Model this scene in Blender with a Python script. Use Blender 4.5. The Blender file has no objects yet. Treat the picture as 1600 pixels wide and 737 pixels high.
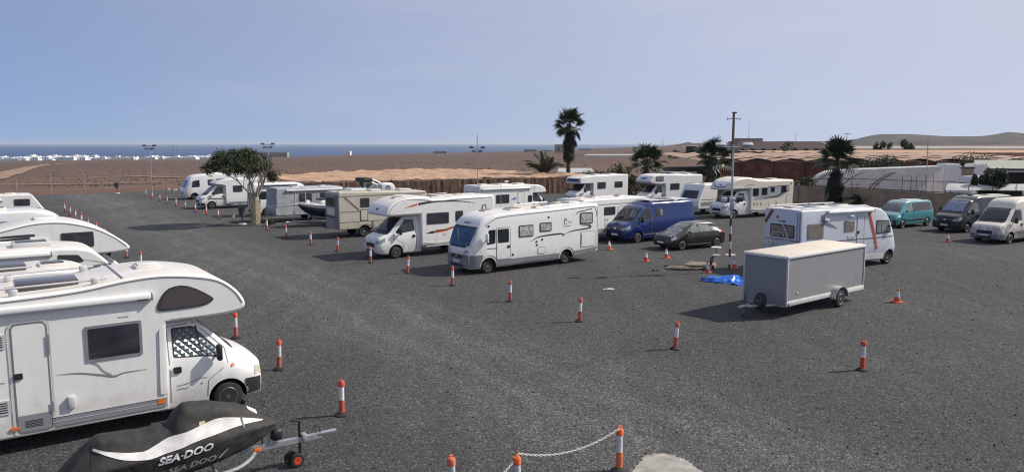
import bpy, bmesh, math, random
from mathutils import Vector, Matrix
from mathutils.bvhtree import BVHTree
R = math.radians
HAZE = 4.5e-5
sc = bpy.context.scene
C = sc.collection

# ---------------------------------------------------------------- camera, sky, sun, exposure
cam_d = bpy.data.cameras.new('camera')
cam_d.sensor_width = 36.0
cam_d.lens = 36.0 * 1186.0 / 1600.0
cam_d.clip_start = 0.1
cam_d.clip_end = 120000.0
cam = bpy.data.objects.new('camera', cam_d)
C.objects.link(cam)
cam.location = (0, 0, 6.0)
cam.rotation_euler = (R(90 - 6.95), 0, 0)
sc.camera = cam

SUN_EL = R(40.5)
SUN_AZ = math.atan2(0.975, 0.21)          # from +Y towards +X
w = bpy.data.worlds.new('World')
sc.world = w
w.use_nodes = True
nt = w.node_tree
nt.nodes.clear()
sky = nt.nodes.new('ShaderNodeTexSky')
sky.sky_type = 'NISHITA'
sky.sun_disc = False
sky.sun_elevation = SUN_EL
sky.sun_rotation = SUN_AZ
sky.altitude = 0
sky.air_density = 1.0
sky.dust_density = 0.5
sky.ozone_density = 4.0
bg = nt.nodes.new('ShaderNodeBackground')
bg.inputs['Strength'].default_value = 0.094
wo = nt.nodes.new('ShaderNodeOutputWorld')
tc = nt.nodes.new('ShaderNodeTexCoord')
mp = nt.nodes.new('ShaderNodeMapping'); mp.inputs['Location'].default_value = (0, 0, 0.12)
nt.links.new(tc.outputs['Generated'], mp.inputs[0]); nt.links.new(mp.outputs[0], sky.inputs[0])
# thin dust veil: the air pales steadily towards the sun's side of the sky
dt = nt.nodes.new('ShaderNodeVectorMath'); dt.operation = 'DOT_PRODUCT'
dt.inputs[1].default_value = (math.cos(SUN_EL) * math.sin(SUN_AZ), math.cos(SUN_EL) * math.cos(SUN_AZ), math.sin(SUN_EL))
nt.links.new(tc.outputs['Generated'], dt.inputs[0])
mr = nt.nodes.new('ShaderNodeMapRange'); mr.inputs[1].default_value = -0.35; mr.inputs[2].default_value = 0.66; mr.inputs[3].default_value = 0.14; mr.inputs[4].default_value = 0.88
nt.links.new(dt.outputs['Value'], mr.inputs[0])
mv = nt.nodes.new('ShaderNodeMix'); mv.data_type = 'RGBA'; mv.inputs[7].default_value = (6.9, 7.1, 7.6, 1)
# faint wisps of high cloud
ws_ = nt.nodes.new('ShaderNodeMapping'); ws_.inputs['Scale'].default_value = (1.2, 1.2, 9.0); nt.links.new(tc.outputs['Generated'], ws_.inputs[0])
wn_ = nt.nodes.new('ShaderNodeTexNoise'); wn_.inputs['Scale'].default_value = 1.7; wn_.inputs['Detail'].default_value = 7; wn_.inputs['Roughness'].default_value = 0.6; nt.links.new(ws_.outputs[0], wn_.inputs['Vector'])
wr_ = nt.nodes.new('ShaderNodeMapRange'); wr_.inputs[1].default_value = 0.5; wr_.inputs[2].default_value = 0.8; wr_.inputs[3].default_value = 0; wr_.inputs[4].default_value = 0.14; nt.links.new(wn_.outputs['Fac'], wr_.inputs[0])
wa_ = nt.nodes.new('ShaderNodeMath'); wa_.operation = 'ADD'; wa_.use_clamp = True; nt.links.new(mr.outputs[0], wa_.inputs[0]); nt.links.new(wr_.outputs[0], wa_.inputs[1])
nt.links.new(wa_.outputs[0], mv.inputs[0]); tn_ = nt.nodes.new('ShaderNodeMix'); tn_.data_type = 'RGBA'; tn_.blend_type = 'MULTIPLY'; tn_.inputs[0].default_value = 1.0; tn_.inputs[7].default_value = (0.93, 1.0, 1.16, 1)
nt.links.new(sky.outputs[0], tn_.inputs[6]); nt.links.new(tn_.outputs[2], mv.inputs[6]); mt = nt.nodes.new('ShaderNodeMix'); mt.data_type = 'RGBA'; mt.blend_type = 'MULTIPLY'; mt.inputs[0].default_value = 1.0; mt.inputs[7].default_value = (0.955, 0.965, 1.04, 1)
nt.links.new(mv.outputs[2], mt.inputs[6]); nt.links.new(mt.outputs[2], bg.inputs[0])
nt.links.new(bg.outputs[0], wo.inputs[0])

sd = bpy.data.lights.new('sun', 'SUN')
sd.energy = 5.0
sd.angle = R(0.53)
sd.color = (1.0, 0.95, 0.86)
sun = bpy.data.objects.new('sun', sd)
C.objects.link(sun)
sdir = Vector((math.cos(SUN_EL) * math.sin(SUN_AZ), math.cos(SUN_EL) * math.cos(SUN_AZ), math.sin(SUN_EL)))
sun.rotation_euler = sdir.to_track_quat('Z', 'Y').to_euler()
sun.location = (60, 10, 60)

vs = sc.view_settings
vs.view_transform = 'Standard'
vs.look = 'None'
vs.exposure = 0.0
vs.gamma = 1.0
vs.use_curve_mapping = False
sc.cycles.max_bounces = 6
sc.cycles.diffuse_bounces = 3
sc.cycles.glossy_bounces = 3
sc.cycles.transparent_max_bounces = 8
sc.cycles.use_denoising = True
sc.cycles.filter_width = 1.15
sc.cycles.volume_bounces = 0

# ---------------------------------------------------------------- materials
MATS = {}
def mat(name, col, rough=0.5, metal=0.0, var=0.0, vscale=4.0, spec=None, bump=0.0, bscale=30.0, dust=None, dustamt=0.5,
        coat=0.0, coords='Object', col2=None, dirt=0.0, trans=0.0, orand=0.0):
    if name in MATS: return MATS[name]
    m = bpy.data.materials.new(name); m.use_nodes = True
    t = m.node_tree; b = t.nodes['Principled BSDF']
    N = t.nodes.new; L = t.links.new
    b.inputs['Roughness'].default_value = rough
    b.inputs['Metallic'].default_value = metal
    if spec is not None: b.inputs['Specular IOR Level'].default_value = spec
    if coat: b.inputs['Coat Weight'].default_value = coat; b.inputs['Coat Roughness'].default_value = 0.08
    c4 = (*col, 1)
    tc = N('ShaderNodeTexCoord')
    out = None
    if var > 0 or col2:
        n = N('ShaderNodeTexNoise'); n.inputs['Scale'].default_value = vscale; n.inputs['Detail'].default_value = 5
        L(tc.outputs[coords], n.inputs['Vector'])
        mx = N('ShaderNodeMix'); mx.data_type = 'RGBA'
        lo = tuple(max(0, c * (1 - var)) for c in col); hi = tuple(min(1, c * (1 + var)) for c in col)
        if col2: lo, hi = col, col2
        mx.inputs[6].default_value = (*lo, 1); mx.inputs[7].default_value = (*hi, 1)
        rp = N('ShaderNodeValToRGB'); rp.color_ramp.elements[0].position = 0.35; rp.color_ramp.elements[1].position = 0.65
        L(n.outputs['Fac'], rp.inputs[0]); L(rp.outputs[0], mx.inputs[0])
        out = mx.outputs[2]
    else:
        rgb = N('ShaderNodeRGB'); rgb.outputs[0].default_value = c4; out = rgb.outputs[0]
    if orand > 0:     # each copy weathered a little differently
        oi = N('ShaderNodeObjectInfo'); hs = N('ShaderNodeHueSaturation'); L(out, hs.inputs['Color'])
        for inp, lo_, hi_ in (('Saturation', 1 - orand * .6, 1.02), ('Value', 1 - orand, 1 + orand * .4)):
            q_ = N('ShaderNodeMapRange'); q_.inputs[3].default_value = lo_; q_.inputs[4].default_value = hi_; L(oi.outputs['Random'], q_.inputs[0]); L(q_.outputs[0], hs.inputs[inp])
        out = hs.outputs[0]
    if dirt > 0:      # streaky rain dirt running down the sides
        mp = N('ShaderNodeMapping'); mp.inputs['Scale'].default_value = (7, 7, 0.5)
        L(tc.outputs['Object'], mp.inputs[0])
        n = N('ShaderNodeTexNoise'); n.inputs['Scale'].default_value = 1.2; n.inputs['Detail'].default_value = 6
        L(mp.outputs[0], n.inputs['Vector'])
        rp = N('ShaderNodeValToRGB'); rp.color_ramp.elements[0].position = 0.48; rp.color_ramp.elements[1].position = 0.8
        L(n.outputs['Fac'], rp.inputs[0])
        mu = N('ShaderNodeMath'); mu.operation = 'MULTIPLY'; mu.inputs[1].default_value = dirt
        L(rp.outputs[0], mu.inputs[0])
        mx = N('ShaderNodeMix'); mx.data_type = 'RGBA'; mx.inputs[7].default_value = (0.30, 0.25, 0.20, 1)
        L(mu.outputs[0], mx.inputs[0]); L(out, mx.inputs[6]); out = mx.outputs[2]
    if dirt > 0:      # mud splashes along the lower panels, ragged in outline
        sz = N('ShaderNodeSeparateXYZ'); L(tc.outputs['Object'], sz.inputs[0])
        n = N('ShaderNodeTexNoise'); n.inputs['Scale'].default_value = 3.5; n.inputs['Detail'].default_value = 7; n.inputs['Roughness'].default_value = 0.7
        L(tc.outputs['Object'], n.inputs['Vector'])
        ad = N('ShaderNodeMath'); ad.operation = 'MULTIPLY_ADD'; ad.inputs[1].default_value = -1.5; L(n.outputs['Fac'], ad.inputs[0]); L(sz.outputs[2], ad.inputs[2])
        ml = N('ShaderNodeMapRange'); ml.inputs[1].default_value = 0.25; ml.inputs[2].default_value = -0.45; ml.inputs[3].default_value = 0; ml.inputs[4].default_value = min(1, dirt * 3.2); L(ad.outputs[0], ml.inputs[0])
        mx = N('ShaderNodeMix'); mx.data_type = 'RGBA'; mx.inputs[7].default_value = (0.26, 0.22, 0.18, 1)
        L(ml.outputs[0], mx.inputs[0]); L(out, mx.inputs[6]); out = mx.outputs[2]
    if dust:          # settled desert dust on faces that look up
        g = N('ShaderNodeNewGeometry'); sx = N('ShaderNodeSeparateXYZ'); L(g.outputs['Normal'], sx.inputs[0])
        mr = N('ShaderNodeMapRange'); mr.inputs[1].default_value = 0.75; mr.inputs[2].default_value = 0.97
        L(sx.outputs[2], mr.inputs[0])
        n = N('ShaderNodeTexNoise'); n.inputs['Scale'].default_value = 1.6; n.inputs['Detail'].default_value = 6; n.inputs['Roughness'].default_value = 0.65
        L(tc.outputs['Object'], n.inputs['Vector'])
        mr2 = N('ShaderNodeMapRange'); mr2.inputs[1].default_value = 0.3; mr2.inputs[2].default_value = 0.7
        L(n.outputs['Fac'], mr2.inputs[0])
        mu = N('ShaderNodeMath'); mu.operation = 'MULTIPLY'; L(mr.outputs[0], mu.inputs[0]); L(mr2.outputs[0], mu.inputs[1])
        m2 = N('ShaderNodeMath'); m2.operation = 'MULTIPLY'; m2.inputs[1].default_value = dustamt; L(mu.outputs[0], m2.inputs[0])
        mx = N('ShaderNodeMix'); mx.data_type = 'RGBA'; mx.inputs[7].default_value = (*dust, 1)
        L(m2.outputs[0], mx.inputs[0]); L(out, mx.inputs[6]); out = mx.outputs[2]
    L(out, b.inputs['Base Color'])
    if trans:         # thin cloth or film lets part of the light through
        tr_ = N('ShaderNodeBsdfTranslucent'); L(out, tr_.inputs['Color']); ms_ = N('ShaderNodeMixShader'); ms_.inputs[0].default_value = trans
        L(b.outputs[0], ms_.inputs[1]); L(tr_.outputs[0], ms_.inputs[2]); L(ms_.outputs[0], t.nodes['Material Output'].inputs['Surface'])
    if bump > 0:
        n = N('ShaderNodeTexNoise'); n.inputs['Scale'].default_value = bscale; n.inputs['Detail'].default_value = 4
        L(tc.outputs[coords], n.inputs['Vector'])
        bp = N('ShaderNodeBump'); bp.inputs['Strength'].default_value = bump; bp.inputs['Distance'].default_value = 0.02
        L(n.outputs['Fac'], bp.inputs['Height']); L(bp.outputs[0], b.inputs['Normal'])
    MATS[name] = m
    return m

DUST = (0.62, 0.50, 0.38)
mat('white', (0.74, 0.73, 0.705), 0.32, dust=DUST, dustamt=0.8, dirt=0.12, var=0.02)
mat('white_clean', (0.755, 0.75, 0.735), 0.25, dust=DUST, dustamt=0.5, var=.015, dirt=.10)
mat('white_roof', (0.70, 0.67, 0.62), 0.45, dust=DUST, dustamt=0.8, var=0.05)
mat('cream_roof', (0.66, 0.60, 0.51), 0.55, dust=DUST, dustamt=0.85, var=0.06)
mat('cream', (0.66, 0.60, 0.50), 0.35, dust=DUST, dustamt=0.3)
mat('silver', (0.42, 0.43, 0.45), 0.35, metal=0.4, dust=DUST, dustamt=0.3)
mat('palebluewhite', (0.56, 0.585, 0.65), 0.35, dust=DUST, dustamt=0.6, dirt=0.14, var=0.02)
mat('warmwhite', (0.70, 0.66, 0.58), 0.4, dust=DUST, dustamt=0.6, dirt=0.35)
mat('oldbeige', (0.47, 0.43, 0.36), 0.5, dust=DUST, dustamt=0.5, dirt=0.3, var=0.04)
mat('greyside', (0.255, 0.255, 0.265), 0.45, var=0.03, dirt=0.12)
mat('grey', (0.20, 0.205, 0.215), 0.5, var=0.08)
mat('lightgrey', (0.50, 0.50, 0.50), 0.45)
mat('skirt', (0.27, 0.28, 0.30), 0.4, metal=0.2)
mat('darkgrey', (0.085, 0.09, 0.10), 0.5)
mat('bumperdark', (0.035, 0.035, 0.038), 0.5)
mat('plastic', (0.018, 0.018, 0.02), 0.5)
mat('rubber', (0.018, 0.017, 0.017), 0.8, var=0.3)
mat('arch', (0.008, 0.008, 0.008), 0.9)
mat('seal', (0.03, 0.03, 0.032), 0.6)
mat('seam', (0.16, 0.155, 0.15), 0.6)
mat('glass', (0.014, 0.018, 0.024), 0.05, spec=0.75)
mat('glass_acrylic', (0.035, 0.034, 0.045), 0.12, spec=0.5, var=0.3, vscale=1.5)
mat('glass_tint', (0.075, 0.066, 0.070), 0.12, spec=0.5)
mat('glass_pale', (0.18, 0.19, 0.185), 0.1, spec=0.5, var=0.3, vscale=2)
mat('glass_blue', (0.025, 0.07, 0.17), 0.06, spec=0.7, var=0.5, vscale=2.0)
mat('glass_curtain', (0.35, 0.34, 0.33), 0.3, var=0.45, vscale=9)
mat('blind_brown', (0.20, 0.165, 0.135), 0.35, var=0.15, vscale=5)
mat('sunscreen', (0.22, 0.25, 0.36), 0.35, var=0.12, vscale=3)
mat('chrome', (0.65, 0.65, 0.66), 0.22, metal=0.9)
mat('alloy', (0.55, 0.55, 0.56), 0.35, metal=0.7)
mat('galv', (0.42, 0.43, 0.44), 0.45, metal=0.6, var=0.15, vscale=12)
mat('lamp', (0.26, 0.27, 0.29), 0.10, spec=0.9, var=0.6, vscale=14)
mat('lampold', (0.45, 0.42, 0.33), 0.2, var=0.3, vscale=10)
mat('amber', (0.62, 0.16, 0.03), 0.3)
mat('redlamp', (0.42, 0.02, 0.02), 0.2)
mat('red', (0.50, 0.06, 0.03), 0.4)
mat('maroon', (0.13, 0.02, 0.02), 0.4)
mat('ink', (0.03, 0.032, 0.035), 0.4)
mat('inkgrey', (0.20, 0.20, 0.21), 0.4)
mat('orangeink', (0.55, 0.10, 0.03), 0.4)
mat('blueink', (0.05, 0.16, 0.36), 0.4)
mat('plate', (0.62, 0.62, 0.60), 0.4)
mat('bluepaint', (0.004, 0.022, 0.125), 0.22, coat=0.4, dust=(0.3, 0.27, 0.25), dustamt=0.12)
mat('blackpaint', (0.022, 0.02, 0.018), 0.22, coat=0.4, dust=(0.20, 0.17, 0.14), dustamt=0.6, var=0.2)
mat('teal', (0.07, 0.27, 0.31), 0.28, coat=0.3, dust=DUST, dustamt=0.5)
mat('tealpale', (0.38, 0.47, 0.46), 0.4, dust=DUST, dustamt=0.5)
mat('greenpaint', (0.012, 0.024, 0.022), 0.25, coat=0.4, dust=(0.28, 0.26, 0.20), dustamt=0.5)
mat('palegreen', (0.36, 0.40, 0.31), 0.5, dust=DUST, dustamt=0.4, var=0.1)
mat('concrete', (0.30, 0.28, 0.25), 0.9, var=0.25, vscale=3, bump=0.4, bscale=25)
mat('navy', (0.012, 0.02, 0.07), 0.3)
mat('plasticcover', (0.36, 0.37, 0.39), 0.35, var=0.15, vscale=3, bump=0.6, bscale=6)
# ---------------------------------------------------------------- mesh helpers
def shade(me, ang=38):
    me.polygons.foreach_set('use_smooth', [True] * len(me.polygons))
    me.set_sharp_from_angle(angle=R(ang))

def mk(name, verts, faces, m, parent=None, smooth=38, fm=None):
    me = bpy.data.meshes.new(name)
    me.from_pydata([tuple(v) for v in verts], [], faces)
    ms = m if isinstance(m, (list, tuple)) else [m]
    for q in ms: me.materials.append(MATS[q] if isinstance(q, str) else q)
    if fm: me.polygons.foreach_set('material_index', fm)
    me.update()
    if smooth: shade(me, smooth)
    o = bpy.data.objects.new(name, me)
    C.objects.link(o)
    if parent: o.parent = parent
    return o

def tag(o, label=None, cat=None, group=None, kind=None):
    if label: o['label'] = label
    if cat: o['category'] = cat
    if group: o['group'] = group
    if kind: o['kind'] = kind
    return o

def empty(name, loc=(0, 0, 0), rz=0.0):
    o = bpy.data.objects.new(name, None); C.objects.link(o)
    o.location = loc; o.rotation_euler = (0, 0, rz); o.empty_display_size = 0.3
    return o

def copy_tree(o, parent=None):
    c = o.copy(); C.objects.link(c); c.parent = parent
    for ch in list(KIDS.get(o.name, o.children)): copy_tree(ch, c)
    return c
KIDS = {}

class MB:
    """collects shapes into one mesh"""
    def __init__(s): s.v = []; s.f = []; s.m = []
    def add(s, v, f, mi=0):
        n = len(s.v); s.v += [tuple(q) for q in v]; s.f += [tuple(i + n for i in q) for q in f]; s.m += [mi] * len(f)
        return s
    def box(s, c, d, rz=0.0, mi=0, taper=1.0):
        x, y, z = d[0] / 2, d[1] / 2, d[2] / 2
        v = []
        for sz in (-1, 1):
            k = taper if sz > 0 else 1
            for sx, sy in ((-1, -1), (1, -1), (1, 1), (-1, 1)):
                px, py = sx * x * k, sy * y * k
                v.append((c[0] + px * math.cos(rz) - py * math.sin(rz), c[1] + px * math.sin(rz) + py * math.cos(rz), c[2] + sz * z))
        return s.add(v, [(3, 2, 1, 0), (4, 5, 6, 7), (0, 1, 5, 4), (1, 2, 6, 5), (2, 3, 7, 6), (3, 0, 4, 7)], mi)
    def tube(s, pts, rad, n=8, mi=0, cap=True):
        pts = [Vector(p) for p in pts]
        rs = rad if isinstance(rad, (list, tuple)) else [rad] * len(pts)
        v = []; f = []; ref = None
        for i, p in enumerate(pts):
            t = (pts[min(i + 1, len(pts) - 1)] - pts[max(i - 1, 0)])
            if t.length < 1e-9: t = Vector((0, 0, 1))
            t.normalize()
            if ref is None: ref = Vector((0, 0, 1)) if abs(t.z) < 0.9 else Vector((1, 0, 0))
            a = t.cross(ref); a.normalize(); b = a.cross(t); ref = b
            for k in range(n):
                an = 2 * math.pi * k / n
                v.append(p + rs[i] * (a * math.cos(an) + b * math.sin(an)))
        for i in range(len(pts) - 1):
            for k in range(n):
                f.append((i * n + k, (i + 1) * n + k, (i + 1) * n + (k + 1) % n, i * n + (k + 1) % n))
        if cap:
            f.append(tuple(range(n))); f.append(tuple(reversed(range((len(pts) - 1) * n, len(pts) * n))))
        return s.add(v, f, mi)
    def lathe(s, prof, n=20, c=(0, 0, 0), axis='z', mi=0):
        v = []; f = []
        for r, h in prof:
            for k in range(n):
                a = 2 * math.pi * k / n
                x, y = r * math.cos(a), r * math.sin(a)
                q = (x, y, h) if axis == 'z' else (x, h, y)
                v.append((q[0] + c[0], q[1] + c[1], q[2] + c[2]))
        for i in range(len(prof) - 1):
            for k in range(n):
                q = (i * n + k, i * n + (k + 1) % n, (i + 1) * n + (k + 1) % n, (i + 1) * n + k)
                f.append(q if axis == 'z' else tuple(reversed(q)))
        if prof[0][0] > 1e-4: f.append(tuple(reversed(range(n))) if axis == 'z' else tuple(range(n)))
        if prof[-1][0] > 1e-4:
            e = tuple(range((len(prof) - 1) * n, len(prof) * n)); f.append(e if axis == 'z' else tuple(reversed(e)))
        return s.add(v, f, mi)
    def build(s, name, m, parent=None, smooth=38):
        return mk(name, s.v, s.f, m, parent, smooth, s.m if isinstance(m, (list, tuple)) and len(m) > 1 else None)

def rbox(name, c, d, r, m, parent=None, seg=2, rot=None):
    bm = bmesh.new()
    bmesh.ops.create_cube(bm, size=1.0)
    for v in bm.verts: v.co = Vector((v.co.x * d[0], v.co.y * d[1], v.co.z * d[2]))
    r = min(r, min(d) * 0.49)
    bmesh.ops.bevel(bm, geom=list(bm.edges), offset=r, segments=seg, affect='EDGES', profile=0.5)
    if rot: bmesh.ops.rotate(bm, verts=bm.verts, matrix=rot)
    for v in bm.verts: v.co += Vector(c)
    me = bpy.data.meshes.new(name); bm.to_mesh(me); bm.free()
    me.materials.append(MATS[m] if isinstance(m, str) else m); shade(me)
    o = bpy.data.objects.new(name, me); C.objects.link(o)
    if parent: o.parent = parent
    return o

def mono(xs, ys):
    """monotone cubic interpolant"""
    n = len(xs); d = [(ys[i + 1] - ys[i]) / (xs[i + 1] - xs[i]) for i in range(n - 1)]
    m = [d[0]] + [0 if d[i - 1] * d[i] <= 0 else 2 * d[i - 1] * d[i] / (d[i - 1] + d[i]) for i in range(1, n - 1)] + [d[-1]]
    def fn(x):
        i = 0
        while i < n - 2 and x > xs[i + 1]: i += 1
        h = xs[i + 1] - xs[i]; t = (x - xs[i]) / h
        return (ys[i] * (2 * t**3 - 3 * t**2 + 1) + h * m[i] * (t**3 - 2 * t**2 + t) + ys[i + 1] * (-2 * t**3 + 3 * t**2) + h * m[i + 1] * (t**3 - t**2))
    return fn

def spline(pts, n=6, closed=False):
    out = []
    P = [Vector((*p, 0)) if len(p) == 2 else Vector(p) for p in pts]; k = len(P)
    rng = range(k if closed else k - 1)
    for i in rng:
        if closed: p0, p1, p2, p3 = P[i - 1], P[i], P[(i + 1) % k], P[(i + 2) % k]
        else: p0, p1, p2, p3 = P[max(i - 1, 0)], P[i], P[i + 1], P[min(i + 2, k - 1)]
        for j in range(n):
            t = j / n
            q = 0.5 * ((2 * p1) + (p2 - p0) * t + (2 * p0 - 5 * p1 + 4 * p2 - p3) * t * t + (3 * p1 - p0 - 3 * p2 + p3) * t**3)
            out.append(tuple(q)[:len(pts[0])])
    if not closed: out.append(tuple(pts[-1]))
    return out

def rounded(poly, r=0.04, n=4):
    out = []; k = len(poly)
    for i in range(k):
        p = Vector(poly[i]); a = Vector(poly[i - 1]) - p; b = Vector(poly[(i + 1) % k]) - p
        rr = min(r, a.length * 0.45, b.length * 0.45); a.normalize(); b.normalize()
        s, e = p + a * rr, p + b * rr
        for j in range(n + 1):
            t = j / n
            out.append(tuple((1 - t)**2 * s + 2 * t * (1 - t) * p + t * t * e))
    return out

def rect(x0, x1, z0, z1, r=0.04): return rounded([(x0, z0), (x1, z0), (x1, z1), (x0, z1)], r)

def densify(poly, step):
    out = []
    for i in range(len(poly)):
        a = Vector(poly[i]); b = Vector(poly[(i + 1) % len(poly)])
        n = max(1, int((b - a).length / step))
        for j in range(n): out.append(tuple(a + (b - a) * j / n))
    return out

def section(zb, zt, wb, ww, zw, wt, rt, rb=0.07, crown=0.03, n=4):
    rt = min(rt, wt * 0.8, (zt - zw) * 0.8); rb = min(rb, wb * 0.6, max((zw - zb) * 0.5, 0.01))
    p = [(0, zb), ((wb - rb) * 0.5, zb)]
    for j in range(n):
        a = math.pi / 2 * j / (n - 1); p.append((wb - rb + rb * math.sin(a), zb + rb - rb * math.cos(a)))
    for t in (0.5,): p.append((wb + (ww - wb) * 0.8, zb + rb + (zw - zb - rb) * t))
    p.append((ww, zw))
    for t in (0.3, 0.65): p.append((ww + (wt - ww) * t, zw + (zt - rt - zw) * t))
    for j in range(n + 1):
        a = math.pi / 2 * j / n; p.append((wt - rt + rt * math.cos(a), zt - rt + rt * math.sin(a)))
    p += [((wt - rt) * 0.66, zt + crown * 0.55), ((wt - rt) * 0.33, zt + crown * 0.9), (0, zt + crown)]
    return p

def loft_mesh(st, sub=4, crown=0.03):
    st = sorted(st, key=lambda q: q[0]); xs = [q[0] for q in st]
    F = [mono(xs, [q[k] for q in st]) for k in range(1, 8)]
    X = []
    for i in range(len(xs) - 1):
        n = sub if xs[i + 1] - xs[i] < 1.5 else sub + 2
        X += [xs[i] + (xs[i + 1] - xs[i]) * j / n for j in range(n)]
    X.append(xs[-1])
    V = []; Fc = []
    for x in X:
        h = section(*[g(x) for g in F], crown=crown)
        ring = [(x, y, z) for y, z in h] + [(x, -y, z) for y, z in reversed(h[1:-1])]
        V += ring; n = len(ring)
    for i in range(len(X) - 1):
        for k in range(n):
            Fc.append((i * n + k, (i + 1) * n + k, (i + 1) * n + (k + 1) % n, i * n + (k + 1) % n))
    Fc.append(tuple(range(n))); Fc.append(tuple(reversed(range((len(X) - 1) * n, len(X) * n))))
    Fc = [tuple(reversed(q)) for q in Fc]
    return V, Fc

def prism_mesh(prof, hw, r=0.06, seg=3):
    """side profile (x,z), counter-clockwise seen from -y, swept over the width with rounded edges"""
    A = sum(prof[i - 1][0] * prof[i][1] - prof[i][0] * prof[i - 1][1] for i in range(len(prof)))
    if A < 0: prof = prof[::-1]
    P = [Vector(q) for q in prof]; k = len(P)
    nor = []
    for i in range(k):
        a = P[i] - P[i - 1]; b = P[(i + 1) % k] - P[i]
        a = a.normalized() if a.length > 1e-9 else b.normalized(); b = b.normalized() if b.length > 1e-9 else a
        na, nb = Vector((-a.y, a.x)), Vector((-b.y, b.x))
        m = na + nb
        m = m.normalized() if m.length > 1e-6 else na
        m = m / max(0.5, m.dot(na))
        nor.append(m)
    lay = []
    for j in range(seg + 1):
        a = math.pi / 2 * j / seg
        lay.append((-(hw - r + r * math.cos(a)), r * (1 - math.sin(a))))
    lay = lay + [(-y, i) for y, i in reversed(lay)]
    V = []; F = []
    for y, ins in lay:
        V += [(P[i].x + nor[i].x * ins, y, P[i].y + nor[i].y * ins) for i in range(k)]
    for j in range(len(lay) - 1):
        for i in range(k):
            F.append((j * k + i, j * k + (i + 1) % k, (j + 1) * k + (i + 1) % k, (j + 1) * k + i))
    F.append(tuple(range(k))); F.append(tuple(reversed(range((len(lay) - 1) * k, len(lay) * k))))
    F = [tuple(reversed(q)) for q in F]
    return V, F

WHEEL = {}
def wheel_meshes(r, wd, style):
    key = (round(r, 3), round(wd, 3), style)
    if key in WHEEL: return WHEEL[key]
    t = MB(); rr = r * 0.62
    t.lathe([(rr, wd * 0.5), (r * 0.90, wd * 0.5), (r * 0.97, wd * 0.42), (r, wd * 0.3), (r, -wd * 0.3), (r * 0.97, -wd * 0.42), (r * 0.9, -wd * 0.5), (rr, -wd * 0.5)], 28, axis='y')
    tyre = t.build('tyre', 'rubber')
    q = MB()
    q.lathe([(rr * 1.02, wd * 0.47), (rr * 0.97, wd * 0.52), (rr * 0.9, wd * 0.44), (rr * 0.84, wd * 0.30), (rr * 0.5, wd * 0.40), (rr * 0.3, wd * 0.44), (rr * 0.26, wd * 0.5), (0.001, wd * 0.5)], 28, axis='y', mi=0)
    nh = 5 if style != 'steel' else 8
    for k in range(nh):
        a = 2 * math.pi * k / nh
        rc = rr * 0.66
        hs = rr * (0.2 if style != 'steel' else 0.12)
        vv = []; 
        for j in range(8):
            b = 2 * math.pi * j / 8
            rad = rc + hs * math.cos(b); an = a + (hs * math.sin(b)) / rc * (1.25 if style != 'steel' else 1)
            vv.append((rad * math.cos(an), wd * 0.425, rad * math.sin(an)))
        q.add(vv, [tuple(reversed(range(8)))], 1)
    rim = q.build('rim', ['alloy' if style != 'steel' else 'galv', 'arch'])
    for o in (tyre, rim): C.objects.unlink(o)
    WHEEL[key] = (tyre.data, rim.data)
    return WHEEL[key]

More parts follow.
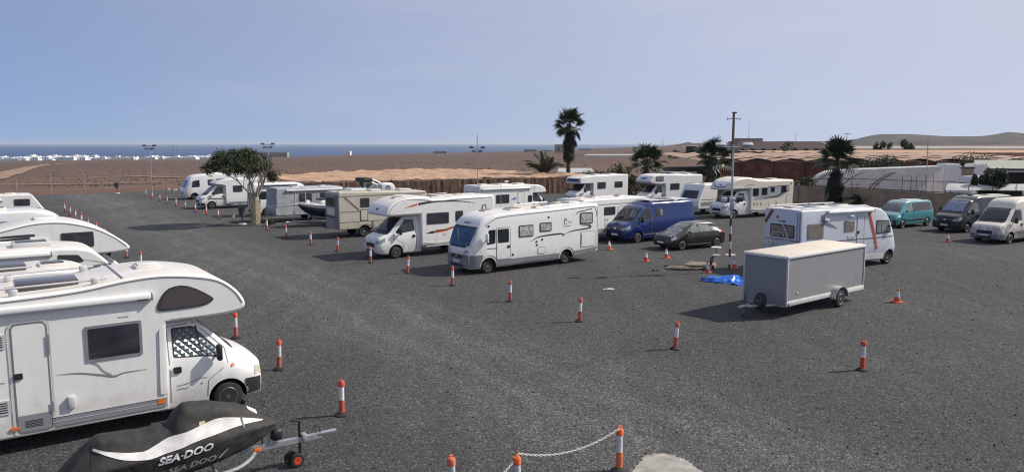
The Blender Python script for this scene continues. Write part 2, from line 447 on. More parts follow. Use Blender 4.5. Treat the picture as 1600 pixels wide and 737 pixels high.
class V:
    """a vehicle in its own space: x forward from the front axle, y to its left, z up"""
    def __init__(s, name, label, cat, loc, hd, group=None):
        s.root = empty(name, (loc[0], loc[1], 0), R(hd)); tag(s.root, label, cat, group); s.bv = []
    def _reg(s, o, arches, w=1.6):
        if arches:
            bm = MB()
            for x, z, r in arches:
                for sg in (-1, 1):
                    bm.lathe([(r, -0.30), (r, 0.30)], 24, c=(x, sg * (w - 0.55), z), axis='y')
            cut = bm.build('cut', 'arch', s.root, smooth=0)
            md = o.modifiers.new('b', 'BOOLEAN'); md.object = cut; md.operation = 'DIFFERENCE'; md.solver = 'EXACT'; md.material_mode = 'TRANSFER'
            dg = bpy.context.evaluated_depsgraph_get()
            par = o.parent
            me = bpy.data.meshes.new_from_object(o.evaluated_get(dg))
            o.modifiers.clear()
            if len(me.polygons) > 20:
                o.data = me; me.name = o.name; shade(me)
            bpy.data.objects.remove(cut)
        me = o.data
        s.bv.append(BVHTree.FromPolygons([v.co.copy() for v in me.vertices], [tuple(p.vertices) for p in me.polygons]))
    def loft(s, name, st, m, arches=(), sub=4, crown=0.03, w=1.42):
        v, f = loft_mesh(st, sub, crown); o = mk(name, v, f, m, s.root); s._reg(o, arches, w); return o
    def prism(s, name, prof, hw, r, m, arches=(), w=None):
        v, f = prism_mesh(prof, hw, r); o = mk(name, v, f, m, s.root); s._reg(o, arches, (w or hw + 0.42)); return o
    def cast(s, p, d):
        best = None
        for b in s.bv:
            h = b.ray_cast(p, d)
            if h[0] is not None and (best is None or h[3] < best[0]): best = (h[3], h[0])
        if best: return best[1]
        return None
    def _map(s, pts, ax, sg, off):
        d = [Vector((-sg, 0, 0)), Vector((0, -sg, 0)), Vector((0, 0, -sg))][ax]
        out = []; miss = []
        for i, (a, b) in enumerate(pts):
            p = [Vector((sg * 30, a, b)), Vector((a, sg * 30, b)), Vector((a, b, sg * 30))][ax]
            h = s.cast(p, d)
            if h is None: miss.append(i); out.append(None)
            else: out.append(h - d * off)
        good = [q for q in out if q is not None]
        for i in miss:
            if not good: out[i] = Vector((0, 0, 0)); continue
            a, b = pts[i]
            k = [1, 0, 0][ax]
            tgt = [Vector((0, a, b)), Vector((a, 0, b)), Vector((a, b, 0))][ax]
            g = min(good, key=lambda q: sum((q[j] - tgt[j])**2 for j in range(3) if j != ax))
            q = tgt.copy(); q[ax] = g[ax]; out[i] = q
        return out
    def patch(s, name, poly, m, ax=1, sg=1, off=0.006, rings=3, parent=None, step=0.14, skirt=0.012):
        poly = densify(poly, step); k = len(poly)
        cx = sum(p[0] for p in poly) / k; cz = sum(p[1] for p in poly) / k
        P = [(cx, cz)]
        for r in range(1, rings + 1):
            t = r / rings; P += [(cx + (x - cx) * t, cz + (z - cz) * t) for x, z in poly]
        Q = s._map(P, ax, sg, off)
        F = [(0, 1 + i, 1 + (i + 1) % k) for i in range(k)]
        for r in range(rings - 1):
            for i in range(k):
                a = 1 + r * k
                F.append((a + i, a + k + i, a + k + (i + 1) % k, a + (i + 1) % k))
        d = [Vector((-sg, 0, 0)), Vector((0, -sg, 0)), Vector((0, 0, -sg))][ax]
        a = 1 + (rings - 1) * k; n0 = len(Q)
        Q += [Q[a + i] + d * (off + skirt) for i in range(k)]
        for i in range(k): F.append((a + i, n0 + i, n0 + (i + 1) % k, a + (i + 1) % k))
        # orient towards the viewer of that side
        A = sum(poly[i - 1][0] * poly[i][1] - poly[i][0] * poly[i - 1][1] for i in range(k))
        flip = (A > 0) == ((ax == 1 and sg > 0) or (ax == 0 and sg < 0) or (ax == 2 and sg < 0))
        if flip: F = [tuple(reversed(q)) for q in F]
        return mk(name, Q, F, m, parent or s.root, 50)
    def side(s, name, poly, m, sg=1, **k): return s.patch(name, poly, m, 1, sg, **k)
    def front(s, name, poly, m, sg=1, **k): return s.patch(name, poly, m, 0, sg, **k)
    def stroke(s, name, pts, wd, m, ax=1, sg=1, off=0.009, closed=False, parent=None, smooth=True):
        """a painted band: pts along its middle, wd one width or a width for each point"""
        if closed: pts = list(pts) + [pts[0]]
        n = len(pts); ws = wd if isinstance(wd, (list, tuple)) else [wd] * n
        q = []; wq = []
        for i in range(n - 1):
            a, b = Vector(pts[i]), Vector(pts[i + 1]); k = max(1, int((b - a).length / 0.18))
            for j in range(k): q.append(a + (b - a) * j / k); wq.append(ws[i] + (ws[i + 1] - ws[i]) * j / k)
        q.append(Vector(pts[-1])); wq.append(ws[-1])
        P = []
        for i, p in enumerate(q):
            if closed and i in (0, len(q) - 1): t = (q[1] - q[0]).normalized() + (q[-1] - q[-2]).normalized()
            else: t = q[min(i + 1, len(q) - 1)] - q[max(i - 1, 0)]
            t.normalize(); nn = Vector((-t.y, t.x)) * wq[i] / 2
            P += [tuple(p + nn), tuple(p - nn)]
        Q = s._map(P, ax, sg, off); k = len(Q)
        F = [(i, i + 1, i + 3, i + 2) for i in range(0, k - 2, 2)]
        if ax == 1 and sg < 0 or ax == 0 and sg > 0: pass
        return mk(name, Q, F, m, parent or s.root, 0)
    def window(s, x0, x1, z0, z1, sg=1, m='glass_acrylic', fr='seal', fw=0.05, ax=1, r=0.07, off=0.022, name='window'):
        x0, x1 = min(x0, x1), max(x0, x1); z0, z1 = min(z0, z1), max(z0, z1)
        f = s.patch(name, rect(x0, x1, z0, z1, r), fr, ax, sg, off=off, rings=2)
        s.patch('pane', rect(x0 + fw, x1 - fw, z0 + fw, z1 - fw, r * 0.7), m, ax, sg, off=off + 0.006, rings=2, parent=f)
        return f
    def door(s, x0, x1, z0, z1, sg=1, m='white', seam='seam', hx=None, hz=None, r=0.09):
        d = s.side('door', rect(x0, x1, z0, z1, r), m, sg, off=0.012, rings=2)
        s.stroke('door_seal', rect(x0, x1, z0, z1, r), 0.026, seam, 1, sg, off=0.015, closed=True, parent=d)
        if hx is not None: s.side('handle', rect(hx - 0.07, hx + 0.07, hz - 0.06, hz + 0.06, 0.02), 'plastic', sg, off=0.04, rings=1, parent=d)
        return d
    def wheel(s, x, y, r=0.33, wd=0.22, style='alloy'):
        t, q = wheel_meshes(r, wd, style); sg = 1 if y > 0 else -1
        h = bpy.data.objects.new('wheel', t); C.objects.link(h); h.parent = s.root
        h.location = (x, y - sg * wd / 2, r); h.rotation_euler = (0, 0, 0 if sg > 0 else math.pi)
        g = bpy.data.objects.new('rim', q); C.objects.link(g); g.parent = h
        return h
    def top(s, x, y):
        h = s.cast(Vector((x, y, 30)), Vector((0, 0, -1))); return h.z if h else 0
    def hatch(s, x, y, lx, ly, h=0.09, m='white_roof', name='roof_hatch', lid=None):
        z = min(s.top(x, y), s.top(x - lx / 2, y), s.top(x + lx / 2, y))
        o = rbox(name, (x, y, z + h / 2 - 0.02), (lx, ly, h + 0.04), 0.03, m, s.root)
        if lid: rbox('lid', (x, y, z + h + 0.012), (lx * 0.8, ly * 0.8, 0.03), 0.02, lid, o)
        return o
    def awning(s, x0, x1, z, sg, hw, m='white_clean', d=0.13):
        o = rbox('awning', ((x0 + x1) / 2, sg * (hw + d * 0.42), z), (abs(x1 - x0), d, 0.15), 0.05, m, s.root, 3)
        for x in (x0, x1): rbox('end_cap', (x, sg * (hw + d * 0.42), z), (0.05, d + 0.02, 0.17), 0.03, 'lightgrey', o)
        return o
    def rail(s, pts, r=0.02, m='lightgrey', name='roof_rail', parent=None):
        return MB().tube(pts, r, 6).build(name, m, parent or s.root)
    def mirror(s, x, z, hw, sg, m='plastic', h=0.36, both=None):
        o = rbox('mirror', (x + 0.02, sg * (hw + 0.15), z), (0.11, 0.20, h), 0.045, m, s.root)
        MB().tube([(x - 0.02, sg * (hw - 0.06), z - h * 0.3), (x, sg * (hw + 0.10), z - h * 0.3)], 0.03, 6).build('arm', 'plastic', o)
        return o
# ---------------------------------------------------------------- special materials
def nodemat(name, rough=0.9):
    m = bpy.data.materials.new(name); m.use_nodes = True; MATS[name] = m
    t = m.node_tree; b = t.nodes['Principled BSDF']; b.inputs['Roughness'].default_value = rough
    return m, t, b, t.nodes.new, t.links.new

def ramp(N, L, src, stops):
    r = N('ShaderNodeValToRGB'); cr = r.color_ramp
    while len(cr.elements) < len(stops): cr.elements.new(0.5)
    for e, (p, c) in zip(cr.elements, stops): e.position = p; e.color = (*c, 1) if len(c) == 3 else c
    L(src, r.inputs[0]); return r.outputs[0]

def noise(N, L, vec, scale, detail=5, rough=0.55):
    n = N('ShaderNodeTexNoise'); n.inputs['Scale'].default_value = scale; n.inputs['Detail'].default_value = detail; n.inputs['Roughness'].default_value = rough
    L(vec, n.inputs['Vector']); return n.outputs['Fac']

def mixc(N, L, fac, a, b, mode='MIX'):
    mx = N('ShaderNodeMix'); mx.data_type = 'RGBA'; mx.blend_type = mode
    for i, q in ((0, fac), (6, a), (7, b)):
        if isinstance(q, (int, float)): mx.inputs[i].default_value = q
        elif isinstance(q, tuple): mx.inputs[i].default_value = (*q, 1)
        else: L(q, mx.inputs[i])
    return mx.outputs[2]

m, t, b, N, L = nodemat('gravel', 0.95)
g = N('ShaderNodeNewGeometry'); pos = g.outputs['Position']
vo = N('ShaderNodeTexVoronoi'); vo.inputs['Scale'].default_value = 38; L(pos, vo.inputs['Vector'])
sp = N('ShaderNodeSeparateColor'); L(vo.outputs['Color'], sp.inputs[0])
c1 = ramp(N, L, sp.outputs[0], [(0, (.008, .008, .009)), (.5, (.037, .037, .038)), (.85, (.095, .094, .094)), (1, (.23, .228, .225))])
vo2 = N('ShaderNodeTexVoronoi'); vo2.inputs['Scale'].default_value = 60; L(pos, vo2.inputs['Vector'])
sp2 = N('ShaderNodeSeparateColor'); L(vo2.outputs['Color'], sp2.inputs[0])
c2 = ramp(N, L, sp2.outputs[1], [(0, (.014, .014, .015)), (.6, (.045, .0445, .045)), (1, (.13, .127, .124))])
vo3 = N('ShaderNodeTexVoronoi'); vo3.inputs['Scale'].default_value = 11; L(pos, vo3.inputs['Vector']); sp3 = N('ShaderNodeSeparateColor'); L(vo3.outputs['Color'], sp3.inputs[0])
cc = mixc(N, L, 0.4, c1, c2)
cc = mixc(N, L, 1.0, cc, ramp(N, L, sp3.outputs[2], [(0, (.82, .82, .82)), (.7, (1, 1, 1)), (1, (1.22, 1.22, 1.21))]), 'MULTIPLY')
# worn lane down the aisle with two wheel paths
dp = N('ShaderNodeVectorMath'); dp.operation = 'DOT_PRODUCT'; dp.inputs[1].default_value = (.811, .585, 0); L(pos, dp.inputs[0])
wob = N('ShaderNodeMath'); wob.operation = 'MULTIPLY_ADD'; wob.inputs[1].default_value = 3.6; L(noise(N, L, pos, .16, 4, .6), wob.inputs[0]); L(dp.outputs['Value'], wob.inputs[2])
def lane(c0, w0):
    sb = N('ShaderNodeMath'); sb.operation = 'SUBTRACT'; sb.inputs[1].default_value = c0 + 1.8; L(wob.outputs[0], sb.inputs[0])
    ab = N('ShaderNodeMath'); ab.operation = 'ABSOLUTE'; L(sb.outputs[0], ab.inputs[0])
    m_ = N('ShaderNodeMapRange'); m_.interpolation_type = 'SMOOTHSTEP'; m_.inputs[1].default_value = w0; m_.inputs[2].default_value = 0; L(ab.outputs[0], m_.inputs[0]); return m_.outputs[0]
for c0, w0, k0 in ((11.6, 5.2, 1.42), (9.4, .55, 1.14), (10.6, .6, 1.22), (12.4, .6, 1.22), (13.7, .45, 1.16)):
    cc = mixc(N, L, lane(c0, w0), cc, mixc(N, L, 1.0, cc, (k0, k0 * .995, k0 * .985), 'MULTIPLY'))
stn = ramp(N, L, noise(N, L, pos, .55, 5, .65), [(.62, (1, 1, 1)), (.72, (.62, .62, .62))]); cc = mixc(N, L, 1.0, cc, stn, 'MULTIPLY')
worn = ramp(N, L, noise(N, L, pos, .11, 6, .6), [(.40, (0, 0, 0)), (.66, (1, 1, 1))])
mp = N('ShaderNodeMapping'); mp.inputs['Rotation'].default_value = (0, 0, R(-35.8)); mp.inputs['Scale'].default_value = (1.3, .10, 1); L(pos, mp.inputs[0])
trk = ramp(N, L, noise(N, L, mp.outputs[0], .8, 5, .6), [(.45, (0, 0, 0)), (.72, (1, 1, 1))])
cc = mixc(N, L, worn, cc, mixc(N, L, 1.0, cc, (1.30, 1.28, 1.24), 'MULTIPLY'))
cc2 = mixc(N, L, 1.0, cc, (1.28, 1.25, 1.2), 'MULTIPLY'); cc = mixc(N, L, trk, cc, cc2)
brn = ramp(N, L, noise(N, L, pos, .35, 4), [(.66, (0, 0, 0)), (.80, (1, 1, 1))])
cc = mixc(N, L, brn, cc, mixc(N, L, 0.45, cc, (.16, .115, .075)))
L(cc, b.inputs['Base Color'])
bp = N('ShaderNodeBump'); bp.inputs['Strength'].default_value = 1.0; bp.inputs['Distance'].default_value = 0.018
ht = N('ShaderNodeMath'); ht.operation = 'ADD'; L(sp.outputs[1], ht.inputs[0]); L(vo2.outputs['Distance'], ht.inputs[1])
L(ht.outputs[0], bp.inputs['Height']); L(bp.outputs[0], b.inputs['Normal'])

m, t, b, N, L = nodemat('field', 1.0)
g = N('ShaderNodeNewGeometry'); pos = g.outputs['Position']
mp = N('ShaderNodeMapping'); mp.inputs['Scale'].default_value = (.35, 1, 1); mp.inputs['Rotation'].default_value = (0, 0, R(-10)); L(pos, mp.inputs[0])
f1 = noise(N, L, mp.outputs[0], .012, 8, .62); f2 = noise(N, L, mp.outputs[0], .10, 8, .7); f3 = noise(N, L, pos, .9, 6, .7)
cA = ramp(N, L, f1, [(.32, (.078, .040, .024)), (.5, (.108, .060, .038)), (.68, (.140, .086, .056))])
cB = ramp(N, L, f2, [(.35, (.050, .032, .023)), (.55, (.105, .062, .041)), (.75, (.20, .135, .090))])
cc = mixc(N, L, 0.5, cA, cB)
cC = ramp(N, L, f3, [(.36, (.045, .035, .027)), (.5, (.115, .074, .052)), (.70, (.185, .125, .088))])
cc = mixc(N, L, 0.35, cc, cC)
# the ground nearest the yard is redder than the far plain
sx = N('ShaderNodeSeparateXYZ'); L(pos, sx.inputs[0])
mr = N('ShaderNodeMapRange'); mr.inputs[1].default_value = 110; mr.inputs[2].default_value = 330; L(sx.outputs[1], mr.inputs[0])
cc = mixc(N, L, mr.outputs[0], mixc(N, L, .30, cc, (.175, .080, .044)), mixc(N, L, .30, cc, (.088, .062, .048)))
cc = mixc(N, L, 1.0, cc, (.88, .79, .72), 'MULTIPLY'); L(cc, b.inputs['Base Color'])

m, t, b, N, L = nodemat('sea', 0.25)
b.inputs['Base Color'].default_value = (.022, .062, .15, 1); b.inputs['Specular IOR Level'].default_value = 0.12; b.inputs['Roughness'].default_value = .45
g = N('ShaderNodeNewGeometry')
bp = N('ShaderNodeBump'); bp.inputs['Strength'].default_value = 1.0; bp.inputs['Distance'].default_value = 3.0
L(noise(N, L, g.outputs['Position'], .03, 6, .6), bp.inputs['Height']); L(bp.outputs[0], b.inputs['Normal'])

m, t, b, N, L = nodemat('quilt', 0.28)
tc = N('ShaderNodeTexCoord'); mp = N('ShaderNodeMapping'); mp.inputs['Rotation'].default_value = (0, R(45), 0); mp.inputs['Scale'].default_value = (1, 1, 1); L(tc.outputs['Object'], mp.inputs[0])
sx = N('ShaderNodeSeparateXYZ'); L(mp.outputs[0], sx.inputs[0])
def tri(src):
    a = N('ShaderNodeMath'); a.operation = 'PINGPONG'; a.inputs[1].default_value = .055; L(src, a.inputs[0]); return a.outputs[0]
mn = N('ShaderNodeMath'); mn.operation = 'MINIMUM'; L(tri(sx.outputs[0]), mn.inputs[0]); L(tri(sx.outputs[2]), mn.inputs[1])
cq = ramp(N, L, mn.outputs[0], [(0, (.10, .125, .135)), (.014, (.20, .24, .26)), (.05, (.44, .50, .51))])
L(mixc(N, L, ramp(N, L, noise(N, L, tc.outputs['Object'], 6), [(.4, (0, 0, 0)), (.65, (1, 1, 1))]), cq, mixc(N, L, .5, cq, (.10, .13, .16))), b.inputs['Base Color'])
b.inputs['Metallic'].default_value = .55
bp = N('ShaderNodeBump'); bp.inputs['Distance'].default_value = .6; L(mn.outputs[0], bp.inputs['Height']); L(bp.outputs[0], b.inputs['Normal'])

mat('stone', (.045, .044, .044), .95, var=.7, vscale=9)
mat('hill', (.060, .048, .040), 1.0, var=.35, vscale=.02, coords='Object')
mat('tanplain', (.29, .25, .205), .9, var=.25, vscale=.05)
mat('track', (.25, .16, .105), 1.0, var=.25, vscale=.2)
mat('cloth_brown', (.25, .155, .110), .9, var=.3, vscale=1.2, trans=.45)
mat('scrub', (.055, .045, .028), .9, var=.4, vscale=.5)
mat('cloth_red', (.20, .092, .062), .9, var=.3, vscale=.8, trans=.35)
mat('cloth_tan', (.38, .235, .145), .9, var=.25, vscale=.6)
mat('cloth_pink', (.33, .215, .155), .9, var=.3, vscale=.35)
mat('wood_dark', (.06, .04, .03), .9)
mat('pole_wood', (.115, .095, .08), .9, var=.2)
mat('wallmesh', (.13, .105, .09), .9, var=.15, vscale=1.5, trans=.25)
mat('post', (.26, .235, .21), .8, var=.2, vscale=3)
mat('film', (.70, .70, .69), .5, var=.08, vscale=1.2, trans=.4)
mat('film_dim', (.50, .50, .50), .5, var=.1, vscale=2)
mat('doorwood', (.30, .25, .18), .8, var=.2, vscale=4)
mat('shedblue', (.20, .22, .27), .7, var=.1)
mat('shedroof', (.27, .29, .24), .8, var=.2)
mat('townwhite', (.78, .77, .74), .8)
mat('towngrey', (.30, .275, .25), .9)
mat('leaf', (.040, .060, .022), .7, var=.5, vscale=6, trans=.2)
mat('leaf_dry', (.12, .085, .040), .8, var=.4, vscale=5)
mat('leaf_grey', (.06, .07, .04), .8, var=.4, vscale=5)
mat('palmleaf', (.035, .058, .028), .55, var=.4, vscale=3)
mat('palmdead', (.12, .082, .05), .9, var=.5, vscale=3)
mat('palmdark', (.022, .022, .018), .9, var=.5, vscale=3)
mat('bark', (.24, .21, .18), .9, var=.3, vscale=6, bump=.5)
mat('limbs', (.38, .345, .30), .9, var=.25, vscale=6, bump=.5)
mat('palmbark', (.075, .058, .045), .95, var=.4, vscale=8, bump=.8, bscale=12)
mat('boards', (.42, .35, .20), .8, var=.35, vscale=5)
mat('bollard_red', (.60, .072, .026), .5, var=.18, vscale=9, orand=.3)
mat('bollard_orange', (.70, .14, .03), .5, var=.15, vscale=9, orand=.2)
mat('bollard_white', (.70, .70, .72), .4, var=.14, vscale=9, orand=.3)
mat('tarp', (.012, .13, .55), .35, var=.35, vscale=4)
mat('rope', (.60, .57, .52), .8)
mat('pallet', (.28, .235, .17), .85, var=.25, vscale=8)
mat('cover_black', (.026, .024, .022), .75, var=.15, vscale=5, bump=.25, bscale=9)
mat('cover_white', (.58, .56, .54), .7, var=.10, vscale=6, bump=.25, bscale=9)
mat('letter_white', (.70, .69, .68), .6)
mat('letter_grey', (.22, .22, .22), .6)

# ---------------------------------------------------------------- ground, sea, hills
PXE = [(-1e4, -38), (0, -38), (330, -38), (430, -33), (600, -25), (760, -20), (860, -15), (1000, -5), (1120, 3), (1250, 6), (2500, 8)]
def lerp_tab(tab, x):
    for (a, u), (b_, v_) in zip(tab, tab[1:]):
        if x <= b_: return u + (v_ - u) * (x - a) / (b_ - a)
    return tab[-1][1]
from mathutils import noise as mnoise
SEA_Z = -42.0
def ground_z(x, y):
    r = math.hypot(x, y)
    if y < 1: px = 0 if x < 0 else 2000
    else: px = 800 + 1186 * x / y
    e = lerp_tab(PXE, px)
    if r < 112: return -0.05
    z = -.05 + e * min(1.0, (r - 112) / 2190)
    z += min(1, (r - 112) / 60) * (.35 * mnoise.noise((x * .03, y * .03, 0)) + .9 * mnoise.noise((x * .006, y * .006, 3)) * min(1, r / 500))
    if r > 2330: z -= (r - 2330) * .08
    return max(z, SEA_Z - .8)

vv = []; ff = []
rs = [0.5, 6, 20, 45, 70, 90, 100, 108, 114]
while rs[-1] < 2330: rs.append(rs[-1] * 1.045)
rs += [2340, 2420, 2600, 3000]
NA = 180
for r in rs:
    for k in range(NA + 1):
        a = R(-100 + 200 * k / NA); x, y = r * math.sin(a), r * math.cos(a); vv.append((x, y - 4 if r < 40 else y, ground_z(x, y)))
for i in range(len(rs) - 1):
    for k in range(NA): q = i * (NA + 1) + k; ff.append((q, q + 1, q + NA + 2, q + NA + 1))
ff = [tuple(reversed(q)) for q in ff]
tag(mk('field', vv, ff, 'field', smooth=60), kind='structure')

# the gravel yard, a flat sheet above the field
YARD = spline([(-120, -20), (-20, -24), (60, -20), (64, 30), (44, 55), (27, 82), (10, 93), (-18, 101), (-36, 101), (-45, 98), (-50, 92.5), (-58, 88), (-80, 80), (-120, 66)], 5, True)
YARD = [(x + .5 * mnoise.noise((x * .3, y * .3, 0)), y + .5 * mnoise.noise((x * .3, y * .3, 9))) for x, y in YARD]
bm = bmesh.new()
bm.faces.new([bm.verts.new((x, y, 0)) for x, y in YARD]); bmesh.ops.triangulate(bm, faces=bm.faces)
me = bpy.data.meshes.new('gravel_yard'); bm.to_mesh(me); bm.free(); me.materials.append(MATS['gravel'])
if me.polygons[0].normal.z < 0: me.flip_normals()
yo = bpy.data.objects.new('gravel_yard', me); C.objects.link(yo); tag(yo, kind='structure')

n = 96; vv = [(0, 0, SEA_Z)] + [(60000 * math.cos(2 * math.pi * k / n), 60000 * math.sin(2 * math.pi * k / n), SEA_Z) for k in range(n)]
tag(mk('sea', vv, [(0, 1 + k, 1 + (k + 1) % n) for k in range(n)], 'sea', smooth=0), kind='structure')

def ridge(name, pts, D, depth, base, m, amp=1.0, sc_=.01, kind='structure'):
    """pts: (x, z) of a hill's crest at forward distance D; a body with slopes front and back"""
    xs = [p[0] for p in pts]; fn = mono(xs, [p[1] for p in pts]); n = 140; rows = 9; vv = []; ff = []
    for j in range(rows):
        t = j / (rows - 1); y = D - depth + 2 * depth * t; s = math.sin(math.pi * t) ** .8 if 0 < t < 1 else 0
        for i in range(n + 1):
            x = xs[0] + (xs[-1] - xs[0]) * i / n
            z = base + (fn(x) - base) * s + amp * mnoise.noise((x * sc_, y * sc_, 1)) * s
            vv.append((x * y / D, y, z))
    for j in range(rows - 1):
        for i in range(n): q = j * (n + 1) + i; ff.append((q, q + 1, q + n + 2, q + n + 1))
    return tag(mk(name, vv, ff, m, smooth=60), kind=kind)
PX = lambda px, D: (px - 800) / 1177.0 * D
ZP = lambda py, D: 6 + (224 - py) / 1186.0 * D
ridge('hill', [(PX(p, 1500), ZP(q, 1500)) for p, q in ((1180, 229), (1260, 222), (1320, 219), (1352, 213), (1375, 210.5), (1410, 210), (1440, 211.5), (1480, 214), (1520, 213), (1550, 209), (1562, 206.5), (1590, 209), (1640, 212), (1900, 205), (2300, 214))], 1500, 420, -6, 'hill', 2.5, .012)
ridge('hill', [(PX(p, 1900), ZP(q, 1900)) for p, q in ((1000, 236), (1040, 228), (1060, 224.5), (1072, 222), (1080, 224), (1120, 223), (1200, 223), (1290, 221), (1400, 224))], 1900, 300, -20, 'hill', 1.5, .012)
# dirt track and pale earth banks on the field
def ribbon(name, pts, wd, m, lift=.08, kind='structure', label=None, catg=None):
    P = [Vector((x, y)) for x, y in spline(pts, 8)]; vv = []; ff = []
    for i, p in enumerate(P):
        tdir = (P[min(i + 1, len(P) - 1)] - P[max(i - 1, 0)]).normalized(); nn = Vector((-tdir.y, tdir.x))
        w_ = wd[0] + (wd[1] - wd[0]) * i / (len(P) - 1)
        for s in (-1, -.33, .33, 1):
            q = p + nn * w_ * .5 * s; vv.append((q.x, q.y, ground_z(q.x, q.y) + lift + .12))
    for i in range(len(P) - 1):
        for s in range(3): a = i * 4 + s; ff.append((a, a + 4, a + 5, a + 1))
    o = mk(name, vv, ff, m, smooth=60)
    if o.data.polygons[0].normal.z < 0: o.data.flip_normals()
    return tag(o, label, catg, kind=kind)
def gpt(px, py):
    """point of the sloping field seen at that place of the photo, worked out once from the map"""
    lo, hi = 90.0, 2300.0; tx = (px - 800) / 1177.0
    for _ in range(40):
        y = (lo + hi) / 2; z = ground_z(tx * y, y); v_ = 224 + (6 - z) / y * 1186
        if v_ > py: lo = y
        else: hi = y
    return (tx * y, y)
ribbon('dirt_track', [gpt(-60, 287), gpt(0, 275.5), gpt(40, 266), gpt(75, 258.5), gpt(130, 254.5)], (9, 5), 'track')
ribbon('earth_bank', [gpt(-60, 289), gpt(60, 288.5), gpt(160, 288), gpt(270, 286)], (1.6, 1.6), 'track')
ribbon('earth_bank', [gpt(190, 277), gpt(230, 276), gpt(300, 278)], (2.5, 2.0), 'track')
# ---------------------------------------------------------------- site structures
rnd = random.Random(5)
def cloth_panel(name, p0, p1, z00, z01, m, parent, rip=.06, nx=24, nz=5, seed=0):
    """a hanging cloth panel from p0 to p1 with vertical folds"""
    a = Vector((p0[0], p0[1])); b_ = Vector((p1[0], p1[1])); d = (b_ - a); nn = Vector((d.y, -d.x)).normalized()
    vv = []; ff = []
    for j in range(nz + 1):
        for i in range(nx + 1):
            t = i / nx; p = a + d * t; zt = z00 + (z01 - z00) * t
            o_ = rip * .45 * math.sin(t * d.length * 6.2 + seed + 1.5 * mnoise.noise((t * 3, j * .3, seed))) + rip * 1.5 * mnoise.noise((t * d.length * 2.4, j * .35, seed))
            q = p + nn * o_ * (1 if 0 < i < nx else 0); vv.append((q.x, q.y, zt * j / nz - (.05 * math.sin(t * math.pi) if j == nz else 0)))
    for j in range(nz):
        for i in range(nx): q = j * (nx + 1) + i; ff.append((q, q + 1, q + nx + 2, q + nx + 1))
    o = mk(name, vv, ff, m, parent, 60)
    return o

def cloth_sheet(name, quad, m, parent, amp=.2, n=14, seed=0):
    A, B, C_, D_ = [Vector(q) for q in quad]; vv = []; ff = []
    for j in range(n + 1):
        for i in range(n + 1):
            s, t = i / n, j / n
            p = (A * (1 - s) + B * s) * (1 - t) + (D_ * (1 - s) + C_ * s) * t
            e = min(1, 4 * min(s, 1 - s) + .25)
            p.z += amp * (mnoise.noise((p.x * .35, p.y * .35, seed)) + .5 * mnoise.noise((p.x * 1.1, p.y * 1.1, seed + 5))) * e; vv.append(p)
    for j in range(n):
        for i in range(n): q = j * (n + 1) + i; ff.append((q, q + 1, q + n + 2, q + n + 1))
    o = mk(name, vv, ff, m, parent, 80)
    if o.data.polygons[0].normal.z < 0: o.data.flip_normals()
    return o

def lerp(a, b_, t): return tuple(x + (y - x) * t for x, y in zip(a, b_))
# brown shade house behind the right row
sh = empty('shade_house', (0, 0, 0)); tag(sh, 'low brown shade house with pleated cloth wall and sagging tan cloth roof', 'shade house')
A_, B_ = (-22.0, 78.5), (9.0, 93.5)
n = 14
for k in range(n):
    a, b_ = lerp(A_, B_, k / n), lerp(A_, B_, (k + 1) / n)
    za = 1.95 + .06 * math.sin(k * 2.1); zb_ = 1.95 + .06 * math.sin(k * 2.1 + 2.1)
    cloth_panel('wall_panel', a, b_, za, zb_, 'cloth_brown', sh, seed=k)
    MB().tube([(a[0], a[1] + .05, 0), (a[0], a[1] + .05, za + .12)], .05, 6).build('pole', 'wood_dark', sh)
bk = [(-30, 92), (-26, 104), (-14, 117), (-4, 113), (5, 102), (10.5, 95)]
for k in range(n):
    def back(t):
        u_ = t * (len(bk) - 1); i = min(int(u_), len(bk) - 2); return lerp(bk[i], bk[i + 1], u_ - i)
    a, b_ = lerp(A_, B_, k / n), lerp(A_, B_, (k + 1) / n); c_, d_ = back((k + 1) / n), back(k / n)
    za = zb_ = 2.1
    cloth_sheet('roof_sheet', [(*a, za - .05), (*b_, zb_ - .05), (*c_, 2.15), (*d_, 2.1)], 'cloth_tan', sh, .28, 12, k % 3 * 0 + 1)
# tall brown shade house at the right
s2 = empty('shade_house', (0, 0, 0)); tag(s2, 'tall red-brown walled shade house with hooped pinkish roof behind the fan palms', 'shade house')
A_, B_ = (29.0, 112.0), (86.0, 112.0); n = 12
for k in range(n):
    a, b_ = lerp(A_, B_, k / n), lerp(A_, B_, (k + 1) / n)
    cloth_panel('wall_panel', a, b_, 3.25, 3.25, 'cloth_red', s2, .05, 16, 4, k + 30)
    MB().tube([(a[0], a[1] - .12, 0), (a[0], a[1] - .12, 3.5)], .07, 6).build('pole', 'wood_dark', s2)
    # hooped roof span running back
    vv = []; ff = []; nn = 8; ny = 10
    for j in range(ny + 1):
        y = 112 + 88 * j / ny; sp_ = 1 + (y - 112) / 112
        for i in range(nn + 1):
            t = i / nn; x = (a[0] + (b_[0] - a[0]) * t)
            vv.append((x * (1 + (y - 112) / 260), y, 3.3 + .38 * math.sin(math.pi * t) + .12 * mnoise.noise((x, y * .3, k))))
    for j in range(ny):
        for i in range(nn): q = j * (nn + 1) + i; ff.append((q, q + 1, q + nn + 2, q + nn + 1))
    mk('roof_sheet', vv, ff, 'cloth_pink', s2, 80)
    for j in (0, 1, 3):
        MB().tube([(vv[j * (nn + 1) + i][0], vv[j * (nn + 1) + i][1] - .1, vv[j * (nn + 1) + i][2] + .05) for i in range(nn + 1)], .07, 5).build('hoop', 'wood_dark', s2)
MB().tube([(29, 111.8, 3.35), (86, 111.8, 3.35)], .06, 5).build('rail', 'wood_dark', s2)

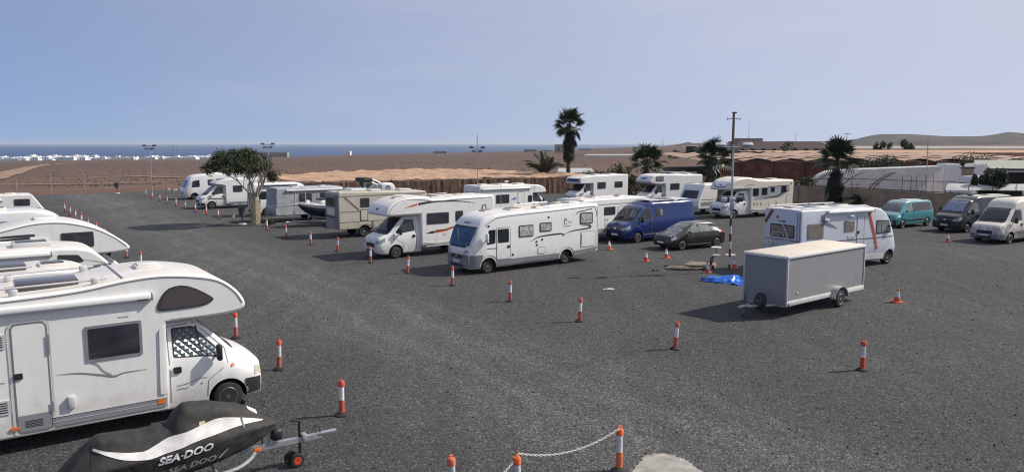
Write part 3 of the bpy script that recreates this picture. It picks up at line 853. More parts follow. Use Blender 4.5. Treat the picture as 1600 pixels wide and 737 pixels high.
# boundary wall of dark mesh panels
bw = empty('boundary_wall', (24.5, 83, 0)); tag(bw, 'dark brown mesh boundary wall with pale posts behind the turquoise van', 'wall')
bw.location = (0, 0, 0)
P0, P1 = (25.5, 81.3), (47.0, 48.0); n = 13
for k in range(n):
    a, b_ = lerp(P0, P1, k / n), lerp(P0, P1, (k + 1) / n)
    cloth_panel('wall_panel', a, b_, 1.85, 1.85, 'wallmesh', bw, .015, 8, 2, k)
    MB().box((a[0] - .1, a[1] - .06, 1.0), (.12, .12, 2.0), R(-57)).build('post', 'post', bw)
MB().tube([(P0[0], P0[1], 1.88), (P1[0], P1[1], 1.88)], .035, 5).build('top_rail', 'wood_dark', bw)

# white polytunnel beyond the wall
pt = empty('polytunnel', (0, 0, 0)); tag(pt, 'white film polytunnel with bare curved hoops beyond the boundary wall', 'greenhouse')
Yt = 86.0
arc = spline([(33.2, 0), (33.4, 1.0), (34.4, 2.1), (35.6, 2.75), (37.2, 2.95), (43.0, 3.2), (48.8, 3.42)], 4)
k = len(arc); vv = [(x, Yt, z) for x, z in arc] + [(x * 1.05, Yt + 5, z) for x, z in arc]
mk('roof_film', vv, [(i, i + 1, k + i + 1, k + i) for i in range(k - 1)], 'film', pt, 60)
vv = [(x, Yt + .02, z - .02) for x, z in arc] + [(x, Yt + .02, 0) for x, z in arc]
mk('end_film', vv, [(i, k + i, k + i + 1, i + 1) for i in range(1, k - 1)], 'film', pt, 60)
for x0, x1 in ((33.4, 38.5), (36.8, 42.6), (40.2, 46.2), (40.6, 46.6)):
    pp = spline([(x0, 0), (x0 + .2, 1.0), (x0 + 1.2, 2.0), (x0 + 2.6, 2.75)], 4); MB().tube([(x, Yt - .3 - .15 * (x0 % 1), z) for x, z in pp], .05, 5).build('hoop', 'wood_dark', pt)
MB().tube([(32.5, Yt - .4, 1.9), (36, Yt - .4, 2.1), (42, Yt - .4, 1.95), (46, Yt - .4, 1.75), (56, Yt - .4, 1.7)], .04, 5).build('rail', 'wood_dark', pt)
for x in (38.2, 38.9, 40.3, 41.2, 43.9, 44.9, 46.2, 47.4): MB().tube([(x, Yt - .5, .0), (x, Yt - .5, 1.4 + 1.4 * ((x * 7) % 1))], .03, 5).build('prop', 'post', pt)
for x0, z0, z1 in ((38.2, .9, 1.4), (40.3, .8, 1.5), (43.9, .7, 2.4), (45.5, .7, 2.5)): MB().tube([(x0, Yt - .52, z0), (x0 + 1.0, Yt - .52, z0), (x0 + 1.0, Yt - .52, z1), (x0, Yt - .52, z1), (x0, Yt - .52, z0)], .03, 5).build('frame', 'wood_dark', pt)
MB().tube([(PX(1443, 85), 85, 0), (PX(1440, 85), 85, 6.2)], .04, 6).build('mast', 'galv', pt)

wh = empty('white_store', (0, 0, 0)); tag(wh, 'white block store with notched top and brown double door beyond the wall', 'shed')
MB().box((50.4, 88.0, 1.75), (1.9, 2, 3.5)).build('wall', 'townwhite', wh); MB().box((53.6, 88.0, 1.75), (1.6, 2, 3.5)).build('wall', 'townwhite', wh)
for x0, nn in ((49.6, 6), (52.9, 5)):
    for i in range(nn): MB().box((x0 + i * .3, 87.9, 3.6), (.16, 1.8, .2)).build('merlon', 'townwhite', wh)
for x in (51.55, 52.45):
    d = MB().box((x, 87.05, 1.7), (.86, .08, 3.3)).build('door', 'doorwood', wh)
    for z in (.2, 1.2, 2.2, 3.2): MB().box((x, 86.98, z), (.88, .05, .09)).build('batten', 'wood_dark', d)
sd_ = empty('shed', (0, 0, 0)); tag(sd_, 'grey-blue shed with flat green-grey roof at the far right', 'shed')
MB().box((64, 91.5, 1.5), (17.5, 5, 3.0)).build('wall', 'shedblue', sd_)
mk('roof', [(53.6, 88.4, 3.15), (73, 88.4, 3.0), (73, 95, 3.9), (57.6, 95, 3.95), (53.6, 88.4, 3.07), (73, 88.4, 2.92), (73, 95, 3.8), (57.6, 95, 3.85)], [(0, 1, 2, 3), (7, 6, 5, 4), (0, 4, 5, 1), (1, 5, 6, 2), (2, 6, 7, 3), (3, 7, 4, 0)], 'shedroof', sd_, 0)
MB().box((59.5, 88.98, 1.3), (5.4, .08, 2.6)).build('doorway', 'arch', sd_); MB().box((65.4, 88.95, 1.7), (1.6, .1, 3.0)).build('panel', 'townwhite', sd_)
MB().box((59.5, 88.8, 2.75), (5.8, .4, .16)).build('lintel', 'film_dim', sd_)
lt = empty('film_tunnel', (0, 0, 0)); tag(lt, 'low white film tunnel just behind the boundary wall, left of the dark shrub', 'greenhouse')
vv = []; ff = []
for j in range(9):
    t = j / 8; a = math.pi * (.12 + .76 * t)
    for i in range(5): vv.append((40.5 + i * 2.0 - 1.6 * math.cos(a) * .6, 70.5 - i * .25 + 2.2 * (t - .5), 1.45 + .85 * math.sin(a)))
for j in range(8):
    for i in range(4): q = j * 5 + i; ff.append((q, q + 1, q + 6, q + 5))
o = mk('film', vv, ff, 'film', lt, 60)
for i in range(5): MB().tube([vv[j * 5 + i] for j in range(9)], .035, 5).build('hoop', 'wood_dark', lt)
for i in (0, 4):
    for j in (0, 8): MB().tube([(vv[j * 5 + i][0], vv[j * 5 + i][1], -.03), vv[j * 5 + i]], .04, 5).build('leg', 'wood_dark', lt)

# tan greenhouse roofs, the long building and other far structures at the right
def house(name, label, x, y, z, w_, d_, h_, m='townwhite', wins=0, catg='building', group=None, rz=0.0, roof=None):
    e = empty(name, (x, y, z), rz); tag(e, label, catg, group)
    MB().box((0, 0, h_ / 2), (w_, d_, h_)).build('wall', m, e)
    MB().box((0, 0, h_ + .12), (w_ + .3, d_ + .3, .24)).build('roof', roof or m, e)
    for i in range(wins): MB().box((-w_ / 2 + w_ * (i + .5) / wins, -d_ / 2 - .03, h_ * .5), (min(1.4, w_ / wins * .45), .08, h_ * .36)).build('window', 'arch', e)
    return e
def ghouse(name, label, x0, x1, y0, y1, z, m):
    e = empty(name, ((x0 + x1) / 2, y0, 0)); tag(e, label, 'greenhouse'); n = 8
    for k in range(n):
        ya = (y1 - y0) * k / n; yb = (y1 - y0) * (k + 1) / n; w_ = (x1 - x0) / 2
        zg = [ground_z((x0 + x1) / 2, y0 + q) for q in (ya, yb)]
        mk('roof_sheet', [(-w_, ya, z), (w_, ya, z), (w_, (ya + yb) / 2, z + .22), (-w_, (ya + yb) / 2, z + .22), (w_, yb, z), (-w_, yb, z), (-w_, ya, -2), (w_, ya, -2)], [(0, 1, 2, 3), (3, 2, 4, 5), (6, 7, 1, 0)], m, e, 0)
    return e
ghouse('greenhouse', 'wide sandy-coloured greenhouse roofs below the ridge at the far right', 120, 360, 300, 560, 3.9, 'tanplain')
ghouse('greenhouse', 'narrow tan greenhouse strip behind the hooped shade house', 75, 330, 215, 285, 3.4, 'cloth_tan')
lb = house('long_building', 'long grey building with a row of dark slots on the rise behind the shade house', PX(1212, 260), 260, -.5, 32, 10, 6.9, 'towngrey', 9)
house('upper_block', 'pale upper block standing behind the long grey building', PX(1163, 300), 300, 0, 9, 8, 7.7, 'towngrey', 2)
house('farm_tower', 'small square farm tower alone on the brown plain', PX(997, 700), 700, -6, 12, 9, 8.6, 'towngrey', 2)
house('farm_house', 'low pale farm house on the plain beside the tall palm crown', PX(872, 900), 900, ground_z(PX(872, 900), 900) - .5, 9, 8, 10, 'towngrey', 1)
for i, (px, py, wpx, hpx, D, mm, lb_) in enumerate(((828, 236, 20, 5, 1500, 'towngrey', 'left long pale block on the skyline, left of the tall palm'), (853, 236.5, 16, 4, 1500, 'towngrey', 'right long pale block on the skyline, left of the tall palm'), (795, 236, 7, 4, 1600, 'townwhite', 'tiny white house on the skyline near the middle'),
                                           (690, 237.5, 22, 3, 1700, 'towngrey', 'low pale block on the skyline above the tan cloth roof'), (912, 234, 18, 3, 1400, 'towngrey', 'low grey block on the skyline right of the tall palm'), (435, 240, 40, 5, 1700, 'towngrey', 'long low hangar at the coast right of the lamp post'), (549, 238, 5, 4, 1700, 'townwhite', 'lone white hut on the coast'))):
    x = PX(px, D); zz = ZP(py + hpx / 2, D); gz = ground_z(x, D)
    house('coast_building', lb_, x, D, min(zz, gz) - 2, wpx * D / 1186, 14, ZP(py - hpx / 2, D) - min(zz, gz) + 2, mm, max(1, wpx // 4))
for i, (px, py, wpx, D, lb_) in enumerate(((900, 264.5, 60, 135, 'long low white greenhouse roof behind the tall palm trunk'), (955, 241, 90, 420, 'thin white greenhouse strip out on the brown plain'))):
    x = PX(px, D); z1 = ZP(py, D)
    e = empty('white_greenhouse', (x, D, 0)); tag(e, lb_, 'greenhouse'); w_ = wpx * D / 1186 / 2
    mk('roof', [(-w_, 0, z1 - .4), (w_, 0, z1 - .5), (w_, 8, z1), (-w_ * .8, 8, z1), (-w_, 0, -6), (w_, 0, -6)], [(0, 1, 2, 3), (4, 5, 1, 0)], 'film', e, 0)
low = empty('garden_wall', (0, 0, 0)); tag(low, 'low tan garden wall behind the back motorhomes', 'wall')
for k in range(6): MB().box((11.5 + k * 3, 96, .9), (2.97, .3, 1.9 + .1 * (k % 2))).build('panel', 'cloth_tan', low)

# the coast town: white houses and the palms in front of them
tp = []
for k in range(4):
    mb = MB(); W = (26, 40, 20, 60)[k]; H_ = (7, 6, 9, 6)[k]
    e = empty('coast_house', (0, 0, 0)); MB().box((0, 0, H_ / 2 - 4), (W, 16, H_ + 8)).build('wall', 'townwhite', e)
    for i in range(W // 7): MB().box((-W / 2 + 4 + i * 7, -8.05, H_ * .45), (2.2, .15, 2.4)).build('window', 'towngrey', e)
    MB().box((W * .2, 0, H_ + 1.2), (W * .35, 9, 2.6)).build('upper_storey', 'townwhite', e)
    tp.append(e)
used = set(); px = -20
bpy.context.view_layer.update()
for e in tp: KIDS[e.name] = list(e.children)
LT = 'small white coast house in the far town by the sea'
while px < 335:
    k = rnd.choice((0, 1, 2, 2, 3, 0)); D = 2060 + rnd.random() * 240
    if 215 < px < 240 and rnd.random() < .5: px += 6
    e = tp[k] if k not in used else copy_tree(tp[k]); used.add(k)
    x = PX(px, D); e.location = (x, D, ground_z(x, D) + (1.8 if px < 160 else .2)); e.rotation_euler = (0, 0, rnd.uniform(-.3, .3)); s = rnd.uniform(.75, 1.2); e.scale = (s, s, s * rnd.uniform(.65, 1.15))
    tag(e, LT, 'house', 'white houses of the coast town'); px += rnd.uniform(1.5, 4.2)
pr_ = empty('coast_palm', (0, 0, 0)); mb = MB(); mb.tube([(0, 0, 0), (.3, 0, 7)], [.5, .35], 5); mb.build('trunk', 'palmbark', pr_)
mb = MB()
for i in range(14):
    a = i * 2.4; tl_ = .2 + .5 * ((i * 37) % 10) / 10
    mb.add([(.3, 0, 7), (.3 + 2.0 * math.cos(a) - .5 * math.sin(a), 2.0 * math.sin(a) + .5 * math.cos(a), 7.8 - tl_), (.3 + 3.6 * math.cos(a), 3.6 * math.sin(a), 7 - 3 * tl_), (.3 + 2.0 * math.cos(a) + .5 * math.sin(a), 2.0 * math.sin(a) - .5 * math.cos(a), 7.8 - tl_)], [(0, 1, 2, 3)])
mb.build('crown', 'palmleaf', pr_, 0); KIDS[pr_.name] = list(pr_.children)
bpy.context.view_layer.update(); KIDS[pr_.name] = list(pr_.children)
first = True; px = 10
while px < 262:
    e = pr_ if first else copy_tree(pr_); first = False
    D = 1700 + rnd.random() * 120; x = PX(px, D); s = rnd.uniform(.7, 1.15); e.location = (x, D, ground_z(x, D) - .3); e.scale = (s, s, s); e.rotation_euler = (0, 0, rnd.random() * 6)
    tag(e, 'tiny dark palm in the row before the far white town', 'palm tree', 'palms along the coast road'); px += rnd.uniform(3.2, 7)
for px, py, w_, lb_ in ((300, 243, 30, 'long white sheds at the near edge of the coast town'), (340, 243.5, 18, 'short white shed right of the long white sheds at the coast')):
    D = 1750; x = PX(px, D); house('coast_shed', lb_, x, D, ground_z(x, D) - 1, w_ * D / 1186, 20, 6, 'townwhite', 4)
# pylons and masts on the skyline
def mast(label, px, ytop, D, arms=False, r=.25):
    x = PX(px, D); zg = ground_z(x, D); e = empty('mast', (x, D, zg - 1)); tag(e, label, 'mast'); h_ = ZP(ytop, D) - zg + 1
    MB().tube([(0, 0, 0), (0, 0, h_)], [r, r * .6], 6).build('pole', 'post', e)
    if arms: MB().tube([(-2.2, 0, h_ - .5), (2.2, 0, h_ - .5)], r * .7, 5).build('crossarm', 'post', e)
mast('left one of two far pylons over the coast town', 279, 228, 1500, True, .7); mast('right one of two far pylons over the coast town', 284, 228, 1500, True, .7)
mast('thin distant mast left of the twin palms skyline', 1032, 217, 900, False, .35); mast('thin aerial mast behind the long grey building', 1164, 191, 330, False, .12); mast('short pole on the ridge line right of the long building', 1236, 208, 500, False, .15)
mast('small T-shaped pole on the skyline above the hooped roof', 1315, 208, 420, True, .22); mast('thin pole near the left end of the white polytunnel skyline', 1441, 217, 130, True, .06)
e = empty('utility_pole', (PX(1140, 122), 122, 0)); tag(e, 'tall dark wooden utility pole with short crossarm above the beige motorhome', 'utility pole')
h_ = ZP(177.5, 122); MB().tube([(0, 0, 0), (0, 0, h_)], [.27, .19], 8).build('pole', 'pole_wood', e); MB().tube([(-1.1, 0, h_ - 1.05), (-.2, 0, h_ - .85), (.2, 0, h_ - .85), (1.1, 0, h_ - 1.05)], .06, 6).build('crossarm', 'wood_dark', e); MB().box((.1, 0, h_ + .05), (.7, .3, .2)).build('cap', 'wood_dark', e)
for sg in (-1, 1): MB().tube([(sg * 1.0, 0, h_ - 1.05), (sg * 1.0, 0, h_ - .75)], .07, 6).build('insulator', 'towngrey', e)

# ---------------------------------------------------------------- yard furniture
def lamp_post(label, x, y, h_, n=4, stripes=False, extra=0.0):
    e = empty('lamp_post', (x, y, 0)); tag(e, label, 'lamp post', 'floodlight posts')
    p = MB().tube([(0, 0, 0), (0, 0, h_ + extra)], [.055, .045], 8).build('pole', 'galv', e)
    MB().tube([(-.75, 0, h_ - .12), (.75, 0, h_ - .12)], .03, 6).build('crossbar', 'galv', e)
    for i in range(n):
        sx_ = (-.62, .62, -.36, .36)[i]; zz = h_ if i < 2 else h_ - .42
        rbox('floodlight', (sx_, -.12, zz), (.46, .26, .12), .03, 'darkgrey' if not stripes else 'galv', e, rot=Matrix.Rotation(R(28), 3, 'X'))
    if n > 2: MB().tube([(-.5, 0, h_ - .5), (.5, 0, h_ - .5)], .025, 6).build('crossbar', 'galv', e)
    if stripes:
        for k in range(7):
            MB().tube([(0, 0, .02 + k * .36), (0, 0, .38 + k * .36)], .055, 10).build('band', ('maroon', 'lightgrey')[k % 2], e)
        for dx in (-.38, .0, .34): rbox('camera', (dx, -.1, 3.42), (.24, .3, .2), .05, 'lightgrey' if dx < .3 else 'plastic', e)
        MB().tube([(-.5, -.05, 3.55), (.5, -.05, 3.55)], .03, 6).build('bracket', 'galv', e); rbox('junction_box', (0, -.1, 3.1), (.2, .16, .35), .03, 'galv', e)
    return e
lamp_post('floodlight post at the far left edge of the yard by the field', -44.7, 94.3, 5.75); lamp_post('floodlight post rising behind the tree crown', -30.1, 94.3, 5.95); lamp_post('floodlight post with aerial before the brown shade cloth', -3.75, 82.5, 5.6, 4, False, 1.3)
lamp_post('slim mast with cameras and red-white striped foot beside the blue tarpaulin', 10.2, 35.2, 5.95, 2, True)
MB().tube([(0, 0, 0), (0, 0, 1.3)], .16, 10)

def bollard(top='bollard_red'):
    e = empty('bollard', (0, 0, 0))
    MB().lathe([(.155, 0), (.155, .025), (.10, .06), (.07, .075)], 16).build('base', 'rubber', e)
    MB().lathe([(.062, .06), (.062, .36)], 16).build('post', top, e)
    MB().lathe([(.058, .36), (.058, .665)], 16).build('sleeve', 'bollard_white', e)
    c_ = MB().lathe([(.06, .665), (.072, .67), (.074, .76), (.06, .79), (.001, .795)], 16).build('cap', top, e)
    MB().tube([(.045 * math.cos(a), 0, .79 + .055 * math.sin(a)) for a in [math.pi * k / 8 for k in range(9)]], .013, 6).build('ring', top, c_)
    return e
def spread(proto, spots, catg, group, labels):
    bpy.context.view_layer.update()
    def rec(o): KIDS[o.name] = list(o.children); [rec(c_) for c_ in o.children]
    rec(proto)
    for i, (x, y) in enumerate(spots):
        e = proto if i == 0 else copy_tree(proto)
        e.location = (x, y, 0); e.rotation_euler = (R(rnd.gauss(0, 2.6)), R(rnd.gauss(0, 2.6)), rnd.uniform(0, 6)); tag(e, labels[i] if not isinstance(labels, str) else labels, catg, group)
LB = [(-3.79, 16.3), (-6.23, 19.73), (-8.57, 23.02)] + [(-8.57 - 2.36 * k, 23.02 + 3.34 * k) for k in range(1, 14)]
LL = ['red and white bollard nearest the jet ski trailer coupling', 'red and white bollard in front of the near alcove motorhome nose', 'red and white bollard just behind the near alcove overhang'] + [o_ + ' red and white bollard of the left line, counted from the jet ski' for o_ in ('fourth', 'fifth', 'sixth', 'seventh', 'eighth', 'ninth', 'tenth', 'eleventh', 'twelfth', 'thirteenth', 'fourteenth', 'fifteenth', 'last')]
spread(bollard(), LB, 'bollard', 'bollards of the left line', LL)
RB = [(9.34, 19.67), (4.8, 21.77), (2.3, 25.25), (-.07, 28.51), (-2.53, 31.8), (-4.85, 34.84), (-7.14, 37.89), (-9.76, 42.0), (-11.94, 44.69), (-14.38, 48.06), (-16.98, 52.37), (-21.23, 57.51), (-23.46, 60.47), (-25.86, 63.98), (-27.93, 66.76), (-29.96, 69.38), (-32.23, 72.59), (-34.52, 75.85), (-36.79, 79.15), (-39.18, 82.56), (-41.66, 86.28)]
RL = ['red and white bollard standing alone at the right, nearest of the right line', 'red and white bollard left of and behind the one standing alone at the right', 'third bollard of the right line, in open gravel left of the box trailer', 'fourth bollard of the right line, just right of the integral motorhome nose', 'bollard directly before the integral motorhome bumper', 'bollard between the integral motorhome and the orange-flashed alcove', 'bollard directly before the orange-flashed alcove motorhome', 'bollard in the shadow left of the orange-flashed alcove motorhome', 'bollard before the old beige camper tail', 'greyed bollard in the shade of the old beige camper', 'bollard just right of the tree trunk'] + [o_ + ' small bollard of the right line beyond the tree, counted from the tree' for o_ in ('first', 'second', 'third', 'fourth', 'fifth', 'sixth', 'seventh', 'eighth', 'ninth', 'last')]
spread(bollard(), RB, 'bollard', 'bollards of the right line', RL)
CB = [(1.98, 13.40), (.12, 12.25), (-.98, 12.15)]
spread(bollard('bollard_orange'), CB, 'bollard', 'chained bollards at the bottom', ['orange and white chained bollard beside the concrete pad', 'middle orange bollard holding the white chain at the bottom edge', 'leftmost orange-topped bollard at the bottom edge'])
def chain(label, a, b_, sag):
    n = 46; mb = MB(); a, b_ = Vector(a), Vector(b_)
    def P(t): p = a.lerp(b_, t); p.z -= sag * 4 * t * (1 - t); return p
    for k in range(n):
        p, q = P(k / n), P((k + 1) / n); c_ = (p + q) / 2; d = (q - p).normalized(); L_ = (q - p).length
        s_ = d.cross(Vector((0, 0, 1))).normalized(); u_ = s_.cross(d)
        w_ = s_ if k % 2 else u_
        mb.tube([c_ + d * (L_ * .68 * math.cos(x)) + w_ * (.016 * math.sin(x)) for x in [2 * math.pi * i / 8 for i in range(9)]], .0075, 5, cap=False)
    tag(mb.build('plastic_chain', 'rope', None), label, 'chain', 'white plastic chains')
chain('white chain hanging between the right and the middle orange bollards', (1.98, 13.40, .82), (.12, 12.25, .82), .20)
chain('white chain dropping left from the middle orange bollard', (.12, 12.25, .82), (-1.0, 11.0, .82), .30)
# concrete pad
pp = [(2.10 + 1.55 * (1 - math.cos(a)) * .5 + rnd.uniform(-.05, .05), 12.2 + 2.0 * math.sin(a) + rnd.uniform(-.05, .05)) for a in [math.pi * k / 70 for k in range(71)]]
bm = bmesh.new(); fc = bm.faces.new([bm.verts.new((x, y, .012)) for x, y in pp]); 
me = bpy.data.meshes.new('concrete_pad'); bmesh.ops.triangulate(bm, faces=bm.faces); bm.to_mesh(me); bm.free(); me.materials.append(MATS['concrete'])
if me.polygons[0].normal.z < 0: me.flip_normals()
o = bpy.data.objects.new('concrete_pad', me); C.objects.link(o); tag(o, kind='structure')

def cone():
    e = empty('traffic_cone', (0, 0, 0))
    rbox('base', (0, 0, .02), (.36, .36, .04), .015, 'bollard_red', e)
    MB().lathe([(.13, .035), (.095, .22)], 16).build('lower_cone', 'bollard_red', e); MB().lathe([(.095, .22), (.05, .44)], 16).build('sleeve', 'bollard_white', e); MB().lathe([(.05, .44), (.028, .52), (.001, .525)], 16).build('tip', 'bollard_red', e)
    return e
spread(cone(), [(5.53, 42.77), (6.87, 38.52), (8.14, 39.61), (10.75, 36.3), (14.65, 28.39), (26.73, 46.16), (9.15, 35.0)], 'cone', 'traffic cones', ['traffic cone left of the blue van front', 'left one of two traffic cones before the black hatchback', 'right one of two traffic cones before the black hatchback', 'dirty traffic cone behind the striped mast foot', 'traffic cone alone right of the box trailer wheel', 'traffic cone before the off-white van', 'dirty cone lying behind the blue tarpaulin'])
# pallet, tarp, odds and ends by the mast
e = empty('pallet', (9.2, 36.6, 0), R(-28)); tag(e, 'weathered wooden pallet lying left of the striped mast', 'pallet')
for k in range(6): rbox('plank', (0, -.5 + k * .2, .16), (1.3, .14, .03), .008, 'pallet', e)
for x in (-.58, 0, .58): rbox('bearer', (x, 0, .072), (.1, 1.15, .14), .01, 'pallet', e)
vv = []; ff = []; n = 26
for j in range(n + 1):
    for i in range(n + 1):
        s, t_ = i / n - .5, j / n - .5; x, y = s * 2.6, t_ * 1.5
        z = max(.012, .20 * (1 - (2 * s)**2) * (1 - (2 * t_)**2) + .20 * mnoise.noise((x * 2.2, y * 2.6, 2)) + .10 * mnoise.noise((x * 6, y * 6, 4)))
        vv.append((x + .15 * mnoise.noise((x * 2, y * 2, 7)), y + .2 * mnoise.noise((x * 1.5, y * 2, 8)), z))
for j in range(n):
    for i in range(n): q = j * (n + 1) + i; ff.append((q, q + 1, q + n + 2, q + n + 1))
o = mk('tarpaulin', vv, ff, 'tarp', None, 30); o.location = (9.75, 32.7, 0); o.rotation_euler = (0, 0, R(-32)); tag(o, 'crumpled bright blue tarpaulin on the gravel beside the box trailer', 'tarpaulin')
e = empty('warning_lamp', (9.55, 36.2, 0)); tag(e, 'two round-topped site lamps leaning on a red foot by the pallet', 'lamp')
MB().tube([(0, 0, 0), (.05, 0, .55), (.25, 0, .62)], .035, 6).build('stand', 'maroon', e); MB().tube([(.06, .02, .1), (.15, 0, .6)], .03, 6).build('stand', 'plastic', e); MB().lathe([(.001, .62), (.2, .63), (.2, .68), (.001, .7)], 16, c=(.3, 0, 0)).build('disc', 'lightgrey', e); rbox('foot', (0, 0, .1), (.36, .3, .2), .03, 'maroon', e)
MB().tube([(.28, 0, .7), (.28, 0, 1.0)], .02, 6).build('stem', 'plastic', e); MB().lathe([(.001, 1.0), (.24, 1.01), (.24, 1.06), (.001, 1.08)], 16, c=(.28, 0, 0)).build('disc', 'white_clean', e)
e = empty('hose', (8.0, 36.0, 0)); tag(e, 'pale coil of hose and rope on the gravel left of the pallet', 'hose')
mb = MB()
for k in range(4): mb.tube([(.1 * k + (.5 + .08 * k) * math.cos(a) * 1.2, (.25 + .03 * k) * math.sin(a), .03 + .02 * k) for a in [2 * math.pi * i / 18 for i in range(19)]], .025, 5)
mb.build('coil', 'pallet', e)
for i, (x, y, sx_, lb_) in enumerate(((-.2 + 4.2, 30.8, .35, 'pale scrap on the gravel below the integral motorhome tail'), (11.75, 40.6, .4, 'white scrap of board behind the mast'), (6.8, 35.6, .22, 'small dark scrap left of the pallet'), (7.6, 36.9, .18, 'tiny dark scrap near the two cones'))):
    vv = [(sx_ * math.cos(a) * rnd.uniform(.6, 1), sx_ * .6 * math.sin(a) * rnd.uniform(.6, 1), rnd.uniform(.02, .07)) for a in [2 * math.pi * k / 9 for k in range(9)]] + [(0, 0, .09)]
    vv += [(p[0], p[1], .004) for p in vv[:9]]
    o = mk('scrap', vv, [(k, (k + 1) % 9, 9) for k in range(9)] + [(k, 10 + k, 10 + (k + 1) % 9, (k + 1) % 9) for k in range(9)], 'film_dim' if i < 2 else 'plastic', None, 0); o.location = (x, y, 0); tag(o, lb_, 'scrap')
# bin by the tree and a bin at the field edge
for x, y, lb_ in ((-20.1, 56.3, 'dark green litter bin on a post left of the tree trunk'), (-47.6, 91.5, 'black litter bin on a white foot at the field edge')):
    e = empty('litter_bin', (x, y, 0)); tag(e, lb_, 'litter bin'); MB().lathe([(.20, .62), (.28, 1.25), (.30, 1.27), (.30, 1.31), (.25, 1.31), (.22, .9)], 14).build('bucket', 'darkgrey', e); MB().tube([(0, 0, 0), (0, 0, .65)], .05, 8).build('post', 'plastic', e); MB().lathe([(.3, 0), (.28, .08), (.05, .1)], 12).build('foot', 'lightgrey', e)
# wire fence at the field edge
e = empty('wire_fence', (0, 0, 0)); tag(e, 'thin post and wire fence along the far edge of the yard at the left', 'fence')
fp = [(-75, 81.0), (-68.5, 83.6), (-62, 86.3), (-57.7, 88.4), (-54.6, 89.9), (-52.0, 92.4), (-49.4, 95.0), (-45.5, 99.0), (-41.5, 101.5), (-37.5, 103.0)]
for x, y in fp: MB().tube([(x, y, -.05), (x, y, 2.25)], .045, 6).build('post', 'post', e)
for z in (.5, 1.2, 1.9):
    MB().tube([(x, y, z) for x, y in fp], .008, 4).build('wire', 'galv', e)
# rubble mound at the field edge
for k, (cx, cy) in enumerate(((-43, 98.2), (-40.2, 98.8), (-37.5, 99.6), (-34.8, 100.2))):
    mb = MB()
    for i in range(14):
        x, y = rnd.gauss(0, .9), rnd.gauss(0, .5); s = rnd.uniform(.15, .4); mb.box((x, y, s * .35), (s * 1.5, s, s * .8), rnd.random() * 3, taper=.6)
    o = mb.build('rubble_heap', 'track' if k % 2 else 'post', None, 0); o.location = (cx, cy, 0); tag(o, ('leftmost low heap of rubble behind the far bollards', 'second low heap of rubble behind the far bollards', 'third low heap of rubble behind the far bollards', 'rubble heap nearest the farthest motorhome')[k], 'rubble')
# ---------------------------------------------------------------- vehicles
VAN_NEW = [(0.985, .42, .78, .66, .70, .58, .62, .07), (0.96, .33, .96, .82, .86, .62, .76, .10), (0.88, .28, 1.09, .90, .94, .68, .82, .12),
           (0.70, .25, 1.18, .95, .99, .75, .86, .12), (0.48, .24, 1.26, .97, 1.01, .85, .88, .12), (0.33, .24, 1.33, .97, 1.02, .95, .88, .10),
           (0.10, .24, 1.56, .97, 1.02, 1.05, .84, .10), (-.25, .24, 1.90, .97, 1.02, 1.15, .82, .10), (-.52, .24, 2.12, .97, 1.02, 1.2, .81, .12)]
CAB_NEW = VAN_NEW + [(-.75, .24, 2.21, .97, 1.02, 1.2, .82, .14), (-1.5, .24, 2.26, .97, 1.02, 1.2, .84, .16)]
VAN_OLD = [(.80, .36, .82, .72, .76, .58, .68, .07), (.77, .29, 1.0, .85, .89, .62, .78, .10), (.64, .26, 1.13, .92, .96, .7, .82, .12),
           (.40, .25, 1.26, .94, .98, .8, .84, .12), (.16, .25, 1.40, .95, 1.0, .95, .84, .10), (-.05, .25, 1.62, .95, 1.0, 1.1, .83, .10),
           (-.30, .25, 1.87, .95, 1.0, 1.15, .81, .10), (-.55, .25, 2.08, .95, 1.0, 1.2, .80, .12)]
CAB_OLD = VAN_OLD + [(-.75, .25, 2.16, .95, 1.0, 1.2, .80, .14), (-1.5, .25, 2.2, .95, 1.0, 1.2, .82, .16)]
WIN_NEW = [(-1.12, 1.40), (-1.10, 2.0), (-.64, 2.02), (-.02, 1.40), (-.06, 1.30), (-.45, 1.33)]
WIN_OLD = [(-1.11, 1.40), (-1.11, 2.03), (-.66, 2.02), (-.17, 1.46), (-.16, 1.28), (-.5, 1.34)]

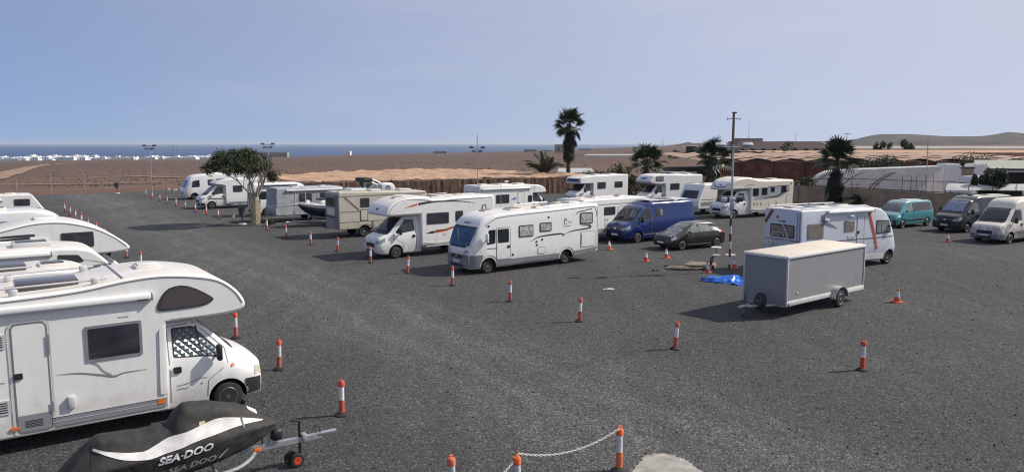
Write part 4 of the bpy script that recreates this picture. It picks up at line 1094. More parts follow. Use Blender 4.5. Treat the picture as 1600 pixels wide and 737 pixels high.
def cab_fittings(v, st='new', sides=(1, -1), glass='glass', bumper='grey', grille='plastic', lamp='lamp', mirror='plastic', doorm=None,
                 wsglass=None, sideglass=None, rim='steel', plate=True, bz=0.56):
    old = st == 'old'
    ws = ([(-.80, 1.47), (.80, 1.47), (.70, 2.06), (-.70, 2.06)] if old else [(-.80, 1.37), (.80, 1.37), (.70, 2.10), (-.70, 2.10)])
    w = v.front('windscreen', rounded(ws, .09), 'seal', off=0.006, rings=4)
    ws2 = [(y * 0.955, 1.765 + (z - 1.765) * 0.90) for y, z in ws]
    v.front('pane', rounded(ws2, .08), wsglass or glass, off=0.011, rings=4, parent=w)
    for k, y0 in enumerate((-.55, .12)):
        v.stroke('wiper', [(y0, ws[0][1] + .02), (y0 + .5, ws[0][1] + .10)], .03, 'plastic', 0, 1, off=.03, parent=w)
    fx = .62 if old else .80
    v.front('cowl', rounded([(-.78, ws[0][1] - .09), (.78, ws[0][1] - .09), (.78, ws[0][1] + .01), (-.78, ws[0][1] + .01)], .03), 'plastic', off=.012, rings=3)
    v.front('bumper', rounded([(-.80, .31), (.80, .31), (.80, bz), (-.80, bz)], .05), bumper, off=.025, rings=4)
    if not old:
        v.front('grille', rounded([(-.50, .60), (.50, .60), (.42, .82), (-.42, .82)], .05), grille, off=.02, rings=2)
        v.front('badge', rounded([(-.08, .84), (.08, .84), (.08, .91), (-.08, .91)], .03), 'chrome', off=.015, rings=1)
        v.front('air_intake', rounded([(-.4, .36), (.4, .36), (.4, .46), (-.4, .46)], .03), 'plastic', off=.034, rings=2)
    else:
        v.front('grille', rounded([(-.34, .66), (.34, .66), (.32, .80), (-.32, .80)], .04), grille, off=.02, rings=2)
    if plate: v.front('number_plate', rounded([(-.26, .46), (.26, .46), (.26, .57), (-.26, .57)], .01), 'plate', off=.045, rings=1)
    for sg in (1, -1):
        if old:
            h = v.front('headlight', rounded([(sg * .46, .72), (sg * .82, .72), (sg * .80, .93), (sg * .46, .88)], .04), lamp, off=.014, rings=2)
            v.side('lens', rounded([(.60, .74), (.78, .72), (.76, .90), (.64, .93)], .03), lamp, sg, off=.012, rings=2, parent=h)
        else:
            h = v.front('headlight', rounded([(sg * .50, .78), (sg * .84, .80), (sg * .82, 1.02), (sg * .62, .94)], .05), lamp, off=.014, rings=2)
            v.side('lens', rounded([(.60, .90), (.90, .80), (.90, .96), (.56, 1.12)], .03), lamp, sg, off=.012, rings=2, parent=h)
        v.side('bumper_corner', rounded([(fx - .20, .31), (fx + .13, .33), (fx + .13, bz), (fx - .24, bz)], .04), bumper, sg, off=.018, rings=3)
        v.wheel(0, sg * .97, .33, .22, rim)
    for sg in sides:
        d = v.stroke('door', [(-1.2, .42), (-1.2, 2.06), (-.64, 2.09), (-.02 if old else .08, 1.44), (.02 if old else .12, 1.10), (-.42, .78), (-.44, .42)], .016, 'seam', 1, sg, off=.005)
        wn = v.side('window', rounded(WIN_OLD if old else WIN_NEW, .05), 'seal', sg, off=.005, rings=3, parent=d)
        cx = -.62; cz = 1.66
        v.side('pane', rounded([(cx + (x - cx) * .93, cz + (z - cz) * .90) for x, z in (WIN_OLD if old else WIN_NEW)], .05), sideglass or glass, sg, off=.010, rings=3, parent=d)
        v.stroke('pillar', [(-.52, 1.36), (-.60, 2.02)], .035, 'seal', 1, sg, off=.014, parent=d)
        v.side('handle', rect(-1.13, -.97, 1.06, 1.20, .03), 'plastic', sg, off=.03, rings=1, parent=d)
        v.mirror(-.22, 1.42, 1.0, sg, mirror)
        v.side('indicator', rect(.08, .16, 1.02, 1.08, .02), 'amber', sg, off=.02, rings=1)

def alcove_prof(xr=-5.9, zb=.42, xf=-1.27, tip=(.41, 2.49), peak=(-1.19, 3.27), dip=(-2.85, 3.13), zr=3.08, und=2.24, zrb=None):
    up = spline([(xf + .02, und), (-.33, und), (tip[0] - .12, tip[1] - .19), tip, (tip[0] - .24, tip[1] + .35 * (peak[1] - tip[1]) / .78), (peak[0] + .9, peak[1] - .15), peak,
                 (peak[0] - .74, peak[1] - .02), dip, (dip[0] - 1.2, zr)], 5)
    return [(xr, zrb or zb), (xf, zb)] + up + [(xr + .1, zr), (xr, zr - .12)]

def rear_lights(v, x, hw, zs=(.75, 1.1), sgx=-1):
    for sg in (1, -1):
        v.front('tail_light', rounded([(sg * (hw - .22), zs[0]), (sg * (hw - .07), zs[0]), (sg * (hw - .07), zs[1]), (sg * (hw - .22), zs[1])], .03), 'redlamp', sgx, off=.014, rings=1)

U = (.811, .585); RV = 35.8      # direction the left row faces
# ---- near alcove motorhome on the left
v = V('motorhome', 'nearest white alcove motorhome with silver-blinded cab window, behind the covered jet ski', 'motorhome', (-6.98, 17.40), RV)
body = v.prism('body', alcove_prof(zb=.33), 1.13, .06, 'white', [(-4.80, .33, .43)])
v.loft('cab', CAB_OLD, 'white_clean', [(0, .33, .42)])
cab_fittings(v, 'old', bumper='bumperdark', lamp='lampold', sideglass='quilt', bz=.68)
sg = -1
for x0, x1 in ((-1.30, -3.40), (-4.02, -3.98)):
    pass
v.side('skirt', rect(-3.42, -1.32, .43, .62, .02), 'skirt', sg, off=.02, rings=2)
v.side('skirt', rect(-5.85, -5.30, .46, .62, .02), 'skirt', sg, off=.02, rings=2)
v.stroke('trim', [(-3.42, .635), (-1.30, .635)], .03, 'white_clean', 1, sg, off=.03)
v.stroke('trim', [(-3.42, .53), (-1.30, .52)], .015, 'lightgrey', 1, sg, off=.026)
d = v.door(-4.0, -3.42, .42, 2.56, sg, 'white', 'seam', -3.93, 1.55, .12)
v.stroke('door_trim', rect(-4.04, -3.38, .38, 2.6, .14), .03, 'lightgrey', 1, sg, off=.02, closed=True, parent=d)
v.stroke('kick_plate', [(-3.98, .60), (-3.44, .60)], .32, 'skirt', 1, sg, off=.017, parent=d)
for k in range(5): v.stroke('vent_slat', [(-3.88, .52 + k * .03), (-3.58, .52 + k * .03)], .014, 'ink', 1, sg, off=.021, parent=d)
v.stroke('hinge', [(-3.41, 1.9), (-3.41, 2.3)], .05, 'inkgrey', 1, sg, off=.035, parent=d)
v.stroke('hinge', [(-3.41, .75), (-3.41, .95)], .05, 'inkgrey', 1, sg, off=.035, parent=d)
f = v.window(-2.77, -1.73, 1.63, 2.36, sg, 'glass_acrylic', 'grey', .055, r=.035)
v.stroke('blind_bar', [(-2.68, 1.74), (-1.83, 1.74)], .02, 'plastic', 1, sg, off=.034, parent=f)
aw = spline([(-1.40, 2.52), (-1.36, 2.72), (-1.16, 2.96), (-.78, 2.97), (-.30, 2.68), (-.34, 2.56), (-.6, 2.50), (-1.2, 2.49)], 3, True)
f = v.side('alcove_window', aw, 'seal', sg, off=.02, rings=3)
v.side('pane', [(-.86 + (x + .86) * .9, 2.72 + (z - 2.72) * .86) for x, z in aw], 'glass_tint', sg, off=.026, rings=3, parent=f)
v.awning(-5.6, -1.50, 2.85, sg, 1.13)
v.stroke('badge', [(-1.80, 2.80), (-1.60, 2.80)], .03, 'ink', 1, sg, off=.16)
v.stroke('edge_trim', spline([(-5.8, 3.0), (-4.12, 3.01), (-2.85, 3.06), (-1.93, 3.18), (-1.19, 3.20), (-.29, 3.05), (.14, 2.78), (.34, 2.47)], 5), .035, 'inkgrey', 1, sg, off=.006)
sw = spline([(-3.31, 1.47), (-2.9, 1.43), (-2.5, 1.32), (-2.28, 1.26), (-2.1, 1.30), (-1.65, 1.30)], 4)
v.stroke('swoosh', sw, [.005 + .03 * math.sin(math.pi * i / (len(sw) - 1)) for i in range(len(sw))], 'inkgrey', 1, sg)
v.stroke('swoosh', spline([(-2.68, 1.60), (-2.58, 1.55), (-2.48, 1.40), (-2.34, 1.30)], 4), .022, 'inkgrey', 1, sg)
v.stroke('swoosh', [(-4.6, 1.50), (-4.15, 1.46)], .015, 'inkgrey', 1, sg)
rbox('service_box', (-3.08, -1.15, .87), (.14, .12, .26), .03, 'lightgrey', v.root)
for z0 in (2.12, .84):
    f = v.side('vent_grille', rect(-4.42, -4.10, z0, z0 + .28, .02), 'lightgrey', sg, off=.02, rings=1)
    for k in range(5): v.stroke('vent_slat', [(-4.38, z0 + .05 + k * .045), (-4.14, z0 + .05 + k * .045)], .02, 'ink', 1, sg, off=.025, parent=f)
v.stroke('cab_swoosh', spline([(-1.08, .78), (-.85, .80), (-.6, .87), (-.45, .86)], 4), .013, 'inkgrey', 1, sg)
v.stroke('lettering', [(-1.08, .69), (-.98, .71), (-.90, .69), (-.84, .72)], .016, 'inkgrey', 1, sg)
v.stroke('lettering', [(-.56, .77), (-.55, .73)], .03, 'inkgrey', 1, sg)
v.side('marker_light', rect(-1.50, -1.36, .50, .60, .02), 'amber', sg, off=.03, rings=1)
v.side('corner_bulge', rounded([(-1.44, .70), (-1.30, .70), (-1.30, 2.18), (-1.40, 2.1)], .05), 'white_clean', sg, off=.03, rings=2)
v.side('marker_light', rect(-4.12, -3.98, .50, .56, .02), 'amber', sg, off=.03, rings=1)
v.hatch(-3.3, -.2, 1.1, .75, .16, 'glass_tint'); v.hatch(-1.35, .1, .52, .52, .08, 'white_roof', lid='white_clean')
v.hatch(-5.0, 0, .7, .7, .1, 'white_roof', lid='glass_tint')
v.side('roof_skin', rect(-5.7, -5.69, 3.0, 3.01), 'white_roof', sg)
for y in (-.95, .95):
    v.rail([(-5.4, y, 3.22), (-2.3, y, 3.26)], .022)
    for x in (-5.3, -3.9, -2.5):
        rbox('rail_foot', (x, y, v.top(x, y) + .06), (.16, .10, .16), .05, 'lightgrey', v.root)
v.rail([(-2.0, -1.05, v.top(-2.0, 0) + .012), (-2.0, 1.05, v.top(-2.0, 0) + .012)], .02, 'lightgrey', 'roof_joint')
for y in (-.98, .98): v.wheel(-4.80, y, .33, .22, 'steel')
NEAR = v

def strips(v, sg, hw, segs, m='grey', z0=.3, z1=.6, off=.016):
    for a, b in segs: v.side('skirt', rect(a, b, z0, z1, .02), m, sg, off=off, rings=2)

def flare(v, x, sg, m, r=.46, wd=.10, z=.33):
    pts = [(x + r * math.cos(a), z + r * math.sin(a)) for a in [math.pi * (k / 12) for k in range(13)]]
    v.stroke('wheel_arch', pts, wd, m, 1, sg, off=.02)

# ---- second: low-profile, mostly its roof
def lowprofile(name, label, loc, hd, xr=-5.6, zr=2.78, sides=(1,), wins=(), nose='new', group=None, m='white', fit=True, roof=True, doors=(), cabm=None, hatches=((-2.6, 0), (-4.4, .2)), gl='glass_acrylic', awn=None, bumper='grey', zf=None, ws=None):
    v = V(name, label, 'motorhome', loc, hd, group)
    z = zf or zr
    prof = [(xr, .5), (-1.25, .42)] + spline([(-1.25, 2.1), (-.80, 2.20), (-.45, 2.24), (-.42, 2.34), (-.85, z - .12), (-1.5, z), (-2.6, zr)], 5) + [(xr + .12, zr), (xr, zr - .12)]
    v.prism('body', prof, 1.12, .07, m, [(-4.0, .33, .42)])
    v.loft('cab', CAB_OLD if nose == 'old' else CAB_NEW, cabm or m, [(0, .33, .42)])
    cab_fittings(v, nose, bumper=bumper, wsglass=ws)
    for sg in (1, -1):
        v.wheel(-4.0, sg * .97)
        strips(v, sg, 1.12, [(-3.5, -1.3), (xr + .05, -4.5)], 'skirt')
    for sg in sides:
        for w_ in wins: v.window(*w_, sg=sg, m=gl)
        for d_ in doors: v.door(*d_, sg=sg, m=m, hx=d_[0] + .08, hz=1.4)
        if awn: v.awning(awn[0], awn[1], zr - .16, sg, 1.12)
    for hx, hy in hatches: v.hatch(hx, hy, .62, .62, .1, 'white_roof', lid='glass_tint')
    rear_lights(v, xr, 1.12)
    return v

l2 = lowprofile('motorhome', 'low white motorhome roof right behind the nearest alcove motorhome on the left', (-10.75, 20.4), RV, xr=-6.2, zr=2.86, sides=(-1,), wins=((-3.2, -2.2, 1.7, 2.3),), hatches=((-1.5, 0), (-3.9, 0)))
l2.hatch(-2.7, -.2, 1.2, .8, .14, 'glass_tint')
for y in (-.9,): l2.rail([(-5.6, y, 2.98), (-2.0, y, 2.98)], .025)
l3 = lowprofile('motorhome', 'rounded white low-profile motorhome with raised grey skylight, third from the near left', (-12.95, 24.6), RV, xr=-6.0, zr=2.88, sides=(-1,), wins=((-3.2, -2.2, 1.7, 2.3),), awn=(-5.5, -1.9), hatches=((-3.6, .1),), zf=2.84)
l3.hatch(-2.35, -.15, 1.0, .7, .16, 'lightgrey', lid='glass_tint')
l3.side('corner_window', rounded([(-1.75, 2.35), (-1.05, 2.40), (-1.2, 2.62), (-1.75, 2.66)], .06), 'seal', -1, off=.012)

# ---- alcove with big front window on the left
v = V('motorhome', 'white alcove motorhome with long sloping nose and dark square alcove window, left row', 'motorhome', (-15.26, 28.64), RV)
pf = [(-6.3, .5), (-1.27, .42)] + spline([(-1.25, 2.0), (-.3, 2.0), (.30, 2.05), (.46, 2.14), (.40, 2.28), (-.05, 2.65), (-.7, 3.02), (-1.6, 3.27), (-2.5, 3.28), (-3.4, 3.10), (-4.1, 2.96), (-5.2, 2.94)], 5) + [(-6.2, 2.94), (-6.3, 2.8)]
v.prism('body', pf, 1.14, .07, 'white', [(-4.1, .33, .42)])
v.loft('cab', CAB_NEW, 'white', [(0, .33, .42)])
cab_fittings(v, 'new')
v.window(-1.72, -.70, 2.30, 2.84, -1, 'glass_acrylic', 'seal', .06, r=.05)
v.awning(-5.9, -2.15, 2.60, -1, 1.14)
v.stroke('edge_trim', spline([(-6.1, 2.85), (-4.1, 2.87), (-3.4, 3.0), (-2.5, 3.19), (-1.6, 3.18), (-.7, 2.94), (-.05, 2.58), (.36, 2.22)], 5), .03, 'inkgrey', 1, -1)
for zz, ln in ((2.82, -2.5), (2.72, -2.65)):
    v.stroke('stripe', spline([(-4.6, zz - .16), (-3.6, zz - .02), (ln, zz)], 4), [.02, .03, .04, .05, .06, .07, .08, .09, .07], 'ink', 1, -1)
v.hatch(-2.1, 0, .7, .9, .08, 'white_clean'); v.hatch(-4.4, 0, 1.0, .8, .1, 'white_roof')
for sg in (1, -1): v.wheel(-4.1, sg * .97)

# ---- integral with curved nose on the left
INT_ST = [(1.02, .34, 1.02, .62, .66, .6, .60, .06), (.98, .28, 1.22, .80, .84, .7, .76, .10), (.88, .26, 1.42, .92, .96, .9, .86, .12), (.72, .25, 1.75, 1.0, 1.04, 1.1, .94, .14),
          (.50, .25, 2.18, 1.05, 1.09, 1.2, 1.0, .16), (.32, .25, 2.42, 1.08, 1.12, 1.3, 1.02, .2), (.05, .25, 2.60, 1.1, 1.14, 1.3, 1.05, .22), (-.4, .25, 2.72, 1.1, 1.14, 1.3, 1.09, .17),
          (-1.0, .26, 2.77, 1.12, 1.15, 1.3, 1.12, .11)]
v = V('motorhome', 'white integral motorhome with swept curved nose behind the alcove with square window', 'motorhome', (-22.3, 36.6), RV)
v.loft('body', [(x, a, b + .12 * min(1, max(0, (.6 - x))), c, d, e, f, g) for x, a, b, c, d, e, f, g in INT_ST] + [(-5.8, .4, 2.9, 1.1, 1.13, 1.3, 1.1, .12), (-6.0, .5, 2.86, 1.08, 1.11, 1.3, 1.08, .12)], 'white_clean', [(0, .33, .42), (-3.9, .33, .42)])
v.front('windscreen', rounded([(-.86, 1.32), (.86, 1.32), (.86, 2.2), (-.86, 2.2)], .1), 'glass', rings=4)
v.side('window', rounded([(-.1, 1.4), (.45, 1.40), (.30, 2.1), (-.1, 2.25)], .06), 'glass', -1)
v.side('window', rounded([(-3.9, 2.05), (-1.6, 2.05), (-1.1, 2.45), (-3.9, 2.45)], .06), 'glass_pale', -1)
v.side('window', rounded([(-1.0, 2.2), (.0, 2.1), (-.15, 2.32), (-.9, 2.5)], .06), 'glass_pale', -1)
v.mirror(.5, 1.9, 1.08, -1, 'white', .34); v.mirror(.5, 1.9, 1.08, 1, 'white', .34)
v.hatch(-2.2, 0, .8, .8, .1, 'white_roof', lid='glass_tint'); v.hatch(-4.3, 0, 1.6, .5, .14, 'cream_roof')
for sg in (1, -1):
    v.wheel(0, sg * 1.0); v.wheel(-3.9, sg * 1.0)

def caravan(name, label, front, hd, L=5.2, hw=1.12, zt=2.58, zb=.45, m='white', slope=.55, wins=(), side=1, stripes=(), group=None, frontglass='glass_acrylic', fz=(1.35, 2.0), roofm=None, wheelx=None, body='body'):
    """front = ground point below the middle of the front face; x=0 is the front, body runs to -L"""
    v = V(name, label, 'caravan', front, hd, group)
    pf = [(-L, zb), (-.12, zb)] + spline([(-.06, zb + .04), (0, zb + .3), (-.02, 1.15), (-.08, 1.3), (-slope, zt - .12), (-slope - .15, zt - .02), (-slope - .6, zt)], 4) + [(-L + .3, zt), (-L + .05, zt - .1)]
    v.prism(body, pf, hw, .07, m, [(wheelx or -L * .55, .3, .36)])
    for sg in (1, -1): v.wheel(wheelx or -L * .55, sg * (hw - .06), .31, .19, 'steel')
    for w_ in wins: v.window(*w_, sg=side)
    for z, wd, mm in stripes: v.stroke('stripe', [(-L + .1, z), (-.35, z)], wd, mm, 1, side)
    v.front('front_window', rounded([(-hw + .25, fz[0]), (hw - .25, fz[0]), (hw - .3, fz[1]), (-hw + .3, fz[1])], .1), frontglass, rings=3, off=.015)
    v.hatch(-L * .35, 0, .6, .6, .09, 'white_roof', lid='glass_tint'); v.hatch(-L * .75, 0, .45, .45, .09, 'white_roof', lid='glass_tint')
    b = MB(); b.tube([(-.1, .45, zb - .02), (.9, .05, .45)], .04, 6).tube([(-.1, -.45, zb - .02), (.9, -.05, .45)], .04, 6).tube([(.75, 0, .46), (1.15, 0, .46)], .04, 6)
    b.build('drawbar', 'galv', v.root)
    j = MB().tube([(.7, .12, .1), (.7, .12, .75)], .03, 8).lathe([(.001, -.03), (.1, -.03), (.1, .03), (.001, .03)], 12, c=(.7, .12, .1), axis='y').build('jockey_wheel', 'darkgrey', v.root)
    rear_lights(v, -L, hw, (.6, .85))
    return v

v = caravan('caravan', 'white caravan with raked front, black side line and small window near the front, far left', (-32.3, 52.6), RV, 6.0, 1.12, 2.6, .75, slope=.85, wins=((-1.95, -1.05, 1.85, 2.3),), side=-1, fz=(1.4, 2.1))
v.stroke('stripe', [(-2.3, 1.62), (-.55, 1.62), (-.10, 1.50)], [.03, .09, .05], 'ink', 1, -1)
v.awning(-5.6, -2.6, 2.25, -1, 1.12)
v = V('motorhome', 'white rounded motorhome roof at the far left edge behind the raked caravan', 'motorhome', (-38.2, 55.8), RV)
v.loft('body', INT_ST + [(-5.8, .4, 2.82, 1.1, 1.13, 1.3, 1.1, .12), (-6.0, .5, 2.78, 1.08, 1.11, 1.3, 1.08, .12)], 'white_clean', [(0, .33, .42), (-3.9, .33, .42)])
v.front('windscreen', rounded([(-.86, 1.32), (.86, 1.32), (.86, 2.2), (-.86, 2.2)], .1), 'glass', rings=4)
v.side('window', rounded([(-.1, 1.4), (.45, 1.40), (.30, 2.1), (-.1, 2.25)], .06), 'glass', -1)
v.side('window', rounded([(-2.9, 2.1), (-1.0, 2.1), (-.7, 2.4), (-2.9, 2.45)], .06), 'glass', -1)
v.hatch(-2.2, 0, .8, .8, .1, 'white_roof', lid='glass_tint')
for sg in (1, -1):
    v.wheel(0, sg * 1.0); v.wheel(-3.9, sg * 1.0)

# ---- right row, far to near
v = V('motorhome', 'farthest white motorhome with raked blue-tinted windscreen, end of the aisle beside the field', 'motorhome', (-34.7, 82.3), 216)
v.loft('body', [(x, a, b - .1, c, d, e, f, g) for x, a, b, c, d, e, f, g in INT_ST] + [(-5.3, .4, 2.72, 1.1, 1.13, 1.3, 1.1, .12), (-5.5, .5, 2.7, 1.08, 1.11, 1.3, 1.08, .12)], 'white_clean', [(0, .33, .42), (-3.7, .33, .42)])
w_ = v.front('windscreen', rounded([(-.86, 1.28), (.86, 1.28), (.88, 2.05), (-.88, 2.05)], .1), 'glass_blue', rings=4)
for sg in (1, -1):
    v.side('window', rounded([(-.55, 1.35), (.30, 1.30), (.15, 2.0), (-.55, 2.1)], .06), 'glass', sg); v.wheel(0, sg * 1.0); v.wheel(-3.7, sg * 1.0)
    v.front('headlight', rounded([(sg * .5, .72), (sg * .78, .76), (sg * .78, .92), (sg * .5, .9)], .03), 'lamp', rings=1)
    v.mirror(.3, 1.9, 1.08, sg, 'white', .3)
v.window(-2.3, -1.4, 1.5, 2.1); v.window(-4.4, -3.4, 1.5, 2.1); v.hatch(-2.4, 0, .8, .8, .1, 'white_roof', lid='glass_tint')
v.front('grille', rounded([(-.4, .62), (.4, .62), (.4, .74), (-.4, .74)], .03), 'plastic', rings=1)

v = lowprofile('motorhome', 'white low-profile motorhome with black lower cab stripe, seen beside the bare-limbed tree', (-28.2, 70.45), 216, xr=-5.8, zr=2.72, sides=(1,), wins=((-2.8, -1.95, 1.5, 2.1), (-4.6, -3.8, 1.55, 2.1)), nose='new', bumper='plastic')
v.stroke('stripe', [(-1.25, .92), (-.2, .95), (.3, .95)], [.08, .08, .05], 'ink', 1, 1, off=.012)
v.front('badge', rounded([(-.12, .82), (.12, .82), (.12, .88), (-.12, .88)], .02), 'chrome', rings=1, off=.03)
v.patch('roof_pod', rect(-1.4, -.9, -.7, .7, .1), 'skirt', 2, 1, off=.05)

VAN_R = lambda z: VAN_NEW + [(-.75, .24, z - .22, .97, 1.02, 1.2, .82, .16), (-1.05, .24, z - .06, .97, 1.02, 1.2, .84, .18), (-1.4, .24, z, .97, 1.02, 1.2, .86, .18), (-4.85, .3, z, .97, 1.02, 1.2, .86, .18), (-4.98, .34, z - .06, .95, 1.0, 1.2, .84, .18)]
# campervan standing tail towards the aisle, beside the tree
hd = 36
o_ = (-20.84 - U[0] * 1.0 + U[0] * 4.98, 63.43 - U[1] * 1.0 + U[1] * 4.98)
v = V('campervan', 'white high-roof camper van, red tail lights towards the aisle, right of the tree', 'campervan', o_, hd)
v.loft('body', VAN_R(2.72), 'white_clean', [(0, .33, .42), (-4.0, .33, .42)])
cab_fittings(v, 'new', bumper='grey')
for a, b in ((-.92, -.03), (.03, .92)):
    d = v.front('rear_door', rounded([(a, .5), (b, .5), (b * .94, 2.5), (a * .94, 2.5)], .06), 'white_clean', -1, off=.014)
    v.front('window', rounded([(a + .08, 1.35), (b - .08, 1.35), (b - .10, 2.05), (a + .08, 2.05)], .06), 'glass_pale', -1, off=.03, parent=d)
v.side('window', rounded([(-4.75, 1.42), (-4.0, 1.42), (-4.0, 2.08), (-4.75, 2.08)], .08), 'glass', -1, off=.012)
v.side('window', rounded([(-3.0, 1.42), (-1.9, 1.42), (-1.9, 2.08), (-3.0, 2.08)], .08), 'glass', -1, off=.012)
for sg in (1, -1):
    v.side('tail_light', rect(-4.96, -4.80, .85, 1.32, .04), 'redlamp', sg, off=.02, rings=1)
    v.front('tail_light', rounded([(sg * .84, .85), (sg * .96, .85), (sg * .95, 1.32), (sg * .84, 1.32)], .02), 'redlamp', -1, off=.02, rings=1)
    v.wheel(-4.0, sg * .97)
v.front('bumper', rounded([(-.9, .34), (.9, .34), (.9, .5), (-.9, .5)], .04), 'darkgrey', -1, off=.04)
v.awning(-4.5, -1.4, 2.52, -1, .92, 'darkgrey'); v.hatch(-3.2, 0, .7, .7, .1, 'white_roof', lid='glass_tint')

# covered caravan
v = caravan('caravan', 'pale grey caravan wrapped in a wrinkled plastic cover behind the small boat', (-18.6, 58.2), 216, 5.6, 1.14, 2.62, .5, m='plasticcover', slope=.12, wins=((-2.9, -1.9, 1.55, 2.15), (-4.6, -3.6, 1.55, 2.15)), side=1, frontglass='plasticcover')
v.awning(-5.4, -.9, 2.42, 1, 1.14)
for x in (-1.6, -2.4, -3.4): v.stroke('strap', [(x, .5), (x, 2.3)], .05, 'lightgrey', 1, 1, off=.03)
v.stroke('strap', [(-5.3, 1.3), (-.1, 1.3)], .05, 'lightgrey', 1, 1, off=.03)

# old beige camper seen from its tail
v = V('motorhome', 'old beige box camper with rear ladder, brown diagonal stripe and dark rear wall', 'motorhome', (-10.15, 49.57), 216)
v.prism('body', [(-4.6, .55), (1.74, .55), (1.74, 2.78)] + [(1.66, 2.92), (-4.5, 2.82), (-4.6, 2.7)], 1.1, .05, 'oldbeige', [(0, .36, .44)])
v.front('rear_panel', rounded([(-1.03, .6), (1.03, .6), (1.03, 2.78), (-1.03, 2.78)], .05), 'greyside', 1, off=.01)
v.front('window', rounded([(-.85, 2.0), (.62, 2.0), (.62, 2.55), (-.85, 2.55)], .06), 'glass', 1, off=.03)
v.front('panel', rounded([(-.75, 1.45), (.45, 1.45), (.45, 1.9), (-.75, 1.9)], .03), 'warmwhite', 1, off=.02)
v.front('bike_rack', rounded([(-.9, 1.28), (.7, 1.28), (.7, 1.36), (-.9, 1.36)], .02), 'plastic', 1, off=.05)
lad = MB()
for y in (.72, .95): lad.tube([(1.83, y, .75), (1.83, y, 2.85), (1.6, y, 3.02)], .022, 6)
for k in range(8): lad.tube([(1.83, .72, .85 + .26 * k), (1.83, .95, .85 + .26 * k)], .018, 6)
lad.build('ladder', 'inkgrey', v.root)
for z in (1.68, 1.02): v.stroke('trim', [(-4.5, z), (1.7, z)], .045, 'blind_brown', 1, 1)
v.stroke('top_trim', [(-4.5, 2.66), (1.7, 2.66)], .05, 'blind_brown', 1, 1)
v.stroke('diagonal_stripe', [(1.35, 2.62), (.35, 1.74)], .12, 'blind_brown', 1, 1)
v.window(-.36, .26, 1.93, 2.52, 1, 'glass_acrylic', 'seal'); f = v.window(-.24, .28, 1.06, 1.78, 1, 'warmwhite', 'seal', .05)
for k in range(5): v.stroke('vent_slat', [(-.16, 1.2 + k * .11), (.20, 1.2 + k * .11)], .03, 'blind_brown', 1, 1, off=.035, parent=f)
v.window(-2.6, -1.6, 1.75, 2.4, 1); v.side('wheel_panel', rect(-.62, -.5, .62, 1.0, .02), 'darkgrey', 1, off=.01)
flare(v, 0, 1, 'darkgrey', .48, .12, .36)
v.side('service_flap', rect(-.1, .4, .85, .98, .02), 'lightgrey', 1, off=.02, rings=1)
for sg in (1, -1): v.wheel(0, sg * 1.0, .36, .22, 'steel'); v.wheel(-3.6, sg * 1.0, .36, .22, 'steel')
v.hatch(-1.2, 0, .7, .7, .12, 'warmwhite'); v.hatch(-3.3, .2, .9, .7, .14, 'warmwhite')
for sg in (1, -1): v.rail([(1.4, sg * .95, 2.98), (-3.9, sg * .95, 2.92)], .02, 'inkgrey')

# white alcove with orange flash
v = V('motorhome', 'white alcove motorhome with orange and black flashes left of the central integral', 'motorhome', (-6.66, 40.24), 216)
pf = alcove_prof(-6.2, .52, -1.40, (.62, 2.42), (-1.1, 3.20), (-2.35, 3.03), 3.12, 2.22)
v.prism('body', pf, 1.15, .12, 'white', [(-4.0, .33, .43)])
v.loft('cab', CAB_NEW, 'white_clean', [(0, .33, .42)])
cab_fittings(v, 'new', bumper='white_clean', rim='alloy', sideglass='glass')
for sg in (1,):
    v.window(-3.14, -1.78, 1.70, 2.30, sg, 'glass_acrylic', 'seal', .06, r=.05); v.window(-4.05, -3.58, 1.76, 2.33, sg, 'glass_acrylic', 'seal', .05, r=.05)
    a = spline([(-.42, 2.63), (-.8, 2.72), (-1.20, 2.84)], 3)
    v.side('flash', [(-.40, 2.62), (-1.18, 2.74), (-1.22, 2.86), (-.75, 2.74)], 'orangeink', sg, off=.006, rings=2)
    a = spline([(-1.28, 2.81), (-2.2, 2.90), (-3.1, 2.90), (-4.0, 2.84), (-4.85, 2.72)], 5)
    v.stroke('flash', a, [.11 * (1 - i / (len(a) - 1)) + .012 for i in range(len(a))], 'ink', 1, sg)
    v.side('flash', [(-1.68, 1.22), (-2.1, 1.19), (-2.42, 1.27), (-2.1, 1.33)], 'ink', sg, off=.006, rings=2)
    a = spline([(-2.3, 1.29), (-2.9, 1.32), (-3.6, 1.47), (-4.6, 1.6)], 5)
    v.stroke('flash', a, [.13 * (1 - i / (len(a) - 1)) + .01 for i in range(len(a))], 'orangeink', 1, sg)
    v.stroke('flash', [(x, z + .05) for x, z in a], [.05 * (1 - i / (len(a) - 1)) + .01 for i in range(len(a))], 'ink', 1, sg, off=.011)
    v.stroke('edge_trim', spline([(.45, 2.36), (.26, 2.70), (-.25, 3.0), (-1.05, 3.07), (-2.2, 2.92), (-3.2, 2.94), (-6.0, 3.0)], 5), .03, 'inkgrey', 1, sg)
    v.stroke('emblem', [(-5.35, 2.55), (-5.55, 2.60), (-5.6, 2.35)], .05, 'maroon', 1, sg); v.stroke('emblem', [(-5.3, 2.3), (-5.36, 2.55)], .06, 'ink', 1, sg); v.stroke('emblem', [(-5.2, 2.26), (-5.75, 2.28)], .03, 'inkgrey', 1, sg)
    v.side('filler_cap', rect(-2.98, -2.78, 1.08, 1.18, .05), 'lightgrey', sg, off=.015, rings=1)
    strips(v, sg, 1.15, [(-3.5, -1.45), (-6.15, -4.5)], 'white_clean', .50, .74, .03)
for sg in (1, -1): v.wheel(-4.0, sg * 1.0)
v.front('emblem', rounded([(-.12, 2.52), (.12, 2.52), (.14, 2.62), (-.14, 2.62)], .04), 'ink', 1, rings=1)
